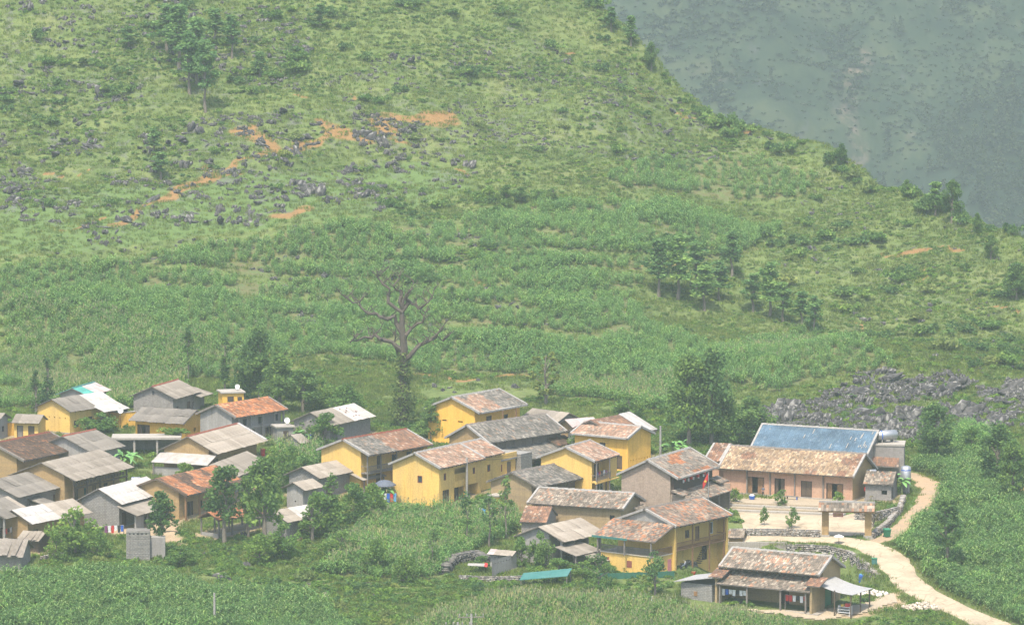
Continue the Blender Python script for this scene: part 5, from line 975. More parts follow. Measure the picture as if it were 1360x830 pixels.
def tree_proto(kind, seed):
    g = np.random.default_rng(seed); tr = MB(); sp = []
    if kind == 'fir':
        Hh, Ww = 8.0, 2.8
        for i in range(30):
            t = g.uniform(.08, 1); r = (1 - t) ** .6 * Ww * .5 + .12; a = g.uniform(0, 6.28); q = r * g.uniform(.3, .75); sp.append((q * math.cos(a), q * math.sin(a), t * Hh * .97, .42 + .5 * (1 - t) * g.uniform(.5, 1)))
        pal, per, sz, hb = 'fir', 60, .26, 0
    elif kind == 'slim':
        Hh, Ww = 8.0, 2.6
        for i in range(20):
            t = g.uniform(.18, 1); r = (.55 + .45 * math.sin(t * 7 + seed)) * Ww * .42; a = g.uniform(0, 6.28); q = r * g.uniform(0, .8); sp.append((q * math.cos(a), q * math.sin(a), t * Hh * .95, g.uniform(.35, .8)))
        pal, per, sz, hb = 'dark', 60, .27, .15
    elif kind == 'dark':
        Hh, Ww = 10.0, 7.0
        for i in range(46):
            t = g.uniform(.1, 1) ; r = (math.sin(min(1, t * 1.05) * math.pi) ** .5 * .9 + .1) * Ww * .5; a = g.uniform(0, 6.28); q = r * g.uniform(.2, .85); sp.append((q * math.cos(a), q * math.sin(a), (.1 + .84 * t) * Hh, g.uniform(.7, 1.5)))
        pal, per, sz, hb = 'dark', 42, .36, .2
    elif kind == 'broad':
        Hh, Ww = 6.0, 6.5
        for i in range(38):
            t = g.uniform(.05, 1); r = (math.sin((.15 + .85 * t) * math.pi) ** .6) * Ww * .5; a = g.uniform(0, 6.28); q = r * g.uniform(.2, .9); sp.append((q * math.cos(a), q * math.sin(a), (.08 + .84 * t) * Hh, g.uniform(.5, 1.15)))
        pal, per, sz, hb = 'mid', 48, .32, .15
    elif kind == 'umbrella':
        Hh, Ww = 10.0, 7.0
        for i in range(40):
            t = g.uniform(.0, 1); r = (1 - .75 * t ** 1.6) * Ww * .5; a = g.uniform(0, 6.28); q = r * g.uniform(.15, .9); sp.append((q * math.cos(a), q * math.sin(a), (.38 + .57 * t) * Hh, g.uniform(.55, 1.15)))
        pal, per, sz, hb = 'dark', 46, .36, .38
    elif kind == 'conic':
        Hh, Ww = 8.5, 5.6
        for i in range(46):
            t = g.uniform(0, 1) ** 1.2; r = (1 - t) ** .85 * Ww * .5 + .15; a = g.uniform(0, 6.28); q = r * g.uniform(.35, .9); sp.append((q * math.cos(a), q * math.sin(a), (.06 + .92 * t) * Hh, .35 + .75 * (1 - t) * g.uniform(.5, 1)))
        pal, per, sz, hb = 'mid', 52, .3, .05
    elif kind == 'young':
        Hh, Ww = 7.5, 3.0
        for i in range(16):
            t = g.uniform(0, 1); r = (math.sin((.1 + .85 * t) * math.pi)) * Ww * .5; a = g.uniform(0, 6.28); q = r * g.uniform(.1, .9); sp.append((q * math.cos(a), q * math.sin(a), (.42 + .55 * t) * Hh, g.uniform(.35, .75)))
        pal, per, sz, hb = 'dark', 48, .28, .4
    elif kind == 'sparse':
        Hh, Ww = 9.0, 6.0
        for i in range(30):
            t = g.uniform(.05, 1); r = (math.sin((.1 + .85 * t) * math.pi) ** .6) * Ww * .5; a = g.uniform(0, 6.28); q = r * g.uniform(.3, 1.0); sp.append((q * math.cos(a), q * math.sin(a), (.12 + .86 * t) * Hh, g.uniform(.25, .5)))
        pal, per, sz, hb = 'olive', 240, .3, .1
    elif kind == 'open':
        Hh, Ww = 5.2, 6.0
        for i in range(26):
            t = g.uniform(0, 1); r = (1 - .6 * t) * Ww * .5; a = g.uniform(0, 6.28); q = r * g.uniform(.2, .95); sp.append((q * math.cos(a), q * math.sin(a), (.3 + .66 * t) * Hh, g.uniform(.3, .75)))
        pal, per, sz, hb = 'dark', 55, .28, .15
    elif kind in ('bushy', 'young2'):
        Hh, Ww = 2.4, 2.6
        for i in range(18):
            t = g.uniform(.0, 1); r = math.sin((.25 + .7 * t) * math.pi) * Ww * .5; a = g.uniform(0, 6.28); q = r * g.uniform(.2, .8); sp.append((q * math.cos(a), q * math.sin(a), ((.25 if kind == 'young2' else .12) + .7 * t) * Hh, g.uniform(.25, .5)))
        pal, per, sz, hb = 'mid', 110, .2, .05
    elif kind == 'dead_bush':
        Hh, Ww = 4.2, 3.0
        for i in range(20):
            t = g.uniform(.0, 1); r = math.sin((.25 + .6 * t) * math.pi) * Ww * .5; a = g.uniform(0, 6.28); q = r * g.uniform(.2, .9); sp.append((q * math.cos(a), q * math.sin(a), (.2 + .75 * t) * Hh, g.uniform(.25, .5)))
        pal, per, sz, hb = 'brown', 50, .2, .05
    else:   # pine
        Hh, Ww = 12.0, 4.6
        for i in range(34):
            t = g.uniform(0, 1); r = (1 - t) ** .7 * Ww * .5 * (.6 + .4 * math.sin(t * 20 + seed)) + .2; a = g.uniform(0, 6.28); q = r * g.uniform(.3, .95); sp.append((q * math.cos(a), q * math.sin(a), (.30 + .68 * t) * Hh, g.uniform(.45, .95)))
        pal, per, sz, hb = 'pine', 56, .36, .3
    th = .030 * Hh if kind not in ('bushy', 'young2') else .05
    if kind in ('young', 'slim', 'pine'): th = .016 * Hh
    bend = [(0, 0, -.4)] + [(g.normal(0, .02 * Hh) * i / 4, g.normal(0, .02 * Hh) * i / 4, Hh * .9 * i / 5) for i in range(1, 6)]
    tr.tube(bend, [th * (1.25 if i == 0 else 1 - .17 * i) + .01 for i in range(6)], 7)
    for (x, y, z, r) in sp[::2]:
        b0 = np.array(bend[max(1, min(4, int(z / Hh * 5)))]); z0 = max(hb * Hh, z * .75 - .3)
        t_ = z0 / (Hh * .9); i0 = min(4, int(t_ * 5)); f = t_ * 5 - i0; b0 = np.array(bend[i0]) * (1 - f) + np.array(bend[i0 + 1]) * f
        e = np.array((x, y, z)); mid = (b0 + e) / 2 + np.array((0, 0, .12 * r)); tr.tube([b0, mid, e], [th * .42, th * .28, th * .1], 5, False)
    C, S = clumps(sp, per * 1.6, g)
    V, F, col = leaves(C, sz * .92, pal, g, S)
    return tr.mesh('trunk', 'bark'), np_mesh('crown', V, F, 'leaf', col), Hh, Ww
SHORT = dict(top_left_yellow='the cream-roofed yellow house', teal_roof='the teal-roofed house', top_stone='the upper stone house', orange_two_storey='the bright orange roof', ochre_shed='the low ochre shed',
    awning_house='the white gable awning', ribbed_shed='the ribbed grey shed', orange_mid='the ochre house with orange roof', dark_brown='the dark brown roof', grey_behind='the smooth grey roof', big_grey='the broad grey roof',
    left_grey='the streaky grey roof', white_roof='the bright white roof', edge_grey='the left-edge grey house', white_grey='the cream-and-grey roof', small_orange='the small orange-roofed shed', brick_house='the grey brick house',
    brick_low='the low block outhouse', patch_roof='the patched shed roof', white_spot='the rust-spotted white roof', tiny_gable='the tiny grey outhouse', two_tone='the two-tone tiled house', front_yellow='the plain-gabled yellow house',
    front_bay='the yellow bay', annex='the yellow annex', back_yellow='the meadow-side yellow house', dark_long='the dark grey long roof', grey_sheds='the grey sheet shed', pink_sheet='the pinkish sheet roof', right_gable='the right-facing yellow gable',
    brown_white='the brown-and-white roof', balcony_yellow='the balcony house', grey_brown='the grey-brown low house', brown_long='the long mud-walled house', small_brown='the little reddish outhouse', big_sheet='the open-fronted barn', vent_shed='the vented shed',
    orange_front='the balustraded yellow house', stone_big='the big stone house', pink_long='the salmon-pink house', pink_side='the pink side house', blue_roof='the blue roof', stone_hut='the stone hut', lower_house='the lowest roadside house',
    far_left_grey='the left-edge gable', low_left='the low gatehouse', side_tiles='the tiny tiled lean-to', shack_plank='the plank shack', edge_shack='the corner shack')
def near(x, y):
    """how a spot lies to the closest building"""
    k, d = min(((k, math.hypot(x - h.x, y - h.y) - h.L * .3) for k, h in HOUSES.items()), key=lambda q: q[1])
    h = HOUSES[k]; dx, dy = x - h.x, y - h.y
    rel = ('behind' if dy > 0 else 'in front of') if abs(dy) > abs(dx) * 1.1 else ('right of' if dx > 0 else 'left of')
    return f'{rel} {SHORT[k]}', d
KIND = dict(fir=('fir_tree', 'dark narrow fir'), slim=('slender_tree', 'slender leafy tree'), dark=('broadleaf_tree', 'dark dense tree'), broad=('broadleaf_tree', 'bushy green tree'), umbrella=('broadleaf_tree', 'spreading tree with bare lower trunk'),
    conic=('conical_tree', 'cone-shaped green tree'), young=('young_tree', 'thin young tree'), sparse=('sparse_tree', 'thinly leaved pale tree'), open=('fruit_tree', 'low open-crowned fruit tree'), bushy=('garden_shrub', 'round green shrub'), young2=('garden_shrub', 'small potted-looking sapling'),
    dead_bush=('dry_shrub', 'brown dry leggy shrub'), pine=('pine_tree', 'tall pine'))
PROTO = {}
rows = []
for i, (x, y, z, hh, ww, k) in enumerate(TREES):
    if y > 760: where = 'on the ridge line against the far mountain' if float(np.interp(x, CX, CY)) - y < 14 else ('on the upper left rocky slope' if x < -20 else 'in the pine stand right of the corn terraces' if k == 'pine' else 'in the shrub band above the corn terraces')
    else:
        r_, d = near(x, y); where = r_ if d < 26 else 'in the field beyond ' + r_.split(' ', 1)[1].replace('of ', '').replace('front ', '')
        if x > 60 and y < 735: where = 'in the right-hand cornfield ' + ('below the rocky knoll' if y > 640 else 'by the road bend')
        if k == 'young2' : where = 'in the pale courtyard'
    rows.append([x, y, z, hh, ww, k, f'{KIND[k][1]} {where}'])
same = {}
for r_ in rows: same.setdefault(r_[6], []).append(r_)
ORD = ['first', 'second', 'third', 'fourth', 'fifth', 'sixth', 'seventh', 'eighth', 'ninth', 'tenth', 'eleventh', 'twelfth', 'thirteenth']
for lb, L_ in same.items():
    if len(L_) > 1:
        L_.sort(key=lambda q: q[0] / q[1])
        for i, r_ in enumerate(L_): r_[6] = lb + (f', {"left" if i == 0 else "right"} one' if len(L_) == 2 else f', {ORD[i]} from left')
for i, (x, y, z, hh, ww, k, lb) in enumerate(rows):
    v = (k, i % (3 if k in ('dark', 'broad', 'pine') else 2))
    if v not in PROTO: PROTO[v] = tree_proto(k, 100 + i)
    tm, cm, Hh, Ww = PROTO[v]
    ww = ww * (1.45 if k == 'pine' else 1.0); t = thing(KIND[k][0], lb, 'shrub' if k in ('bushy', 'young2', 'dead_bush') else 'tree', (x, y, g1(x, y) - .1), random.uniform(0, 6.28), 'trees and shrubs')
    t.scale = (ww / Ww, ww / Ww, hh / Hh)
    obj('trunk', tm, t); obj('crown', cm, t)

# the big dead tree with ivy round its foot
dx, dy, dz = PTS['dead_tree']
t = thing('dead_tree', 'huge leafless dead tree with twisted pale limbs and ivy-covered foot', 'tree', (dx, dy, dz)); t.scale = (1.1, 1.1, 1.1)
tr = MB(); tr.tube([(0, 0, -.5), (.05, 0, 3), (.15, 0, 7), (.0, 0, 9), (.2, 0, 11), (-.1, 0, 14), (-.05, .2, 17.2), (-.3, .3, 19.2)], [.95, .8, .70, .66, .54, .40, .27, .15], 10); tr.build('trunk', 'dead_bark', t)
def limb(pts, r0, twigs=3, seed=0):
    g = random.Random(seed); b = MB(); P = [Vector(p) for p in pts]; Q = []
    for i in range(len(P) - 1):
        for f in (0, .5): Q.append(P[i].lerp(P[i + 1], f) + Vector((g.uniform(-.38, .38), g.uniform(-.4, .4), g.uniform(-.42, .42))) * (1 if f or i else 0))
    Q.append(P[-1]); n = len(Q); b.tube(Q, [1.15 * r0 * (1 - .84 * i / (n - 1)) * (1 + .15 * math.sin(i * 2.1 + seed)) for i in range(n)], 7)
    for k in range(twigs):
        i = g.randint(n // 3, n - 1); q = Q[i]; a = g.uniform(-2.2, 2.2); l_ = g.uniform(.8, 1.9)
        m = q + Vector((math.sin(a) * l_ * .5, g.uniform(-.5, .5), l_ * .45)); e = m + Vector((math.sin(a + g.uniform(-.8, .8)) * l_ * .5, g.uniform(-.4, .4), l_ * .5 * g.uniform(.2, 1.2))); b.tube([q, m, e], [r0 * .34, r0 * .22, r0 * .07], 5)
        for _ in range(4): w_ = m.lerp(e, g.random()); v_ = w_ + Vector((g.uniform(-.7, .7), g.uniform(-.3, .3), g.uniform(-.1, .8))); b.tube([w_, w_.lerp(v_, .5) + Vector((0, 0, .08)), v_], [r0 * .14, r0 * .1, r0 * .03], 4)
    b.build('limb', 'dead_bark', t)
limb([(0, 0, 10.6), (-1.6, -.4, 12.2), (-3.4, -.6, 12.4), (-4.6, -.2, 12.9), (-6.2, 0, 12.4), (-7.4, .2, 11.8)], 0.33, 12, 1)
limb([(0, 0, 13), (-1.2, .4, 15.4), (-3.2, .5, 15.2), (-4.8, .4, 16.2), (-6.0, .2, 17.4), (-7.9, .4, 18.0)], 0.33, 13, 2)
limb([(0, 0, 16), (-1.6, -.3, 17.6), (-2.0, -.2, 19.2), (-3.0, -.2, 20.2), (-3.2, 0, 21.6)], 0.27, 13, 3)
limb([(0, 0, 16.6), (-.4, .4, 18.6), (-1.0, .2, 20.0), (-.4, .3, 21.2)], 0.24, 12, 4)
limb([(0, 0, 16.2), (.8, .4, 17.6), (1.8, .3, 17.2), (2.6, 0, 16.3), (3.4, .2, 17.8), (4.4, .2, 19.2)], 0.28, 12, 5)
limb([(0, 0, 11.6), (1.2, .3, 13.8), (2.6, .2, 14.6), (3.2, 0, 16.0)], 0.27, 11, 6)
limb([(0, 0, 16.8), (.8, -.3, 18.8), (1.6, -.2, 20.3)], 0.22, 11, 7)
limb([(0, 0, 9.2), (1.6, -.5, 11.0), (3.2, -.4, 12.0), (4.8, -.2, 12.6), (5.6, 0, 12.0)], 0.35, 11, 8)
limb([(4.0, -.3, 12.3), (5.0, -.3, 13.6), (6.0, -.3, 14.6)], 0.19, 10, 9)
limb([(0, 0, 9.0), (-.9, .6, 10.6), (-1.4, .8, 12.0), (-.9, 1, 14.0)], 0.23, 10, 10)
g = np.random.default_rng(3); n = 3000; zz = g.random(n) ** 1.1 * 10.4; a = g.uniform(0, 6.28, n); rr = (1.0 + .95 * np.exp(-((zz - 2.5) / 2.6) ** 2) + .35 * np.sin(zz * 2 + a)) * g.random(n) ** .4
V, F, col = leaves(np.stack([rr * np.cos(a), rr * np.sin(a), zz], 1), .3, 'olive', g, np.clip(.35 + .3 * np.sin(zz * 3 + a * 2), 0, 1)); V[:, 0] += .05
obj('ivy', np_mesh('ivy', V, F, 'leaf', col), t, kind='stuff')

# banana plants: a stalk and long arching leaf blades
def banana(x, y, z, hh, lb, seed):
    g = random.Random(seed); t = thing('banana_plant', lb, 'plant', (x, y, g1(x, y)), g.uniform(0, 6), 'banana plants')
    s = MB(); s.tube([(0, 0, -.3), (0, 0, hh * .3), (.05, 0, hh * .55)], [.16, .13, .08], 7); s.build('stalk', 'leaf_stalk', t)
    for i in range(9):
        a = i * 2.4 + g.uniform(-.3, .3); l_ = hh * g.uniform(.5, .75); up = g.uniform(.35, 1.3); b = MB(); n = 7; w = .34
        pts = []
        for k in range(n + 1):
            q = k / n; r = l_ * q * math.cos(up) * 1.05 + .02; z_ = hh * .5 + l_ * (math.sin(up) * q - .75 * q * q * (1.3 - math.sin(up) * .5)); ww = w * math.sin(math.pi * min(1, q * .92 + .06)) ** .7
            pts.append((r, z_, ww))
        vs = []; ca, sa = math.cos(a), math.sin(a)
        for r, z_, ww in pts: vs += [(r * ca - ww * sa, r * sa + ww * ca, z_ - ww * .25), (r * ca, r * sa, z_), (r * ca + ww * sa, r * sa - ww * ca, z_ - ww * .25)]
        b.add(vs, [f_ for k in range(n) for f_ in ((3 * k, 3 * k + 3, 3 * k + 4, 3 * k + 1), (3 * k + 1, 3 * k + 4, 3 * k + 5, 3 * k + 2))]); b.build('leaf_blade', 'banana_leaf', t)
plain('banana_leaf', (.10, .22, .05), .5); plain('leaf_stalk', (.14, .17, .06))
BL = ['banana plant with pale leaves behind the big stone house', 'shorter banana plant behind the big stone house', 'banana plant with dark leaves among the grey roofs at left', 'second banana plant among the grey roofs, smaller', 'banana plant by the washing line below the stone gable', 'tall banana plant behind the stone hut', 'lower banana plant in front of the upright steel tank', 'banana plant left of the umbrella stall', 'small banana plant beside the stone hut wall']
for i, ((x, y, z, hh), lb) in enumerate(zip(BAN, BL)): banana(x, y, z, hh, lb, i)

# scattered growth: points carrying size, turn and kind, instanced by geometry nodes
LIB = {}
def scatter(name, protos, P, sc, ix=None):
    """ONE object of countless small plants: each point gets one of the protos"""
    key = tuple(m.name for m in protos)
    if key not in LIB:
        c = bpy.data.collections.new('kinds_' + name)
        for i, m in enumerate(protos): c.objects.link(bpy.data.objects.new(f'{name}_kind_{i:02d}', m))
        ng = bpy.data.node_groups.new('scatter_' + name, 'GeometryNodeTree')
        ng.interface.new_socket('Geometry', in_out='INPUT', socket_type='NodeSocketGeometry'); ng.interface.new_socket('Geometry', in_out='OUTPUT', socket_type='NodeSocketGeometry')
        n = ng.nodes; l = ng.links; gi = n.new('NodeGroupInput'); go = n.new('NodeGroupOutput'); iop = n.new('GeometryNodeInstanceOnPoints'); ci = n.new('GeometryNodeCollectionInfo')
        ci.inputs['Collection'].default_value = c; ci.inputs['Separate Children'].default_value = True; ci.inputs['Reset Children'].default_value = True
        def na(nm, ty): a = n.new('GeometryNodeInputNamedAttribute'); a.data_type = ty; a.inputs['Name'].default_value = nm; return a.outputs[0]
        cx = n.new('ShaderNodeCombineXYZ'); l.new(na('rz', 'FLOAT'), cx.inputs[2])
        l.new(gi.outputs[0], iop.inputs['Points']); l.new(ci.outputs[0], iop.inputs['Instance']); iop.inputs['Pick Instance'].default_value = True
        l.new(na('ix', 'INT'), iop.inputs['Instance Index']); l.new(cx.outputs[0], iop.inputs['Rotation']); l.new(na('sc', 'FLOAT'), iop.inputs['Scale']); l.new(iop.outputs[0], go.inputs[0])
        LIB[key] = ng
    n_ = len(P); me = bpy.data.meshes.new(name); me.vertices.add(n_); me.vertices.foreach_set('co', np.asarray(P, np.float32).ravel())
    a = me.attributes.new('sc', 'FLOAT', 'POINT'); a.data.foreach_set('value', np.asarray(sc, np.float32))
    a = me.attributes.new('rz', 'FLOAT', 'POINT'); a.data.foreach_set('value', rng.uniform(0, 6.283, n_).astype(np.float32))
    a = me.attributes.new('ix', 'INT', 'POINT'); a.data.foreach_set('value', (rng.integers(0, len(protos), n_) if ix is None else ix).astype(np.int32))
    for m in protos[:1]: me.materials.append(m.materials[0])
    o = obj(name, me, kind='stuff'); md = o.modifiers.new('scatter', 'NODES'); md.node_group = LIB[key]
    return o
def corn_proto(seed, pal, tassel, n=6, hgt=1.85):
    g = np.random.default_rng(seed); Vs, Fs, Cs = [], [], []; o = 0; P = np.array(GREENS[pal])
    for p in range(n):
        bx, by = (p % 3 - 1) * .62 + g.normal(0, .1), (p // 3 - .5) * .55 + g.normal(0, .08); hh = hgt * g.uniform(.8, 1.12)
        a = g.uniform(0, 3.14)
        for q in (0, 1.57):
            c, s_ = math.cos(q) * .03, math.sin(q) * .03
            Vs += [(bx - c, by - s_, -.15), (bx + c, by + s_, -.15), (bx + c * .5, by + s_ * .5, hh), (bx - c * .5, by - s_ * .5, hh)]; Fs.append((o, o + 1, o + 2, o + 3)); Cs.append(P[1]); o += 4
        for k in range(8):
            aa = a + (k % 2) * 3.14 + g.normal(0, .5); z0 = hh * (.18 + .09 * k); l_ = g.uniform(.5, .85); w = .075; up = g.uniform(.5, .8); ca, sa = math.cos(aa), math.sin(aa)
            pr = [(0, z0, w * .6), (l_ * .45, z0 + l_ * .42 * up, w), (l_ * .85, z0 + l_ * .25 * up, w * .75), (l_ * 1.05, z0 - l_ * .08, .01)]
            for (r, z, ww) in pr: Vs += [(bx + r * ca - ww * sa, by + r * sa + ww * ca, z), (bx + r * ca + ww * sa, by + r * sa - ww * ca, z)]
            for j in range(3): Fs.append((o + 2 * j, o + 2 * j + 1, o + 2 * j + 3, o + 2 * j + 2)); Cs.append(P[g.integers(0, 4)] * g.uniform(.85, 1.15))
            o += 8
        if tassel:
            for k in range(3):
                aa = g.uniform(0, 6.28); ca, sa = math.cos(aa) * .2, math.sin(aa) * .2
                Vs += [(bx - sa * .12, by + ca * .12, hh - .05), (bx + sa * .12, by - ca * .12, hh - .05), (bx + ca + sa * .12, by + sa - ca * .12, hh + .38), (bx + ca - sa * .12, by + sa + ca * .12, hh + .38)]; Fs.append((o, o + 1, o + 2, o + 3)); Cs.append(np.array((.28, .28, .15)) * g.uniform(.8, 1.15)); o += 4
    return np_mesh('corn_plants', Vs, Fs, 'leaf', np.array(Cs))
CORN_G = [corn_proto(i, 'corn', False) for i in range(4)]
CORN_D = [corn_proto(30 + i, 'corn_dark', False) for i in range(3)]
CORN_T = [corn_proto(10 + i, 'tassel', True, hgt=2.0) for i in range(4)]
def bush_proto(seed, pal, r=1.0, n=150, sz=.26, flat=.75):
    g = np.random.default_rng(seed); sp = [(g.normal(0, .42 * r), g.normal(0, .42 * r), r * g.uniform(.2, .75) * flat, r * g.uniform(.3, .62)) for _ in range(8)]
    C, S = [], []
    for (x, y, z, q) in sp:
        m = n // 8; d = g.normal(size=(m, 3)); d /= np.linalg.norm(d, axis=1)[:, None]; p = d * q * (g.random(m) ** .4)[:, None]; p[:, 2] = np.abs(p[:, 2]) * .9; C.append(p + (x, y, z * .7)); S.append(np.full(m, g.uniform(.1, .8)))
    V, F, col = leaves(np.concatenate(C), sz * r, pal, g, np.concatenate(S)); return np_mesh('low_bushes', V, F, 'leaf', col)
BUSH = [bush_proto(1, 'mid'), bush_proto(2, 'olive'), bush_proto(3, 'dark'), bush_proto(4, 'light'), bush_proto(5, 'mid'), bush_proto(6, 'dark')]
def tuft_proto(seed, pal='grass', n=44, hgt=.42, r=.75):
    g = np.random.default_rng(seed); Vs, Fs, Cs = [], [], []; P = np.array(GREENS[pal])
    for k in range(n):
        a = g.uniform(0, 6.28); q = r * math.sqrt(g.random()); x, y = q * math.cos(a), q * math.sin(a); b = g.uniform(0, 6.28); w = .055; h_ = hgt * g.uniform(.5, 1.2); lx, ly = g.normal(0, .16, 2)
        Vs += [(x - w * math.cos(b), y - w * math.sin(b), -.08), (x + w * math.cos(b), y + w * math.sin(b), -.08), (x + lx + .012, y + ly, h_), (x + lx - .012, y + ly, h_)]; Fs.append((4 * k, 4 * k + 1, 4 * k + 2, 4 * k + 3)); Cs.append(P[g.integers(0, 4)] * g.uniform(.85, 1.15))
    return np_mesh('grass_tufts', Vs, Fs, 'leaf', np.array(Cs))
TUFT = [tuft_proto(1), tuft_proto(2), tuft_proto(3, 'grass', 40, .45), tuft_proto(4, 'light', 44, .35)]
def slope(x, y): return (gz(x, y + .6) - gz(x, y - .6)) / 1.2
def jgrid(x0, x1, y0, y1, sx, sy):
    X, Y = np.meshgrid(np.arange(x0, x1, sx), np.arange(y0, y1, sy)); X = X.ravel() + rng.uniform(-.42, .42, X.size) * sx; Y = Y.ravel() + rng.uniform(-.42, .42, X.size) * sy
    return X, Y
def in_any(names, x, y, amp=1.2):
    u, v = wob(x, y, amp, 5); r = np.zeros(len(x), bool)
    for k in names: r |= inpoly(POLY[k], u, v)
    return r
SIZES = {k: (math.cos(v[3]), math.sin(v[3]), *v[:2], v[4], v[5]) for k, v in H.items()}
def clear_of_houses(x, y, m=.3):
    ok = np.ones(len(x), bool)
    for (c, s_, hx, hy, L, W_) in SIZES.values():
        dx, dy = x - hx, y - hy; ok &= ~((np.abs(dx * c + dy * s_) < L / 2 + m) & (np.abs(-dx * s_ + dy * c) < W_ / 2 + m))
    return ok
def road_clear(x, y, m=0.0):
    return (segdist(LINES['road'], x, y) > 3.0 + m) & (segdist(LINES['track'], x, y) > 2.0 + m)
PAVED = ['courtyard', 'yard_low']
def paved(x, y): return in_any(PAVED, x, y, .2)
def soil_clear(x, y, f=1.0):
    ok = np.ones(len(x), bool)
    for P, w in SOIL: ok &= segdist(P, *wob(x, y, 2.2, 4, 3)) > w * f * (1.0 + 1.2 * (y > 735)) * .8
    return ok
def lay(name, protos, x, y, sc, sink=0.0, ix=None): return scatter(name, protos, np.stack([x, y, gz(x, y) - sink], 1), sc, ix)
def field(name, key, protos, sx=1.75, sy=.95, gap=.0, terr=False, mn=.85, mx=1.15):
    P = np.array(POLY[key]); x, y = jgrid(P[:, 0].min() - 2, P[:, 0].max() + 2, P[:, 1].min() - 2, P[:, 1].max() + 2, sx, sy)
    ok = in_any([key], x, y) & clear_of_houses(x, y, .8) & road_clear(x, y, .4) & ~paved(x, y) & soil_clear(x, y, .9)
    if gap: ok &= vnoise(x / 9, y / 7, 70) + .4 * vnoise(x / 3, y / 2.5, 71) > gap
    if terr: ok &= slope(x, y) < .60
    x, y = x[ok], y[ok]; lay(name, protos, x, y, rng.uniform(mn, mx, len(x)) * (.68 + .62 * vnoise(x / 9, y / 7, 72)), ix=None)
MIX = CORN_G
field('corn_field', 'corn_terr', CORN_G, 1.7, .95, .36, True, .75, 1.0)
field('corn_field', 'corn_up', CORN_G, 1.8, 1.1, .42, True, .65, .85)
field('corn_field', 'corn_left', CORN_T[:2] + CORN_G[:2], 1.7, 1.0, .33, False, .8, 1.05)
field('corn_field', 'corn_v2', CORN_T + CORN_G[:1], 1.7, 1.0, .25)
field('corn_field', 'corn_right_mid', CORN_G + CORN_T[:1], 1.8, 1.1, .12, False, .75, 1.0)
field('corn_field', 'corn_mid', CORN_G + CORN_T[:3], 1.6, .85, .22)
field('corn_field', 'corn_tassel', CORN_T, 1.55, .85)
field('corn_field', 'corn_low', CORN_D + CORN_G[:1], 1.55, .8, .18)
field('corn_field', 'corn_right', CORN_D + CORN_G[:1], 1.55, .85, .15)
field('corn_field', 'corn_village', CORN_G[:2] + CORN_T[:2], 1.6, .9)
field('corn_field', 'corn_back', CORN_G[:2] + CORN_T, 1.7, .95, .3)
field('corn_field', 'corn_right_up', CORN_G, 1.7, .95, .25)

# undergrowth on the slopes and between the houses
x, y = jgrid(-118, 118, 728, 915, 1.25, 1.5)
yc = np.interp(x, CX, CY); dens = .30 + 1.0 * (vnoise(x / 13, y / 15, 80) - .42) + .55 * (vnoise(x / 4.5, y / 5, 81) - .5)
dens = dens + .35 * in_any(['scrub_right', 'bush_band', 'bush_band2', 'bush_band3', 'pine_under'], x, y, 2.5) + .42 * in_any(['scrub_top'], x, y, 6)
cz = in_any(CORN_ZONES, x, y); stp = slope(x, y) > .60
dens = np.where(cz, np.where(stp, .42, .04), dens); dens = dens - .35 * in_any(['lawn', 'meadow'], x, y)
dens = dens + .5 * (in_any(['bush_band', 'bush_band3', 'bush_band2', 'pine_under'], x, y, 2) & cz)
ok = (rng.random(len(x)) < dens * 1.15) & (y < yc + 6) & soil_clear(x, y, 1.15); x, y = x[ok], y[ok]
big = vnoise(x / 6, y / 6, 82)
kind = np.where(rng.random(len(x)) < .45, rng.choice([0, 4, 3], len(x)), rng.choice([1, 2, 3, 1], len(x)))
kind = np.where(in_any(['scrub_top', 'pine_under'], x, y, 6) & (rng.random(len(x)) < .6), rng.choice([2, 4, 0], len(x)), kind)
lay('hillside_undergrowth', BUSH, x, y, rng.uniform(.30, .72, len(x)) * (.55 + .9 * big), .06, kind)
x, y = jgrid(-118, 118, 716, 915, 1.15, 1.3)
ok = (~in_any(['meadow'], x, y) | (rng.random(len(x)) < .75)) & (~in_any(CORN_ZONES, x, y) | (slope(x, y) > .55) | (rng.random(len(x)) < .4)) & (soil_clear(x, y, .45) | (rng.random(len(x)) < .25)) & (y < np.interp(x, CX, CY) + 4) & (rng.random(len(x)) < .85) & clear_of_houses(x, y, .8) & road_clear(x, y)
x, y = x[ok], y[ok]; lay('hillside_grass', TUFT, x, y, rng.uniform(.7, 1.3, len(x)))
x, y = jgrid(-82, 82, 556, 735, .95, 1.0)
ok = (~in_any(CORN_ZONES, x, y) | ~road_clear(x, y, 1.3)) & clear_of_houses(x, y, .5) & (road_clear(x, y, -.35) | (road_clear(x, y, -.9) & (rng.random(len(x)) < .4))) & ~paved(x, y) & soil_clear(x, y) & ~in_any(['terrace', 'yard_left', 'yard_mid', 'meadow'], x, y, .4) & (vnoise(x / 5, y / 5, 85) > .2)
x, y = x[ok], y[ok]; lay('village_grass', TUFT, x, y, rng.uniform(.6, 1.2, len(x)))
VG = ['village_green', 'village_green2', 'village_green3', 'village_green4', 'green_hedge', 'green_back']
x, y = jgrid(-82, 82, 556, 735, 1.1, 1.2)
d_ = np.where(in_any(VG, x, y), .75, .16) + .5 * (vnoise(x / 6, y / 6, 86) - .5); d_ = d_ + .25 * in_any(['verge_right', 'verge_low', 'verge_path'], x, y)
ok = (rng.random(len(x)) < d_) & ~in_any(CORN_ZONES, x, y) & clear_of_houses(x, y, 1.0) & road_clear(x, y, .5) & ~paved(x, y) & ~in_any(['terrace', 'yard_left', 'yard_mid', 'yard_q', 'meadow'], x, y, .4)
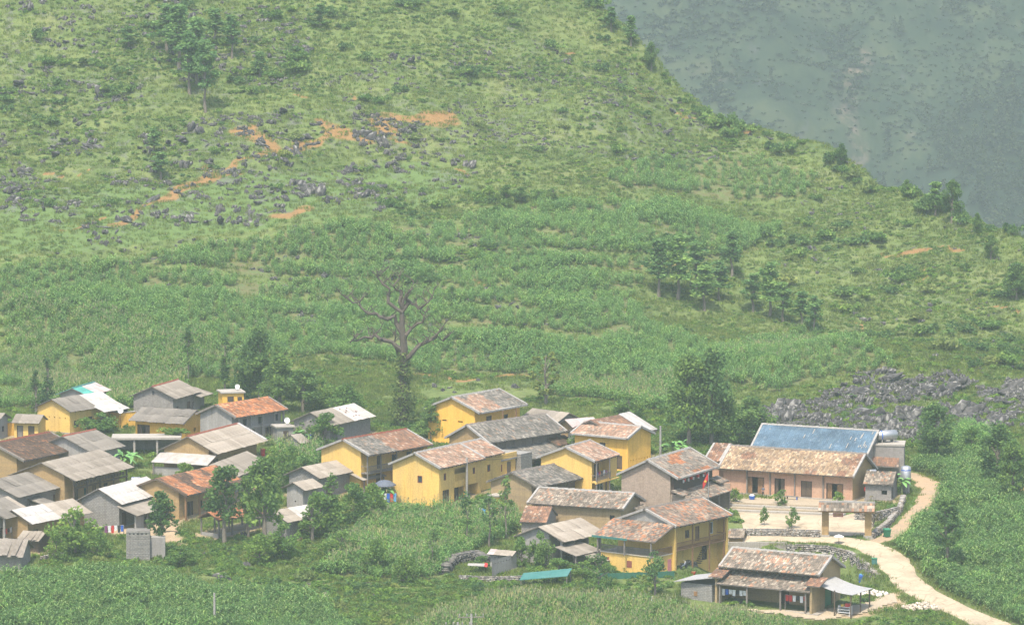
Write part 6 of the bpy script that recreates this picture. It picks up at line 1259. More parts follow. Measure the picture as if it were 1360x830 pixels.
x, y = x[ok], y[ok]; lay('village_undergrowth', BUSH, x, y, rng.uniform(.35, 1.0, len(x)), .05, np.where(rng.random(len(x)) < .72, rng.choice([0, 3, 4, 3], len(x)), rng.choice([1, 2, 0, 5], len(x))))

# where something on the open slope lies, told from things one can find
mid_ = lambda P: np.mean(np.array([q[:2] for q in P]), 0)
LM = [('the broad orange bare patch', mid_(SOIL[0][0])), ('the second orange patch', mid_(SOIL[1][0])), ('the left orange fork', mid_(SOIL[2][0])), ('the long orange path', mid_(SOIL[3][0])), ('the lower orange path end', mid_(SOIL[4][0])), ('the orange hollow above the corn', mid_(SOIL[5][0])),
      ('the meadow bank', mid_(SOIL[7][0])), ('the small orange scrape', mid_(SOIL[8][0])), ('the orange cut in the right slope', mid_(SOIL[9][0])), ('the orange ledge at the right edge', mid_(SOIL[11][0])), ('the highest orange scrape', mid_(SOIL[12][0])), ('the ridge-line orange scar', mid_(SOIL[25][0])),
      ('the dead tree', PTS['dead_tree'][:2]), ('the right pine stand', mid_([q for q in TREES if q[5] == 'pine' and q[0] > 20])), ('the tall pines top left', mid_([q for q in TREES if q[5] == 'pine' and q[0] < -40 and q[1] > 820])), ('the upper corn strip', mid_(POLY['corn_up'])), ('the left lawn', mid_(POLY['lawn'][:3])),
      ('the ridge-top trees', mid_([q for q in TREES if q[5] == 'pine' and 0 < q[0] < 40 and q[1] > 850] or [(25, 880)])), ('the blue roof', mid_([H['blue_roof']])), ('the flat stone outbuilding', PTS['stone_tower'][:2]), ('the knoll tree', (64.5, 676)), ('the knoll crest', (64, 728)), ('the left foot of the knoll', (45, 716)), ('the right end of the knoll', (82, 722)), ('the front of the knoll', (57, 712)), ('the wide left corn', mid_(POLY['corn_left'])), ('the plain top-left scrub', mid_(POLY['rocky_top']))]
def lie(x, y):
    nm, q = min(LM, key=lambda m: math.hypot(x - m[1][0], (y - m[1][1]) * .6)); dx, dy = x - q[0], (y - q[1]) * .6
    return (('above ' if dy > 0 else 'below ') if abs(dy) > abs(dx) else ('right of ' if dx > 0 else 'left of ')) + nm
def settle(objs, base, group, size=lambda o: o.scale[2]):
    d = {}
    for o in objs: d.setdefault(lie(o.location.x, o.location.y) if o.location.y > 716 or o.location.x > 48 else near(o.location.x, o.location.y)[0], []).append(o)
    for where, L_ in d.items():
        L_.sort(key=lambda o: -size(o) if len(L_) > 12 else o.location.x / o.location.y)
        for i, o in enumerate(L_):
            w = '' if len(L_) == 1 else 'largest ' if i == 0 else 'smallest ' if i == len(L_) - 1 else 'mid-sized '
            o['label'] = f'{w}{base} {where}' if len(L_) > 12 else f'{base} {where}' + (f', {ORD[i]} from left' if len(L_) > 1 else ''); o['category'] = 'rock' if 'rock' in o.name else 'shrub'; o['group'] = group
# single shrubs that stand out on the slope
sh = [bush_proto(20 + i, p_, 1.0, 420, .17, 1.0) for i, p_ in enumerate(('dark', 'mid', 'dark', 'olive'))]
def shrubs(n, zones, s0, s1, label, group, seed, kinds=(0, 1, 2, 3), name='shrub'):
    g = np.random.default_rng(seed); c = 0; O_ = []
    allP = np.concatenate([np.array(POLY[z]) for z in zones]); 
    while c < n:
        x = g.uniform(allP[:, 0].min(), allP[:, 0].max(), 200); y = g.uniform(allP[:, 1].min(), allP[:, 1].max(), 200)
        ok = in_any(zones, x, y, 2) & soil_clear(x, y, 1.2) & clear_of_houses(x, y, 1.5) & road_clear(x, y, 1)
        for a, b in zip(x[ok], y[ok]):
            if c >= n: break
            o = obj(name, sh[g.choice(kinds)]); s_ = g.uniform(s0, s1); o.location = (a, b, g1(a, b) - .15); o.scale = (s_ * g.uniform(.85, 1.3), s_, s_ * g.uniform(.8, 1.25)); o.rotation_euler = (0, 0, g.uniform(0, 6.28))
            O_.append(o); c += 1
    settle(O_, label, group)
shrubs(70, ['scrub_right'], 1.2, 2.6, 'bushy green scrub shrub', 'shrubs on the right slope', 1)
shrubs(60, ['scrub_top', 'rocky_top'], 1.1, 2.4, 'dark green high-slope shrub', 'shrubs on the high slope', 2, (0, 2, 1))
shrubs(44, ['rocky_mid', 'lawn', 'rocky_left'], .9, 1.8, 'lone shrub among grass and rocks', 'shrubs among the rocks', 3)
shrubs(40, ['bush_band', 'bush_band3'], 1.1, 2.0, 'dense terrace-bank shrub', 'shrubs between the terraces', 4, (0, 1))
shrubs(34, ['village_green', 'village_green2', 'village_green4'], .8, 1.7, 'leafy green slope shrub', 'shrubs below the houses', 5, (1, 3, 0))
shrubs(16, ['green_back', 'green_hedge', 'village_green3'], 1.2, 2.2, 'thick green shrub', 'shrubs behind the houses', 6, (1, 0))

# bushes that break the ridge line against the far mountain
g = np.random.default_rng(77); O_ = []
for i in range(36):
    x = 15 + i * 2.3 + g.uniform(-.9, .9); y = float(np.interp(x, CX, CY)) - g.uniform(.5, 5); o = obj('shrub', sh[g.choice((0, 1, 2))]); s_ = g.uniform(.9, 2.1)
    o.location = (x, y, g1(x, y) - .15); o.scale = (s_ * g.uniform(.8, 1.2), s_, s_ * g.uniform(.9, 1.5)); o.rotation_euler = (0, 0, g.uniform(0, 6.28)); O_.append(o)
settle(O_, 'ridge-line shrub', 'shrubs on the ridge line')
# limestone: jagged grey rocks
def rock_proto(seed, el=(1, 1, 1), lean=.3):
    """a tilted stack of fissured limestone blades with broken edges"""
    g = np.random.default_rng(seed); Vs, Fs, Cs = [], [], []; o = 0
    bm = bmesh.new(); bmesh.ops.create_icosphere(bm, subdivisions=2, radius=1); S0 = np.array([v.co[:] for v in bm.verts]); F0 = np.array([[v.index for v in f.verts] for f in bm.faces]); bm.free()
    for k in range(7):
        d = S0.copy()
        for _ in range(12):
            n_ = g.normal(size=3); n_ /= np.linalg.norm(n_); h_ = g.uniform(.4, .8); q = d @ n_; m = q > h_; d[m] -= np.outer(q[m] - h_, n_)
        d += g.normal(0, .045, d.shape)
        d = d * np.array((g.uniform(.35, .7), g.uniform(.3, .55), g.uniform(.45, 1.0))); d[:, 0] += d[:, 2] * (lean + g.normal(0, .12)); c = np.array((g.uniform(-.75, .75), g.uniform(-.5, .5), g.uniform(-.15, .2)))
        d = (d + c) * np.array(el); fc = d[F0].mean(1); tone = g.uniform(.7, 1.25); t_ = vnoise(fc[:, 0] * 5, fc[:, 2] * 5 + fc[:, 1], seed + k)
        col = np.array((.050, .048, .047))[None] * tone * (.55 + .9 * t_)[:, None]; col[t_ > .8] = np.array((.14, .135, .125))
        Vs.append(d); Fs.append(F0 + o); Cs.append(col); o += len(d)
    return np_mesh('limestone_rock', np.concatenate(Vs), np.concatenate(Fs), 'rock', np.concatenate(Cs))
RK = [rock_proto(1, (1.1, .9, .9), .5), rock_proto(2, (.9, .9, 1.15), .35), rock_proto(3, (1.6, .9, .7), .8), rock_proto(4, (1.1, 1, .9), -.3), rock_proto(5, (.7, .7, 1.2), .4), rock_proto(6, (1.8, .9, .75), .6)]
def rocks(n, zones, s0, s1, label, group, seed, clump=5.0, thr=.5, kinds=range(6), ang=None, stuff=0):
    g = np.random.default_rng(seed); c = 0; allP = np.concatenate([np.array(POLY[z]) for z in zones]); out = []; O_ = []
    while c < n + stuff:
        x = g.uniform(allP[:, 0].min(), allP[:, 0].max(), 400); y = g.uniform(allP[:, 1].min(), allP[:, 1].max(), 400)
        ok = in_any(zones, x, y, 2) & (vnoise(x / clump, y / clump, 90) + .25 * (g.random(400) - .5) > thr) & clear_of_houses(x, y, 1.2) & road_clear(x, y, 1)
        for a, b in zip(x[ok], y[ok]):
            if c >= n + stuff: break
            s_ = s0 + (s1 - s0) * g.random() ** 2.2
            if c >= n: out.append((a, b, s0 * g.uniform(.5, 1.05)))
            else:
                o = obj('limestone_rock', RK[g.choice(list(kinds))]); o.location = (a, b, g1(a, b) - .12 * s_); o.scale = (s_ * g.uniform(.8, 1.2), s_, s_ * g.uniform(.75, 1.15)); o.rotation_euler = (g.normal(0, .15), g.normal(0, .15), (g.normal(ang, .3) + (3.14 if False else 0) if ang is not None else g.uniform(0, 6.28))); O_.append(o)
            c += 1
    settle(O_, label, group)
    if out: out = np.array(out); lay('loose_rocks', RK, out[:, 0], out[:, 1], out[:, 2], .02)
rocks(92, ['rocky_left'], .8, 2.1, 'jagged grey rock in grass', 'rocks on the left slope', 1, 6, .46, stuff=700)
rocks(40, ['rocky_mid'], .5, 1.3, 'low grey upper-slope rock', 'rocks on the upper slope', 2, 5, .52, stuff=800)
rocks(18, ['rocky_top'], .8, 2.0, 'half-hidden rock', 'rocks in the top scrub', 3, 6, .5, stuff=350)
rocks(25, ['rocky_terr'], .6, 1.4, 'grey rock amid terraced corn', 'rocks in the terraces', 4, 4, .55, stuff=420)
rocks(95, ['knoll'], 1.1, 2.6, 'tilted dark rock', 'rocks on the knoll', 5, 4.5, .34, (0, 2, 5, 1), .0, stuff=700)
rocks(12, ['scrub_right'], .6, 1.2, 'small scrub rock', 'rocks on the right slope', 6, 5, .55, stuff=140)
rocks(10, ['village_green'], .5, 1.0, 'grey rock in greenery', 'rocks below the houses', 7, 6, .4, stuff=20)
rocks(8, ['meadow'], .5, 1.1, 'pale meadow-edge rock', 'rocks by the meadow', 8, 6, .3)

# woods and scrub of the far mountain
def on_mtn(name, protos, x, y, sc): return scatter(name, protos, np.stack([x, y, mz(x, y) - .2], 1), sc)
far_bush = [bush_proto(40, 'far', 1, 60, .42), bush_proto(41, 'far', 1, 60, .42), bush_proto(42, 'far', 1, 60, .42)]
far_pine = []
for i in range(3):
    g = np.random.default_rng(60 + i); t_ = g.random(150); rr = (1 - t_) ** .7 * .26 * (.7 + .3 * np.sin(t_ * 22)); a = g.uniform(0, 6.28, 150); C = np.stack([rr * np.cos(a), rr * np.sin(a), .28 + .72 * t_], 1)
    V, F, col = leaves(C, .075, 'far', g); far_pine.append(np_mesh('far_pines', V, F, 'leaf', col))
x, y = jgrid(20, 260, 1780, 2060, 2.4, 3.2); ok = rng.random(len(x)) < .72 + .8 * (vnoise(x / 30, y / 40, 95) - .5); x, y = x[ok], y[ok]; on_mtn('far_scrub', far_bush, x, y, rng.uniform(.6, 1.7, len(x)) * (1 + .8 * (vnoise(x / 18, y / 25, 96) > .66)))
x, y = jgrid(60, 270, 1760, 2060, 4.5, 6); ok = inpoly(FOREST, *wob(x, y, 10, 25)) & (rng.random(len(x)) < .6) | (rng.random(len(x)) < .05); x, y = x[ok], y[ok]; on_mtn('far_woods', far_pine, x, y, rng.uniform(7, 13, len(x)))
# ---------------------------------------------------------------- walls, steps, yards and the things standing about
def gpt(x, y, dz=0): return (x, y, g1(x, y) + dz)
def stone_wall(line, hgt, thick, label, name='dry_stone_wall', seed=1, pal=((.216, .198, .173), (.158, .144, .130), (.266, .245, .216), (.187, .158, .130)), sink=.5, size=.34, flat_top=False):
    """dry-stone wall: every stone is a small uneven block, all joined because they are only a few pixels each"""
    g = np.random.default_rng(seed); P = [np.array(p[:2]) for p in line]; c = np.mean(P, 0); z0 = g1(*c)
    t = thing(name, label, 'wall', (c[0], c[1], z0)); Vs, Fs, Cs = [], [], []; o = 0
    L_ = [0]
    for a, b in zip(P[:-1], P[1:]): L_.append(L_[-1] + np.linalg.norm(b - a))
    tot = L_[-1]; rows_ = int((hgt + sink) / (size * .62)); nst = int(tot / size)
    def at_(s_):
        i = min(len(P) - 2, max(0, int(np.searchsorted(L_, s_, 'right') - 1))); f = (s_ - L_[i]) / (L_[i + 1] - L_[i]); d = (P[i + 1] - P[i]) / (L_[i + 1] - L_[i]); return P[i] * (1 - f) + P[i + 1] * f, d
    for k in range(nst):
        for r in range(rows_):
            s_ = (k + .5 * (r % 2)) * size + g.normal(0, .04)
            if not 0 <= s_ <= tot: continue
            p, d = at_(s_); n_ = np.array((-d[1], d[0])); gz_ = g1(*p); hh = hgt * (1 if flat_top else .9 + .2 * vnoise(np.array([s_ / 1.5]), np.array([0.]), seed)[0])
            z = gz_ - sink + r * size * .62
            if z > gz_ + hh: continue
            for sd in (-1, 1):
                w, hgt_, q = size * g.uniform(.42, .56), size * .62 * g.uniform(.42, .56), thick * .5 * g.uniform(.75, 1.15)
                ctr = p - c; base = np.array((ctr[0], ctr[1], z - z0)); D = np.array((d[0], d[1], g.normal(0, .08))); N = np.array((n_[0], n_[1], 0)) * sd; U = np.array((0, 0, 1.))
                a0, a1 = base - D * w, base + D * w
                v = [a0 - U * hgt_, a1 - U * hgt_, a1 - U * hgt_ + N * q, a0 - U * hgt_ + N * q, a0 + U * hgt_, a1 + U * hgt_, a1 + U * hgt_ * g.uniform(.5, 1) + N * q * .9, a0 + U * hgt_ * g.uniform(.5, 1) + N * q * .9]
                Vs += v; Fs += [(o, o + 1, o + 2, o + 3), (o + 4, o + 7, o + 6, o + 5), (o + 2, o + 3, o + 7, o + 6), (o, o + 3, o + 7, o + 4), (o + 1, o + 5, o + 6, o + 2)]; col = np.array(pal[g.integers(0, len(pal))]) * g.uniform(.7, 1.25); Cs += [col] * 5; o += 8
    obj('stones', np_mesh('stones', Vs, Fs, 'stone', np.array(Cs)), t, kind='stuff')
    return t
def plain_wall(line, hgt, thick, mat, label, cap=None, name='boundary_wall'):
    P = [np.array(p[:2]) for p in line]; c = np.mean(P, 0); z0 = g1(*c); t = thing(name, label, 'wall', (c[0], c[1], z0)); b = MB(); k = MB()
    for a, b_ in zip(P[:-1], P[1:]):
        d = (b_ - a) / np.linalg.norm(b_ - a); n_ = np.array((-d[1], d[0])) * thick / 2; za, zb = g1(*a) - z0, g1(*b_) - z0; a2, b2 = a - c, b_ - c
        def ring(q, z, m): return [(*(q[0] - n_ * m), z[0]), (*(q[1] - n_ * m), z[1]), (*(q[1] + n_ * m), z[1]), (*(q[0] + n_ * m), z[0])]
        b.hexa(ring((a2, b2), (za - 1.5, zb - 1.5), 1) + ring((a2, b2), (za + hgt, zb + hgt), 1))
        if cap: k.hexa(ring((a2, b2), (za + hgt, zb + hgt), 1.35) + ring((a2, b2), (za + hgt + .1, zb + hgt + .1), 1.35))
    b.build('wall_body', mat, t)
    if cap: k.build('coping', cap, t)
    return t
stone_wall(LINES['wall_court'], 1.35, .7, 'dry stone wall closing the pale courtyard, left of the roofed gate', seed=1)
stone_wall(LINES['wall_court_r'], 1.0, .8, 'curving stone wall right of the roofed gate, climbing beside the dirt track', seed=2)
WL = [(37.6, 606.1), (39, 605.8), (43, 604.7), (45.9, 601.2), (47.6, 594.6), (48.5, 588)]
stone_wall(WL, .4, .9, 'curved stone retaining wall under the road bend, behind the lowest house', seed=3, sink=3.2, size=.42)
plain_wall([(28, 607.15), (33.7, 606.85), (37.5, 606.2)], .25, .35, 'concrete', 'plastered tan retaining wall along the road behind the lowest house', name='retaining_wall')
stone_wall(LINES['wall_base'], .25, .8, 'low stone edging along the front of the lowest roadside house', seed=4, sink=.8)
stone_wall(LINES['wall_corn'], 1.1, .6, 'stone wall below the umbrella stall, at the corn edge', seed=5, sink=.8)
stone_wall(LINES['wall_heap'], 1.45, 1.6, 'rounded grey stone enclosure bulging above the corn, left of the vented shed', seed=6, sink=.4, pal=((.105, .098, .085), (.08, .074, .066), (.13, .12, .105)))
stone_wall(LINES['wall_heap2'], .8, .7, 'low grey stone wall in front of the rounded enclosure', seed=7)
stone_wall(LINES['wall_hut'], 1.6, .7, 'rough stone wall below the small stone hut', seed=8)
stone_wall(LINES['wall_yard'], .7, .6, 'low stone wall edging the yard of the balustraded yellow house', seed=9)
stone_wall(LINES['wall_grey_l'], .9, .5, 'short grey stone wall beside the corner shack', seed=10)
plain_wall(LINES['wall_yellow'], 2.0, .3, 'yellow_deep', 'yellow boundary wall at the far left edge', 'concrete')
plain_wall(LINES['wall_yellow2'], 1.9, .3, 'yellow_deep', 'stepped yellow boundary wall below the cream-roofed house', 'yellow_deep')
plain_wall(LINES['wall_yellow3'], 2.3, .4, 'yellow_deep', 'yellow wall stub with a white dish, left of the low ochre shed', 'concrete')
# terrace and broad steps before the salmon-pink house
h = HOUSES['pink_long']; c_, s_ = math.cos(h.th), math.sin(h.th)
def pw(u, w, z): a = h.T(u, w, z); return (h.x + a[0] * c_ - a[1] * s_, h.y + a[0] * s_ + a[1] * c_, h.z + a[2])
def pbx(name, u0, u1, w0, w1, z0, z1, mat, kind='structure'):
    b = MB(); b.hexa([pw(u0, w0, z0), pw(u1, w0, z0), pw(u1, w1, z0), pw(u0, w1, z0), pw(u0, w0, z1), pw(u1, w0, z1), pw(u1, w1, z1), pw(u0, w1, z1)]); return b.build(name, mat, kind=kind)
def slab_(name, u0, u1, wa, wb, z0, z1, mat, skew=.2):
    b = MB(); f = lambda u, w: w - skew * max(u, 0) if w < 0 else w
    b.hexa([pw(u0, f(u0, wa), z0), pw(u1, f(u1, wa), z0), pw(u1, f(u1, wb), z0), pw(u0, f(u0, wb), z0), pw(u0, f(u0, wa), z1), pw(u1, f(u1, wa), z1), pw(u1, f(u1, wb), z1), pw(u0, f(u0, wb), z1)]); return b.build(name, mat, kind='structure')
slab_('terrace', -1.5, 20.5, -4.2, .58, -2.4, .02, 'pale_concrete')
for i in range(4): slab_('step', -.5 - .3 * i, 19.6 - .2 * i, -4.2 - .85 * (i + 1), -4.2 - .85 * i - .004, -2.6, -.22 - .24 * i, 'pale_concrete' if i % 2 else 'concrete')
# the roofed gate
(ax, ay, az), (bx_, by_, bz) = PTS['gate_l'], PTS['gate_r']; cx_, cy_ = (ax + bx_) / 2, (ay + by_) / 2; z0 = min(az, bz); th = math.atan2(by_ - ay, bx_ - ax); gl = math.hypot(bx_ - ax, by_ - ay)
t = thing('roofed_gate', 'free-standing gateway with two tan pillars and a small tiled roof', 'gate', (cx_, cy_, z0), th)
for sx in (-1, 1):
    b = MB(); x = sx * gl / 2; b.box((x - .46, -.42, -.6), (x + .46, .42, 3.9)); b.build('pillar', 'ochre', t); b = MB(); b.box((x - .6, -.55, -.6), (x + .6, .55, .45)); b.build('pillar_base', 'concrete', t)
b = MB(); b.box((-gl / 2 - .3, -.16, 3.55), (gl / 2 + .3, .16, 3.9)); b.build('lintel', 'wood_warm', t)
b = MB(); e = gl / 2 + .9
for sy in (-1, 1): b.hexa([(-e, sy * 1.5, 3.82), (e, sy * 1.5, 3.82), (e, 0, 4.82), (-e, 0, 4.82), (-e, sy * 1.5, 3.92), (e, sy * 1.5, 3.92), (e, 0, 4.92), (-e, 0, 4.92)])
r = b.build('roof', 'wood_warm', t)
for sy in (-1, 1):
    def f(u, d, lf, sy=sy): q = d / 1.803; return np.stack([u, sy * 1.5 * q, 4.93 - 1.0 * q + lf], 1)
    tile_field('roof_tiles', r, f, None, -e, e, 1.85, 'greybrown', 70 + sy, pu=.34, pr=.5)
b = MB(); b.box((-e, -.15, 4.9), (e, .15, 5.12)); b.build('ridge_cap', 'mortar', r)
b = MB(); b.box((-gl * .32, -.24, 2.95), (-gl * .32 + 1.4, -.165, 3.5)); b.build('sign_plaque', 'pink_sign', t)
b = MB(); b.box((-gl * .32 + .12, -.26, 3.04), (-gl * .32 + 1.28, -.241, 3.41)); b.build('plaque_face', 'pink', t)
# stone block building with steel tank, and the other tanks
x, y, z = PTS['stone_tower']
t = thing('stone_outbuilding', 'square rough stone outbuilding with flat concrete top, right of the blue roof', 'outbuilding', (x, y, z), -.12)
b = MB(); b.box((-2.3, -2, -1.5), (2.3, 2.4, 4.7)); b.build('wall', 'rubble', t); b = MB(); b.box((-2.4, -2.1, 4.7), (2.4, 2.5, 4.95)); b.build('flat_top', 'concrete', t)
b = MB(); b.hexa([(-2.6, -3.6, 1.9), (1.6, -3.6, 1.7), (1.6, -1.95, 2.8), (-2.6, -1.95, 3.0), (-2.6, -3.6, 2.0), (1.6, -3.6, 1.8), (1.6, -1.95, 2.9), (-2.6, -1.95, 3.1)]); rr = b.build('porch_roof', 'wood_grey', t)
def f(u, d, lf): q = d / 2.0; return np.stack([u, -1.95 - 1.65 * q, 3.1 - 1.1 * q + lf - .045 * (u + 2.6)], 1)
tile_field('roof_tiles', rr, f, None, -2.6, 1.6, 2.0, 'brown', 44)
def tank(p, r, l, label, rz=0, upright=False, stand=.35):
    t = thing('water_tank', label, 'water tank', p, rz, 'steel water tanks'); b = MB()
    if upright: b.tube([(0, 0, stand), (0, 0, stand + .06), (0, 0, stand + l), (0, 0, stand + l + r * .25), (0, 0, stand + l + r * .32)], [r * .96, r, r, r * .6, r * .2], 18)
    else:
        b.tube([(-l / 2 - r * .3, 0, stand + r), (-l / 2 - r * .2, 0, stand + r), (-l / 2, 0, stand + r), (l / 2, 0, stand + r), (l / 2 + r * .2, 0, stand + r), (l / 2 + r * .3, 0, stand + r)], [r * .3, r * .75, r, r, r * .75, r * .3], 18)
    o = b.build('tank_body', 'steel', t); o.data.polygons.foreach_set('use_smooth', np.ones(len(o.data.polygons), bool))
    bd = MB()
    if upright: bd.tube([(0, 0, stand + l * .80), (0, 0, stand + l * .86)], r * 1.012, 18, False)
    else: bd.tube([(-l * .36, 0, stand + r), (-l * .30, 0, stand + r)], r * 1.012, 18, False)
    bd.build('blue_band', 'blue', t); s = MB()
    if upright: s.tube([(0, 0, 0), (0, 0, stand)], r * .8, 10)
    else:
        for q in (-.32, .32): s.box((q * l - .06, -r * .8, -.05), (q * l + .06, r * .8, stand + r * .25))
    s.build('stand', 'cement', t); return t
tank((x - .3, y + .2, z + 4.93), .72, 2.9, 'big steel tank lying on the flat stone outbuilding', .35)
h2 = HOUSES['stone_hut']; tank((h2.x - 1.6, h2.y + 2.6, h2.z + 2.5), .5, 2.0, 'steel tank lying behind the small stone hut roof', -.05, stand=.3)
b = MB(); 
x, y, z = PTS['tank_v']; tank((x, y, z), .72, 2.3, 'upright steel tank on a round stand at the track', 0, True, 1.5)
x, y, z = -53.6, 634.5, 0; z = g1(x, y); tt = thing('tank_plinth', 'low concrete hut carrying a small steel tank, behind the white roof', 'outhouse', (x, y, z), .2)
b = MB(); b.box((-1.4, -1.1, -1), (1.4, 1.1, 2.2)); b.build('wall', 'cement', tt); b = MB(); b.box((-1.6, -1.3, 2.2), (1.6, 1.3, 2.4)); b.build('flat_top', 'concrete', tt); b = MB(); b.box((-.4, -1.14, -.2), (.4, -1.05, 1.7)); b.build('door', 'wood', tt)
tank((x, y, z + 2.4), .45, 1.2, 'small steel tank on the low concrete hut behind the white roof', .15, stand=.15)
# the brick pillar tower on the left
x, y, z = PTS['brick_pillar']; t = thing('brick_tower', 'squat grey brick tower with a row of vent holes near its top', 'tower', (x, y, z), .05)
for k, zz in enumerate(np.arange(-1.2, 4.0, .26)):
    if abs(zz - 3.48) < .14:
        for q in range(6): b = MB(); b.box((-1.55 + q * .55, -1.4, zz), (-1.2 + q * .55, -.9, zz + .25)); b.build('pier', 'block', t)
        b = MB(); b.box((-1.5, -.95, zz), (1.5, 1.4, zz + .25)); b.build('course', 'dark', t); continue  # dark block behind the piers paints the shade inside the vent holes
    j = .02 * ((k * 7) % 3); b = MB(); b.box((-1.6 + j, -1.42 - j, zz), (1.6 - j * .5, 1.42, zz + .245)); b.build('course', 'block', t)
b = MB(); b.box((1.62, -.6, -1.2), (3.6, 1.2, 3.0)); b.build('side_wall', 'cement', t)
# flat-roofed buildings at the back left
def flatbox(key, name, label, w, d, hgt, mat, rz=0, cat='outhouse', opens=()):
    x, y, z = PTS[key]; t = thing(name, label, cat, (x, y, z), rz); b = MB(); b.box((-w / 2, -d / 2, -1), (w / 2, d / 2, hgt)); b.build('wall', mat, t)
    b = MB(); b.box((-w / 2 - .25, -d / 2 - .25, hgt), (w / 2 + .25, d / 2 + .25, hgt + .22)); b.build('flat_roof', 'concrete', t)
    for (nm, a, c, z0, z1) in opens: b = MB(); b.box((a, -d / 2 - .05, z0), (c, -d / 2 + .02, z1)); b.build(nm, 'dark_frame', t)
    return t
flatbox('yellow_box', 'flat_roofed_house', 'tiny flat-roofed yellow block behind the bright orange roof', 3.4, 3.4, 3.4, 'yellow_deep', .25, 'house', (('window', -.9, .1, 2.1, 2.9), ('window', .7, 1.4, 2.2, 2.8)))
flatbox('flatannex', 'flat_roofed_annex', 'small flat-roofed concrete annex right of the bright orange roof', 2.6, 2.6, 2.5, 'cement', .3, 'outhouse', (('door', -.3, .5, 0, 2),))
x, y, z = PTS['carport']; t = thing('carport', 'open carport with thick flat concrete roof on square posts', 'carport', (x, y, z), .05)
b = MB(); b.box((-5.2, -2.2, 2.35), (5.2, 2.6, 2.65)); b.build('roof_slab', 'concrete', t); b = MB(); b.box((-5, 2.2, -1), (5, 2.45, 2.35)); b.build('back_wall', 'cement', t)
for q in (-4.9, -1.8, 1.6, 4.9): b = MB(); b.box((q - .15, -2, -1), (q + .15, -1.7, 2.35)); b.build('post', 'concrete', t)
b = obj('roof_garden', bush_proto(90, 'light', 1.6, 700, .14, 1.0)); b.location = (x + 3.2, y + 1.0, z + 2.55); b.scale = (1.7, .9, .9); tag(b, 'bright green creeper heaped on the flat carport roof', 'plant')
def dish(p, label, rz, r=.45):
    t = thing('satellite_dish', label, 'satellite dish', p, rz); b = MB(); n = 14; vs = [(0, .12, .55)]; fs = []
    for k in range(n): a = 2 * math.pi * k / n; vs.append((r * math.cos(a), -.06 + .12 * math.sin(a), .55 + r * math.sin(a)))
    for k in range(n): fs.append((0, 1 + k, 1 + (k + 1) % n))
    b.add(vs, fs); b.build('reflector', 'white', t); b = MB(); b.tube([(0, .1, -.3), (0, .14, .5)], .04, 6); b.build('mast', 'steel', t); b = MB(); b.tube([(0, .1, .3), (0, -.35, .5)], .02, 5); b.build('feed_arm', 'steel', t)
x, y, z = PTS['dish1']; dish((x, y + .2, z + 2.6), 'white satellite dish on the yellow wall stub at upper left', .2)
x, y, z = PTS['flatannex']; dish((x + .6, y, z + 2.9), 'white satellite dish on the small concrete annex', .3)
x, y, z = PTS['yellow_box']; dish((x + 1.0, y, z + 3.7), 'white satellite dish on the tiny yellow block', .1, .38)
# poles
def pole(p, hgt, label, arms=0, r=.13, mat='cement', name='utility_pole'):
    t = thing(name, label, 'pole', p, .1); b = MB(); b.tube([(0, 0, -.6), (0, 0, hgt)], [r * 1.3, r], 8); b.build('shaft', mat, t)
    for k in range(arms):
        b = MB(); b.box((-1.5, -.06, hgt - .42 - .9 * k), (1.5, .06, hgt - .32 - .9 * k)); b.build('cross_arm', 'wood_grey', t)
        for q in (-1.35, -.5, .5, 1.35): b = MB(); b.tube([(q, 0, hgt - .3 - .9 * k), (q, 0, hgt - .12 - .9 * k), (q, 0, hgt + .04 - .9 * k)], [.04, .08, .05], 7); b.build('insulator', 'mortar', t)
    return t
pole(PTS['pole_left'], 4.6, 'bare concrete pole standing in the dark lower corn, bottom left')
pole(PTS['pole_mid'], 6.0, 'utility pole before the loggia of the plain-gabled yellow house', 0, .15)
pole(PTS['pole_up'], 4.8, 'utility pole right of the right-facing yellow gable', 0, .15)
pole((-6.1, 500, g1(-6.1, 500)), 4.4 - g1(-6.1, 500), 'foreground pole top with insulators, left of the two at the bottom edge', 2)
pole((-4.6, 502, g1(-4.6, 502)), 5.0 - g1(-4.6, 502), 'foreground pole top with insulators, right of the two at the bottom edge', 1)
x, y, z = PTS['stump']; pole((x, y, z), 1.6, 'short grey stump of a post in the lower greenery', 0, .3, 'bark', 'post_stump')
for i, (x, y, z) in enumerate(LINES['fence_posts']):
    b = MB(); b.tube([(0, 0, -.3), (0, 0, 1.1)], .09, 6); o = b.build('fence_post', 'white'); o.location = (x, y, z); tag(o, f'thin white fence post by the tasselled corn, {ORD[i]} from left', 'post', 'white fence posts')
def cable(label, pts, sag=1.0):
    c = np.array(pts[0]); t = thing('power_line', label, 'cable', tuple(c))
    for off in (0, .35):
        b = MB()
        for a, b2 in zip(pts[:-1], pts[1:]):
            a = np.array(a) - c; b2 = np.array(b2) - c; b.tube([tuple(a + (b2 - a) * f + np.array((0, 0, -sag * 4 * f * (1 - f) - off))) for f in np.linspace(0, 1, 9)], .02, 4)
        b.build('wire', 'dark', t)
top = lambda k, h_: (PTS[k][0], PTS[k][1], PTS[k][2] + h_)
cable('pair of thin wires running between the two village poles', [top('pole_mid', 5.9), top('pole_up', 4.7)])
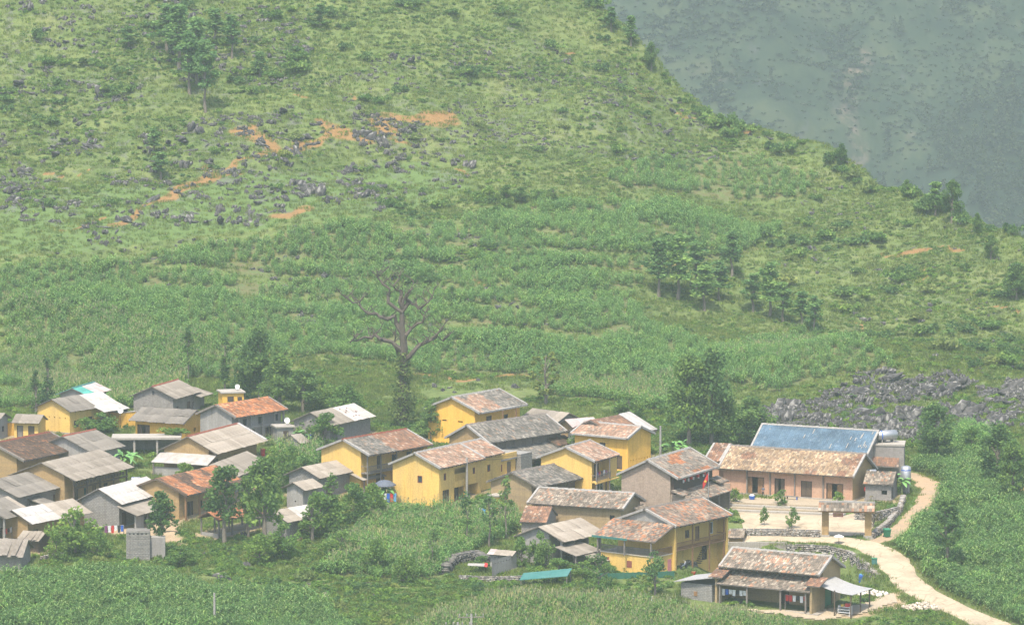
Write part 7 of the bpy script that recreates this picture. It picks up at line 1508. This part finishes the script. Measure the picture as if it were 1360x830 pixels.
# flag
x, y = 27.5, 623.1; z = g1(x, y); t = thing('flagpole', 'flagpole with red flag bearing a yellow star, before the big stone house', 'flagpole', (x, y, z))
b = MB(); b.tube([(0, 0, -.3), (0, 0, 6.4)], [.06, .045], 7); b.build('pole', 'steel', t)
b = MB(); n = 8; F_ = lambda u, v: (-.05 - u * .62 + .02 * math.sin(u * 6), .14 * math.sin(u * 5 + v), 6.3 - v * 1.0 - u * 1.15)
vs = [F_(i / n * 1.25, j) for i in range(n + 1) for j in (0, 1)]; b.add(vs, [(2 * i, 2 * i + 2, 2 * i + 3, 2 * i + 1) for i in range(n)]); f_ = b.build('flag', 'red', t)
b = MB(); c0 = Vector(F_(.62, .5)) + Vector((0, -.05, 0)); pts = []
for k in range(10): a = math.pi / 2 + k * math.pi / 5; r_ = .26 if k % 2 == 0 else .11; pts.append((c0.x + r_ * math.cos(a) * .8, c0.y, c0.z + r_ * math.sin(a)))
b.slab(pts, (0, -.02, 0)); b.build('star', 'yellow_cloth', f_)
# umbrella stall and washing
x, y, z = PTS['umbrella']; t = thing('sun_umbrella', 'large blue-grey sun umbrella beside the plain-gabled yellow house', 'umbrella', (x, y, z))
b = MB(); n = 10; rings = [(0, 3.35), (.8, 3.2), (1.55, 2.75), (1.65, 2.55)]
vs = [(r * math.cos(2 * math.pi * k / n), r * math.sin(2 * math.pi * k / n), zz) for r, zz in rings for k in range(n)]
b.add(vs, [(i * n + k, i * n + (k + 1) % n, (i + 1) * n + (k + 1) % n, (i + 1) * n + k) for i in range(3) for k in range(n)]); b.build('canopy', 'umbrella_grey', t)
b = MB(); b.tube([(0, 0, -.3), (0, 0, 3.4)], .04, 6); b.build('pole', 'steel', t)
def washing(p, q, label, cols, hgt=1.7, drop=.8, name='washing_line'):
    a, b_ = np.array(p), np.array(q); n = len(cols); d = (b_ - a) / np.linalg.norm(b_ - a); t = thing(name, label, 'washing line', tuple(a)); e = b_ - a
    for s_ in (0, 1): b = MB(); q_ = e * s_; b.tube([(*q_[:2], q_[2] - .4), (*q_[:2], q_[2] + hgt)], .05, 6); b.build('pole', 'wood_grey', t)
    b = MB(); b.tube([(0, 0, hgt - .03), (e[0] / 2, e[1] / 2, e[2] / 2 + hgt - .12), (e[0], e[1], e[2] + hgt - .03)], .015, 4); b.build('line', 'white', t)
    g = random.Random(n * 3 + int(p[0])); w = np.linalg.norm(e) / n
    for i, c in enumerate(cols):
        m = MB(); c0 = e * ((i + .5) / n); ww = w * .42; dr = drop * g.uniform(.7, 1.15); top = hgt - .06
        P_ = [c0 + d * (-ww) + np.array((0, 0, top)), c0 + d * ww + np.array((0, 0, top)), c0 + d * ww * .9 + np.array((0, .06, top - dr)), c0 - d * ww * .85 + np.array((0, -.05, top - dr))]
        m.slab([tuple(v) for v in P_], (.02, -.03, 0)); m.build('garment', c, t)
def near_pt(px): return px
x, y, z = PTS['umbrella']; washing((x - 1.6, y - 1.0, g1(x - 1.6, y - 1)), (x + 1.7, y - 1.2, g1(x + 1.7, y - 1.2)), 'rail of bright clothes under the blue-grey umbrella', ('blue', 'yellow_cloth', 'red', 'white', 'blue', 'red', 'sky_blue'), 1.7, 1.2)
x, y, z = PTS['flatannex']; washing((x + 1.8, y - 2.0, g1(x + 1.8, y - 2)), (x + 4.8, y - 2.4, g1(x + 4.8, y - 2.4)), 'washing of red, blue and dark clothes by the small concrete annex', ('red', 'red', 'white', 'sky_blue', 'dark', 'blue', 'dark'), 1.8, 1.2)
x, y = -56.0, 611.2; washing((x, y, g1(x, y)), (x + 2.6, y + .3, g1(x + 2.6, y + .3)), 'mixed washing on a line beside the brick tower', ('purple', 'white', 'red', 'white', 'dark', 'blue'), 1.7, 1.0)
h = HOUSES['front_yellow']; x, y = -4.6, 622.4; washing((x, y, g1(x, y)), (x + 3.2, y + .5, g1(x + 3.2, y + .5)), 'washing line at the corn edge below the plain-gabled yellow house', ('white', 'sky_blue', 'yellow_cloth', 'white', 'dark', 'red', 'purple'), 1.6, .9)
def hline(key, u0, u1, w, z, label, cols):
    h = HOUSES[key]; c_, s_ = math.cos(h.th), math.sin(h.th); f = lambda u: (h.x + (a := h.T(u, w, z))[0] * c_ - a[1] * s_, h.y + a[0] * s_ + a[1] * c_, h.z + a[2]); washing(f(u0), f(u1), label, cols, 1.7, .75)
hline('lower_house', 10.0, 13.6, -.9, .5, 'white and dark washing under the left half of the tiled porch', ('white', 'white', 'dark', 'white', 'white', 'blue', 'white'))
hline('lower_house', 1.3, 4.4, -.9, .5, 'red, white and black washing under the right half of the tiled porch', ('red', 'white', 'dark', 'white', 'red', 'red'))
hline('orange_two_storey', 1.0, 3.8, -.3, .4, 'dark and pink washing before the bright orange-roofed house', ('red', 'dark', 'blue', 'white'))
hline('edge_grey', .8, 3.2, .9, .7, 'red and white washing at the left-edge grey house', ('red', 'red', 'dark', 'white'))
# yard objects
def prim(name, label, cat, p, parts, rz=0, group=None):
    t = thing(name, label, cat, p, rz, group)
    for nm, mat, fn in parts: b = MB(); fn(b); b.build(nm, mat, t)
    return t
prim('wheelie_bin', 'green wheeled rubbish bin at the junction of road and dirt track', 'bin', gpt(*PTS['bin'][:2], .1), [
    ('bin_body', 'green_paint', lambda b: b.hexa([(-.32, -.32, .1), (.32, -.32, .1), (.32, .32, .1), (-.32, .32, .1), (-.42, -.45, 1.05), (.42, -.45, 1.05), (.42, .42, 1.05), (-.42, .42, 1.05)])),
    ('lid', 'green_paint', lambda b: b.hexa([(-.46, -.5, 1.055), (.46, -.5, 1.055), (.46, .48, 1.055), (-.46, .48, 1.055), (-.42, -.42, 1.16), (.42, -.42, 1.16), (.42, .44, 1.2), (-.42, .44, 1.2)])),
    ('wheel', 'dark', lambda b: b.tube([(-.38, .38, .12), (-.3, .38, .12)], .12, 10)), ('wheel', 'dark', lambda b: b.tube([(.3, .38, .12), (.38, .38, .12)], .12, 10))], .4)
x, y, z = PTS['parasol']
prim('garden_parasol', 'small white parasol opened above the curved retaining wall', 'parasol', gpt(x, y, .05), [
    ('canopy', 'white', lambda b: b.tube([(0, 0, .95), (0, 0, 1.0), (0, 0, 1.25)], [.72, .70, .05], 10)), ('pole', 'wood', lambda b: b.tube([(0, 0, -.2), (0, 0, 1.0)], .035, 6))])
x, y, z = PTS['blue_sign']
prim('blue_barrel', 'upright blue plastic barrel at the end of the curved retaining wall', 'barrel', gpt(x, y), [
    ('barrel_body', 'blue', lambda b: b.tube([(0, 0, 0), (0, 0, .15), (0, 0, 1.1), (0, 0, 1.25)], [.3, .36, .36, .3], 12)), ('lid', 'sky_blue', lambda b: b.tube([(0, 0, 1.252), (0, 0, 1.32)], [.31, .31], 12))])
prim('green_basket', 'small teal crate stacked beside the blue barrel', 'crate', gpt(x + 1.7, y - .3), [('crate_body', 'teal_metal', lambda b: b.box((-.35, -.3, 0), (.35, .3, .8))), ('crate_rim', 'green_paint', lambda b: b.box((-.39, -.34, .8), (.39, .34, .9)))])
h = HOUSES['pink_long']; c_, s_ = math.cos(h.th), math.sin(h.th)
p = pw(9.0, -1.2, .02)
prim('bench', 'low wooden bench by the closed door of the salmon-pink house', 'bench', p, [('seat', 'wood_grey', lambda b: b.box((-.9, -.2, .42), (.9, .2, .5))), ('leg', 'blue', lambda b: b.box((-.8, -.16, 0), (-.7, .16, .42))), ('leg', 'wood', lambda b: b.box((.7, -.16, 0), (.8, .16, .42)))], h.th)
p = pw(14.2, -3.6, .02)
prim('blue_bucket', 'blue tub with a white cloth on the terrace edge', 'bucket', p, [('tub', 'blue', lambda b: b.tube([(0, 0, 0), (0, 0, .55)], [.36, .46], 12)), ('cloth', 'white', lambda b: b.tube([(0, 0, .55), (0, 0, .72)], [.4, .2], 9))])
x, y, z = PTS['red_bucket']; prim('red_barrel', 'bright red barrel on the ribbed grey shed edge, by the cornfield', 'barrel', gpt(x, y), [('barrel_body', 'red', lambda b: b.tube([(0, 0, 0), (0, 0, 1.0)], [.33, .36], 11)), ('rim', 'orange_light', lambda b: b.tube([(0, 0, 1.0), (0, 0, 1.06)], .38, 11))])
x, y, z = PTS['teal']
prim('tarpaulin_canopy', 'teal sheet canopy on low posts above the tasselled corn', 'canopy', gpt(x, y), [
    ('sheet', 'teal_metal', lambda b: b.hexa([(-3.4, -1.0, .75), (2.9, -1.1, 1.25), (3.6, 1.2, 1.9), (-2.8, 1.2, 1.3), (-3.4, -1.0, .82), (2.9, -1.1, 1.32), (3.6, 1.2, 1.97), (-2.8, 1.2, 1.37)])),
    *[('post', 'wood_grey', (lambda q: lambda b: b.tube([(q[0], q[1], -.4), (q[0], q[1], q[2])], .06, 6))(q)) for q in ((-3.2, -.9, .75), (2.8, -1, 1.22), (3.4, 1.1, 1.85), (-2.7, 1.1, 1.28))]], .03)
h = HOUSES['lower_house']; c_, s_ = math.cos(h.th), math.sin(h.th)
p = pw(-3.2, 1.0, -.3)
def rack(b):
    for k in range(4): b.box((-.8, -.35, .15 + k * .36), (.8, .35, .2 + k * .36))
prim('wire_rack', 'white wire rack with coloured goods under the pale awning', 'rack', p, [('shelves', 'white', rack), ('upright', 'white', lambda b: b.box((-.85, -.35, 0), (-.8, .35, 1.4))), ('upright', 'white', lambda b: b.box((.8, -.35, 0), (.85, .35, 1.4))), ('goods', 'red', lambda b: b.box((-.6, -.25, 1.285), (-.1, .2, 1.7))), ('goods', 'yellow_cloth', lambda b: b.box((.1, -.25, 1.285), (.5, .2, 1.55)))], h.th)
p = pw(6.6, -2.3, -.9)
prim('plank_ramp', 'orange plank ramp leaning on the porch floor of the lowest house', 'ramp', p, [('board', 'wood_warm', (lambda k: lambda b: b.hexa([(-.6 + k * .4, -.7, -.1), (-.24 + k * .4, -.7, -.1), (-.24 + k * .4, .7, .85), (-.6 + k * .4, .7, .85), (-.6 + k * .4, -.7, -.03), (-.24 + k * .4, -.7, -.03), (-.24 + k * .4, .7, .92), (-.6 + k * .4, .7, .92)]))(k)) for k in range(3)], h.th)
p = pw(11.6, -.4, .1)
prim('motorbike', 'dark motorbike parked under the left half of the tiled porch', 'motorbike', p, [
    ('wheel', 'dark', lambda b: b.tube([(-.6, -.05, .3), (-.6, .05, .3)], .3, 14)), ('wheel', 'dark', lambda b: b.tube([(.6, -.05, .3), (.6, .05, .3)], .3, 14)),
    ('frame', 'dark', lambda b: b.tube([(.62, 0, .3), (.45, 0, .85), (.1, 0, .5), (-.6, 0, .35)], [.05, .06, .14, .06], 7)), ('seat', 'dark', lambda b: b.hexa([(-.7, -.12, .66), (0, -.12, .62), (0, .12, .62), (-.7, .12, .66), (-.7, -.1, .78), (0, -.1, .72), (0, .1, .72), (-.7, .1, .78)])), ('handlebar', 'steel', lambda b: b.tube([(.42, -.32, .98), (.45, 0, .9), (.42, .32, .98)], .025, 6))], h.th)
h = HOUSES['orange_front']; p3 = lambda u, w, z: (h.x + (a := h.T(u, w, z))[0] * math.cos(h.th) - a[1] * math.sin(h.th), h.y + a[0] * math.sin(h.th) + a[1] * math.cos(h.th), h.z + a[2])
for i, (u, m_) in enumerate(((1.0, 'red'), (3.6, 'red'), (5.2, 'red'))):
    q = p3(u, -2.2, 0); prim('flower_pot', ('wide red basin at the yard edge of the balustraded yellow house', 'red pot left of the doorway yard edge, middle of three', 'red pot nearest the road end of the yard')[i], 'pot', gpt(q[0], q[1]), [('pot', m_, lambda b: b.tube([(0, 0, 0), (0, 0, .45)], [.22, .32], 10)), ('soil', 'earth', lambda b: b.tube([(0, 0, .451), (0, 0, .47)], .28, 10))])
q = p3(12.2, -.6, 0); o = obj('garden_shrub', bush_proto(91, 'mid', .7, 300, .2, 1.3)); o.location = gpt(q[0], q[1]); tag(o, 'potted green bush at the right end of the wooden balcony', 'shrub')
q = p3(2.0, .1, 0)
prim('motorbike', 'grey motorbike parked below the wooden balcony', 'motorbike', gpt(q[0], q[1], .1), [
    ('wheel', 'dark', lambda b: b.tube([(-.6, -.05, .3), (-.6, .05, .3)], .3, 14)), ('wheel', 'dark', lambda b: b.tube([(.6, -.05, .3), (.6, .05, .3)], .3, 14)),
    ('frame', 'steel', lambda b: b.tube([(.62, 0, .3), (.45, 0, .85), (.1, 0, .5), (-.6, 0, .35)], [.05, .07, .15, .06], 7)), ('seat', 'dark', lambda b: b.hexa([(-.7, -.12, .66), (0, -.12, .62), (0, .12, .62), (-.7, .12, .66), (-.7, -.1, .78), (0, -.1, .72), (0, .1, .72), (-.7, .1, .78)])), ('handlebar', 'steel', lambda b: b.tube([(.42, -.32, .98), (.45, 0, .9), (.42, .32, .98)], .025, 6))], h.th)
q = p3(13.8, -1.8, 0); prim('yellow_gate', 'low yellow gate panel beside the tiny tiled lean-to', 'gate', gpt(q[0] + 1.6, q[1] - .2), [('panel', 'yellow', lambda b: b.box((-1.0, -.06, 0), (-.05, .06, 1.3))), ('panel', 'yellow', lambda b: b.box((.05, -.06, 0), (.9, .06, 1.1))), ('post', 'ochre', lambda b: b.box((-1.15, -.1, -.3), (-1.0, .1, 1.5)))], .1)
x, y, z = PTS['rug']; prim('drying_sheet', 'white and red cloth spread to dry on the stone enclosure', 'cloth', gpt(x, y, 1.0), [('cloth', 'mortar', lambda b: b.hexa([(-1.1, -.4, 0), (1.1, -.5, -.1), (1.2, .4, .12), (-1, .5, .15), (-1.1, -.4, .04), (1.1, -.5, -.06), (1.2, .4, .16), (-1, .5, .19)])), ('cloth_edge', 'red', lambda b: b.hexa([(1.12, -.6, -.1), (1.5, -.6, -.2), (1.6, .5, .1), (1.22, .5, .25), (1.12, -.6, -.06), (1.5, -.6, -.16), (1.6, .5, .14), (1.22, .5, .29)]))])
# rubble heaps
def heap(p, label, pal, seed, r=1.6, n=130, hh=.9):
    g = np.random.default_rng(seed); Vs, Fs, Cs = [], [], []; o = 0
    for k in range(n):
        a, q = g.uniform(0, 6.28), math.sqrt(g.random()); z = (1 - q) * hh * g.uniform(.4, 1); c = np.array((q * r * math.cos(a), q * r * .7 * math.sin(a), z)); s = g.uniform(.1, .24); R_ = g.normal(size=(3, 3)); R_, _ = np.linalg.qr(R_)
        v = np.array([(x, y, w) for w in (-1, 1) for (x, y) in ((-1, -1), (1, -1), (1, 1), (-1, 1))]) * s * np.array((1.2, .8, .6)) @ R_ + c; Vs += list(v); Fs += [(o, o + 3, o + 2, o + 1), (o + 4, o + 5, o + 6, o + 7), (o, o + 1, o + 5, o + 4), (o + 1, o + 2, o + 6, o + 5), (o + 2, o + 3, o + 7, o + 6), (o + 3, o, o + 4, o + 7)]; Cs += [np.array(pal[g.integers(0, len(pal))]) * g.uniform(.75, 1.2)] * 6; o += 8
    ob = obj('rubble_heap', np_mesh('rubble_heap', Vs, Fs, 'stone', np.array(Cs)), loc=p); ob['kind'] = 'stuff'; ob['label'] = label; return ob
heap(gpt(9.6, 594.0), 'heap of pinkish broken bricks before the barn', ((.42, .30, .23), (.36, .26, .2), (.45, .38, .31)), 1)
heap(gpt(52.6, 569.5), 'pale rubble on the verge below the road', ((.42, .36, .28), (.32, .27, .21)), 2, 2.6, 160, .9)
heap(gpt(46.6, 577.2), 'grey slabs and sacks on the lower yard', ((.45, .38, .34), (.5, .45, .4)), 3, 2.2, 90, .4)
# green netting along the garden below the fruit trees
b = MB(); P_ = [(9.5, 586.6), (13, 587.2), (17, 587.4), (21.5, 587.6)]
for (x0, y0), (x1, y1) in zip(P_[:-1], P_[1:]): b.hexa([(x0, y0, g1(x0, y0) - .2), (x1, y1, g1(x1, y1) - .2), (x1, y1 + .05, g1(x1, y1) - .2), (x0, y0 + .05, g1(x0, y0) - .2), (x0, y0, g1(x0, y0) + .8), (x1, y1, g1(x1, y1) + .85), (x1, y1 + .05, g1(x1, y1) + .85), (x0, y0 + .05, g1(x0, y0) + .8)])
tag(b.build('garden_net', 'dark_green_net'), 'dark green netting fence under the two low fruit trees', 'netting')
# people
def skin_mesh(name, J, E, mat, parent, root=0, sub=1):
    me = bpy.data.meshes.new(name); me.from_pydata([j[:3] for j in J], E, []); o = obj(name, me, parent); me.materials.append(M[mat])
    md = o.modifiers.new('skin', 'SKIN'); o.modifiers.new('sub', 'SUBSURF').levels = sub; o.modifiers['sub'].render_levels = sub
    for v, j in zip(me.skin_vertices[0].data, J): v.radius = (j[3], j[3] * .8)
    me.skin_vertices[0].data[root].use_root = True; return o
def person(p, rz, label, shirt, trousers, hat=None, hgt=1.62):
    t = thing('person', label, 'person', p, rz, 'people'); k = hgt / 1.62
    J = [(0, 0, .86, .13), (0, 0, 1.05, .125), (0, 0, 1.27, .14), (0, .0, 1.37, .055), (0, -.01, 1.44, .075), (0, -.015, 1.53, .092), (0, -.01, 1.61, .055)]; E = [(0, 1), (1, 2), (2, 3), (3, 4), (4, 5), (5, 6)]
    for s_ in (-1, 1):
        o = len(J); J += [(s_ * .17, 0, 1.29, .06), (s_ * .22, -.02, 1.04, .045), (s_ * .21, -.14, .83, .032), (s_ * .205, -.17, .76, .032)]; E += [(2, o), (o, o + 1), (o + 1, o + 2), (o + 2, o + 3)]
        for f_ in range(4): J.append((s_ * (.175 + .018 * f_), -.19 - .004 * f_, .685 - .008 * (1.5 - abs(f_ - 1.5)), .009)); E.append((o + 3, len(J) - 1))
        J.append((s_ * .16, -.20, .745, .011)); E.append((o + 3, len(J) - 1))
        o = len(J); J += [(s_ * .09, 0, .80, .085), (s_ * .10, -.02, .46, .055), (s_ * .10, .01, .09, .038), (s_ * .10, -.13, .04, .035)]; E += [(0, o), (o, o + 1), (o + 1, o + 2), (o + 2, o + 3)]
    J = [tuple(a * k for a in j) for j in J]; skin_mesh('body', J, E, 'skin', t)
    S_ = [(0, 0, .90, .155), (0, 0, 1.08, .148), (0, 0, 1.27, .165), (0, 0, 1.35, .08)]; ES = [(0, 1), (1, 2), (2, 3)]
    for s_ in (-1, 1): o = len(S_); S_ += [(s_ * .175, 0, 1.29, .08), (s_ * .222, -.02, 1.05, .064)]; ES += [(2, o), (o, o + 1)]
    skin_mesh('shirt', [tuple(a * k for a in j) for j in S_], ES, shirt, t)
    S_ = [(0, 0, .89, .15)]; ES = []
    for s_ in (-1, 1): o = len(S_); S_ += [(s_ * .09, 0, .78, .105), (s_ * .10, -.02, .46, .078), (s_ * .10, .005, .12, .066)]; ES += [(0, o), (o, o + 1), (o + 1, o + 2)]
    skin_mesh('trousers', [tuple(a * k for a in j) for j in S_], ES, trousers, t)
    b = MB(); b.tube([(0, .015, 1.52 * k), (0, .02, 1.58 * k), (0, .01, 1.66 * k)], [.098 * k, .1 * k, .03], 12); b.build('hair', 'hair', t)
    b = MB(); b.tube([(0, -.085 * k, 1.53 * k), (0, -.115 * k, 1.505 * k)], [.014, .018], 6); b.build('nose', 'skin', t)
    if hat: b = MB(); b.tube([(0, 0, 1.60 * k), (0, 0, 1.61 * k), (0, 0, 1.72 * k)], [.24, .23, .02], 14); b.build('hat', hat, t)
pk = HOUSES['pink_long']; h = pk; c_, s_ = math.cos(h.th), math.sin(h.th); p = pw(13.6, -.9, .02)
person(p, -.3, 'person in grey clothes standing by the wide doorway of the salmon-pink house', 'umbrella_grey', 'dark')
x, y, z = PTS['person_corn']; person(gpt(x, y, .35), .3, 'person in purple top working in the corn beside the knoll tree', 'purple', 'dark', 'cream')
# ---------------------------------------------------------------- haze over the valley
hz = MB(); hz.box((-1000, -80, -175), (1000, 2300, 150)); 
hm = bpy.data.materials.new('haze_air'); hm.use_nodes = True; hm.node_tree.nodes.clear()
ho = hm.node_tree.nodes.new('ShaderNodeOutputMaterial'); hv = hm.node_tree.nodes.new('ShaderNodeVolumePrincipled')
hv.inputs['Color'].default_value = (.56, .67, .67, 1); hv.inputs['Density'].default_value = .00016; hv.inputs['Anisotropy'].default_value = 0.0
hm.node_tree.links.new(hv.outputs[0], ho.inputs['Volume'])
M['haze_air'] = hm
hz.build('haze', 'haze_air', kind='stuff')
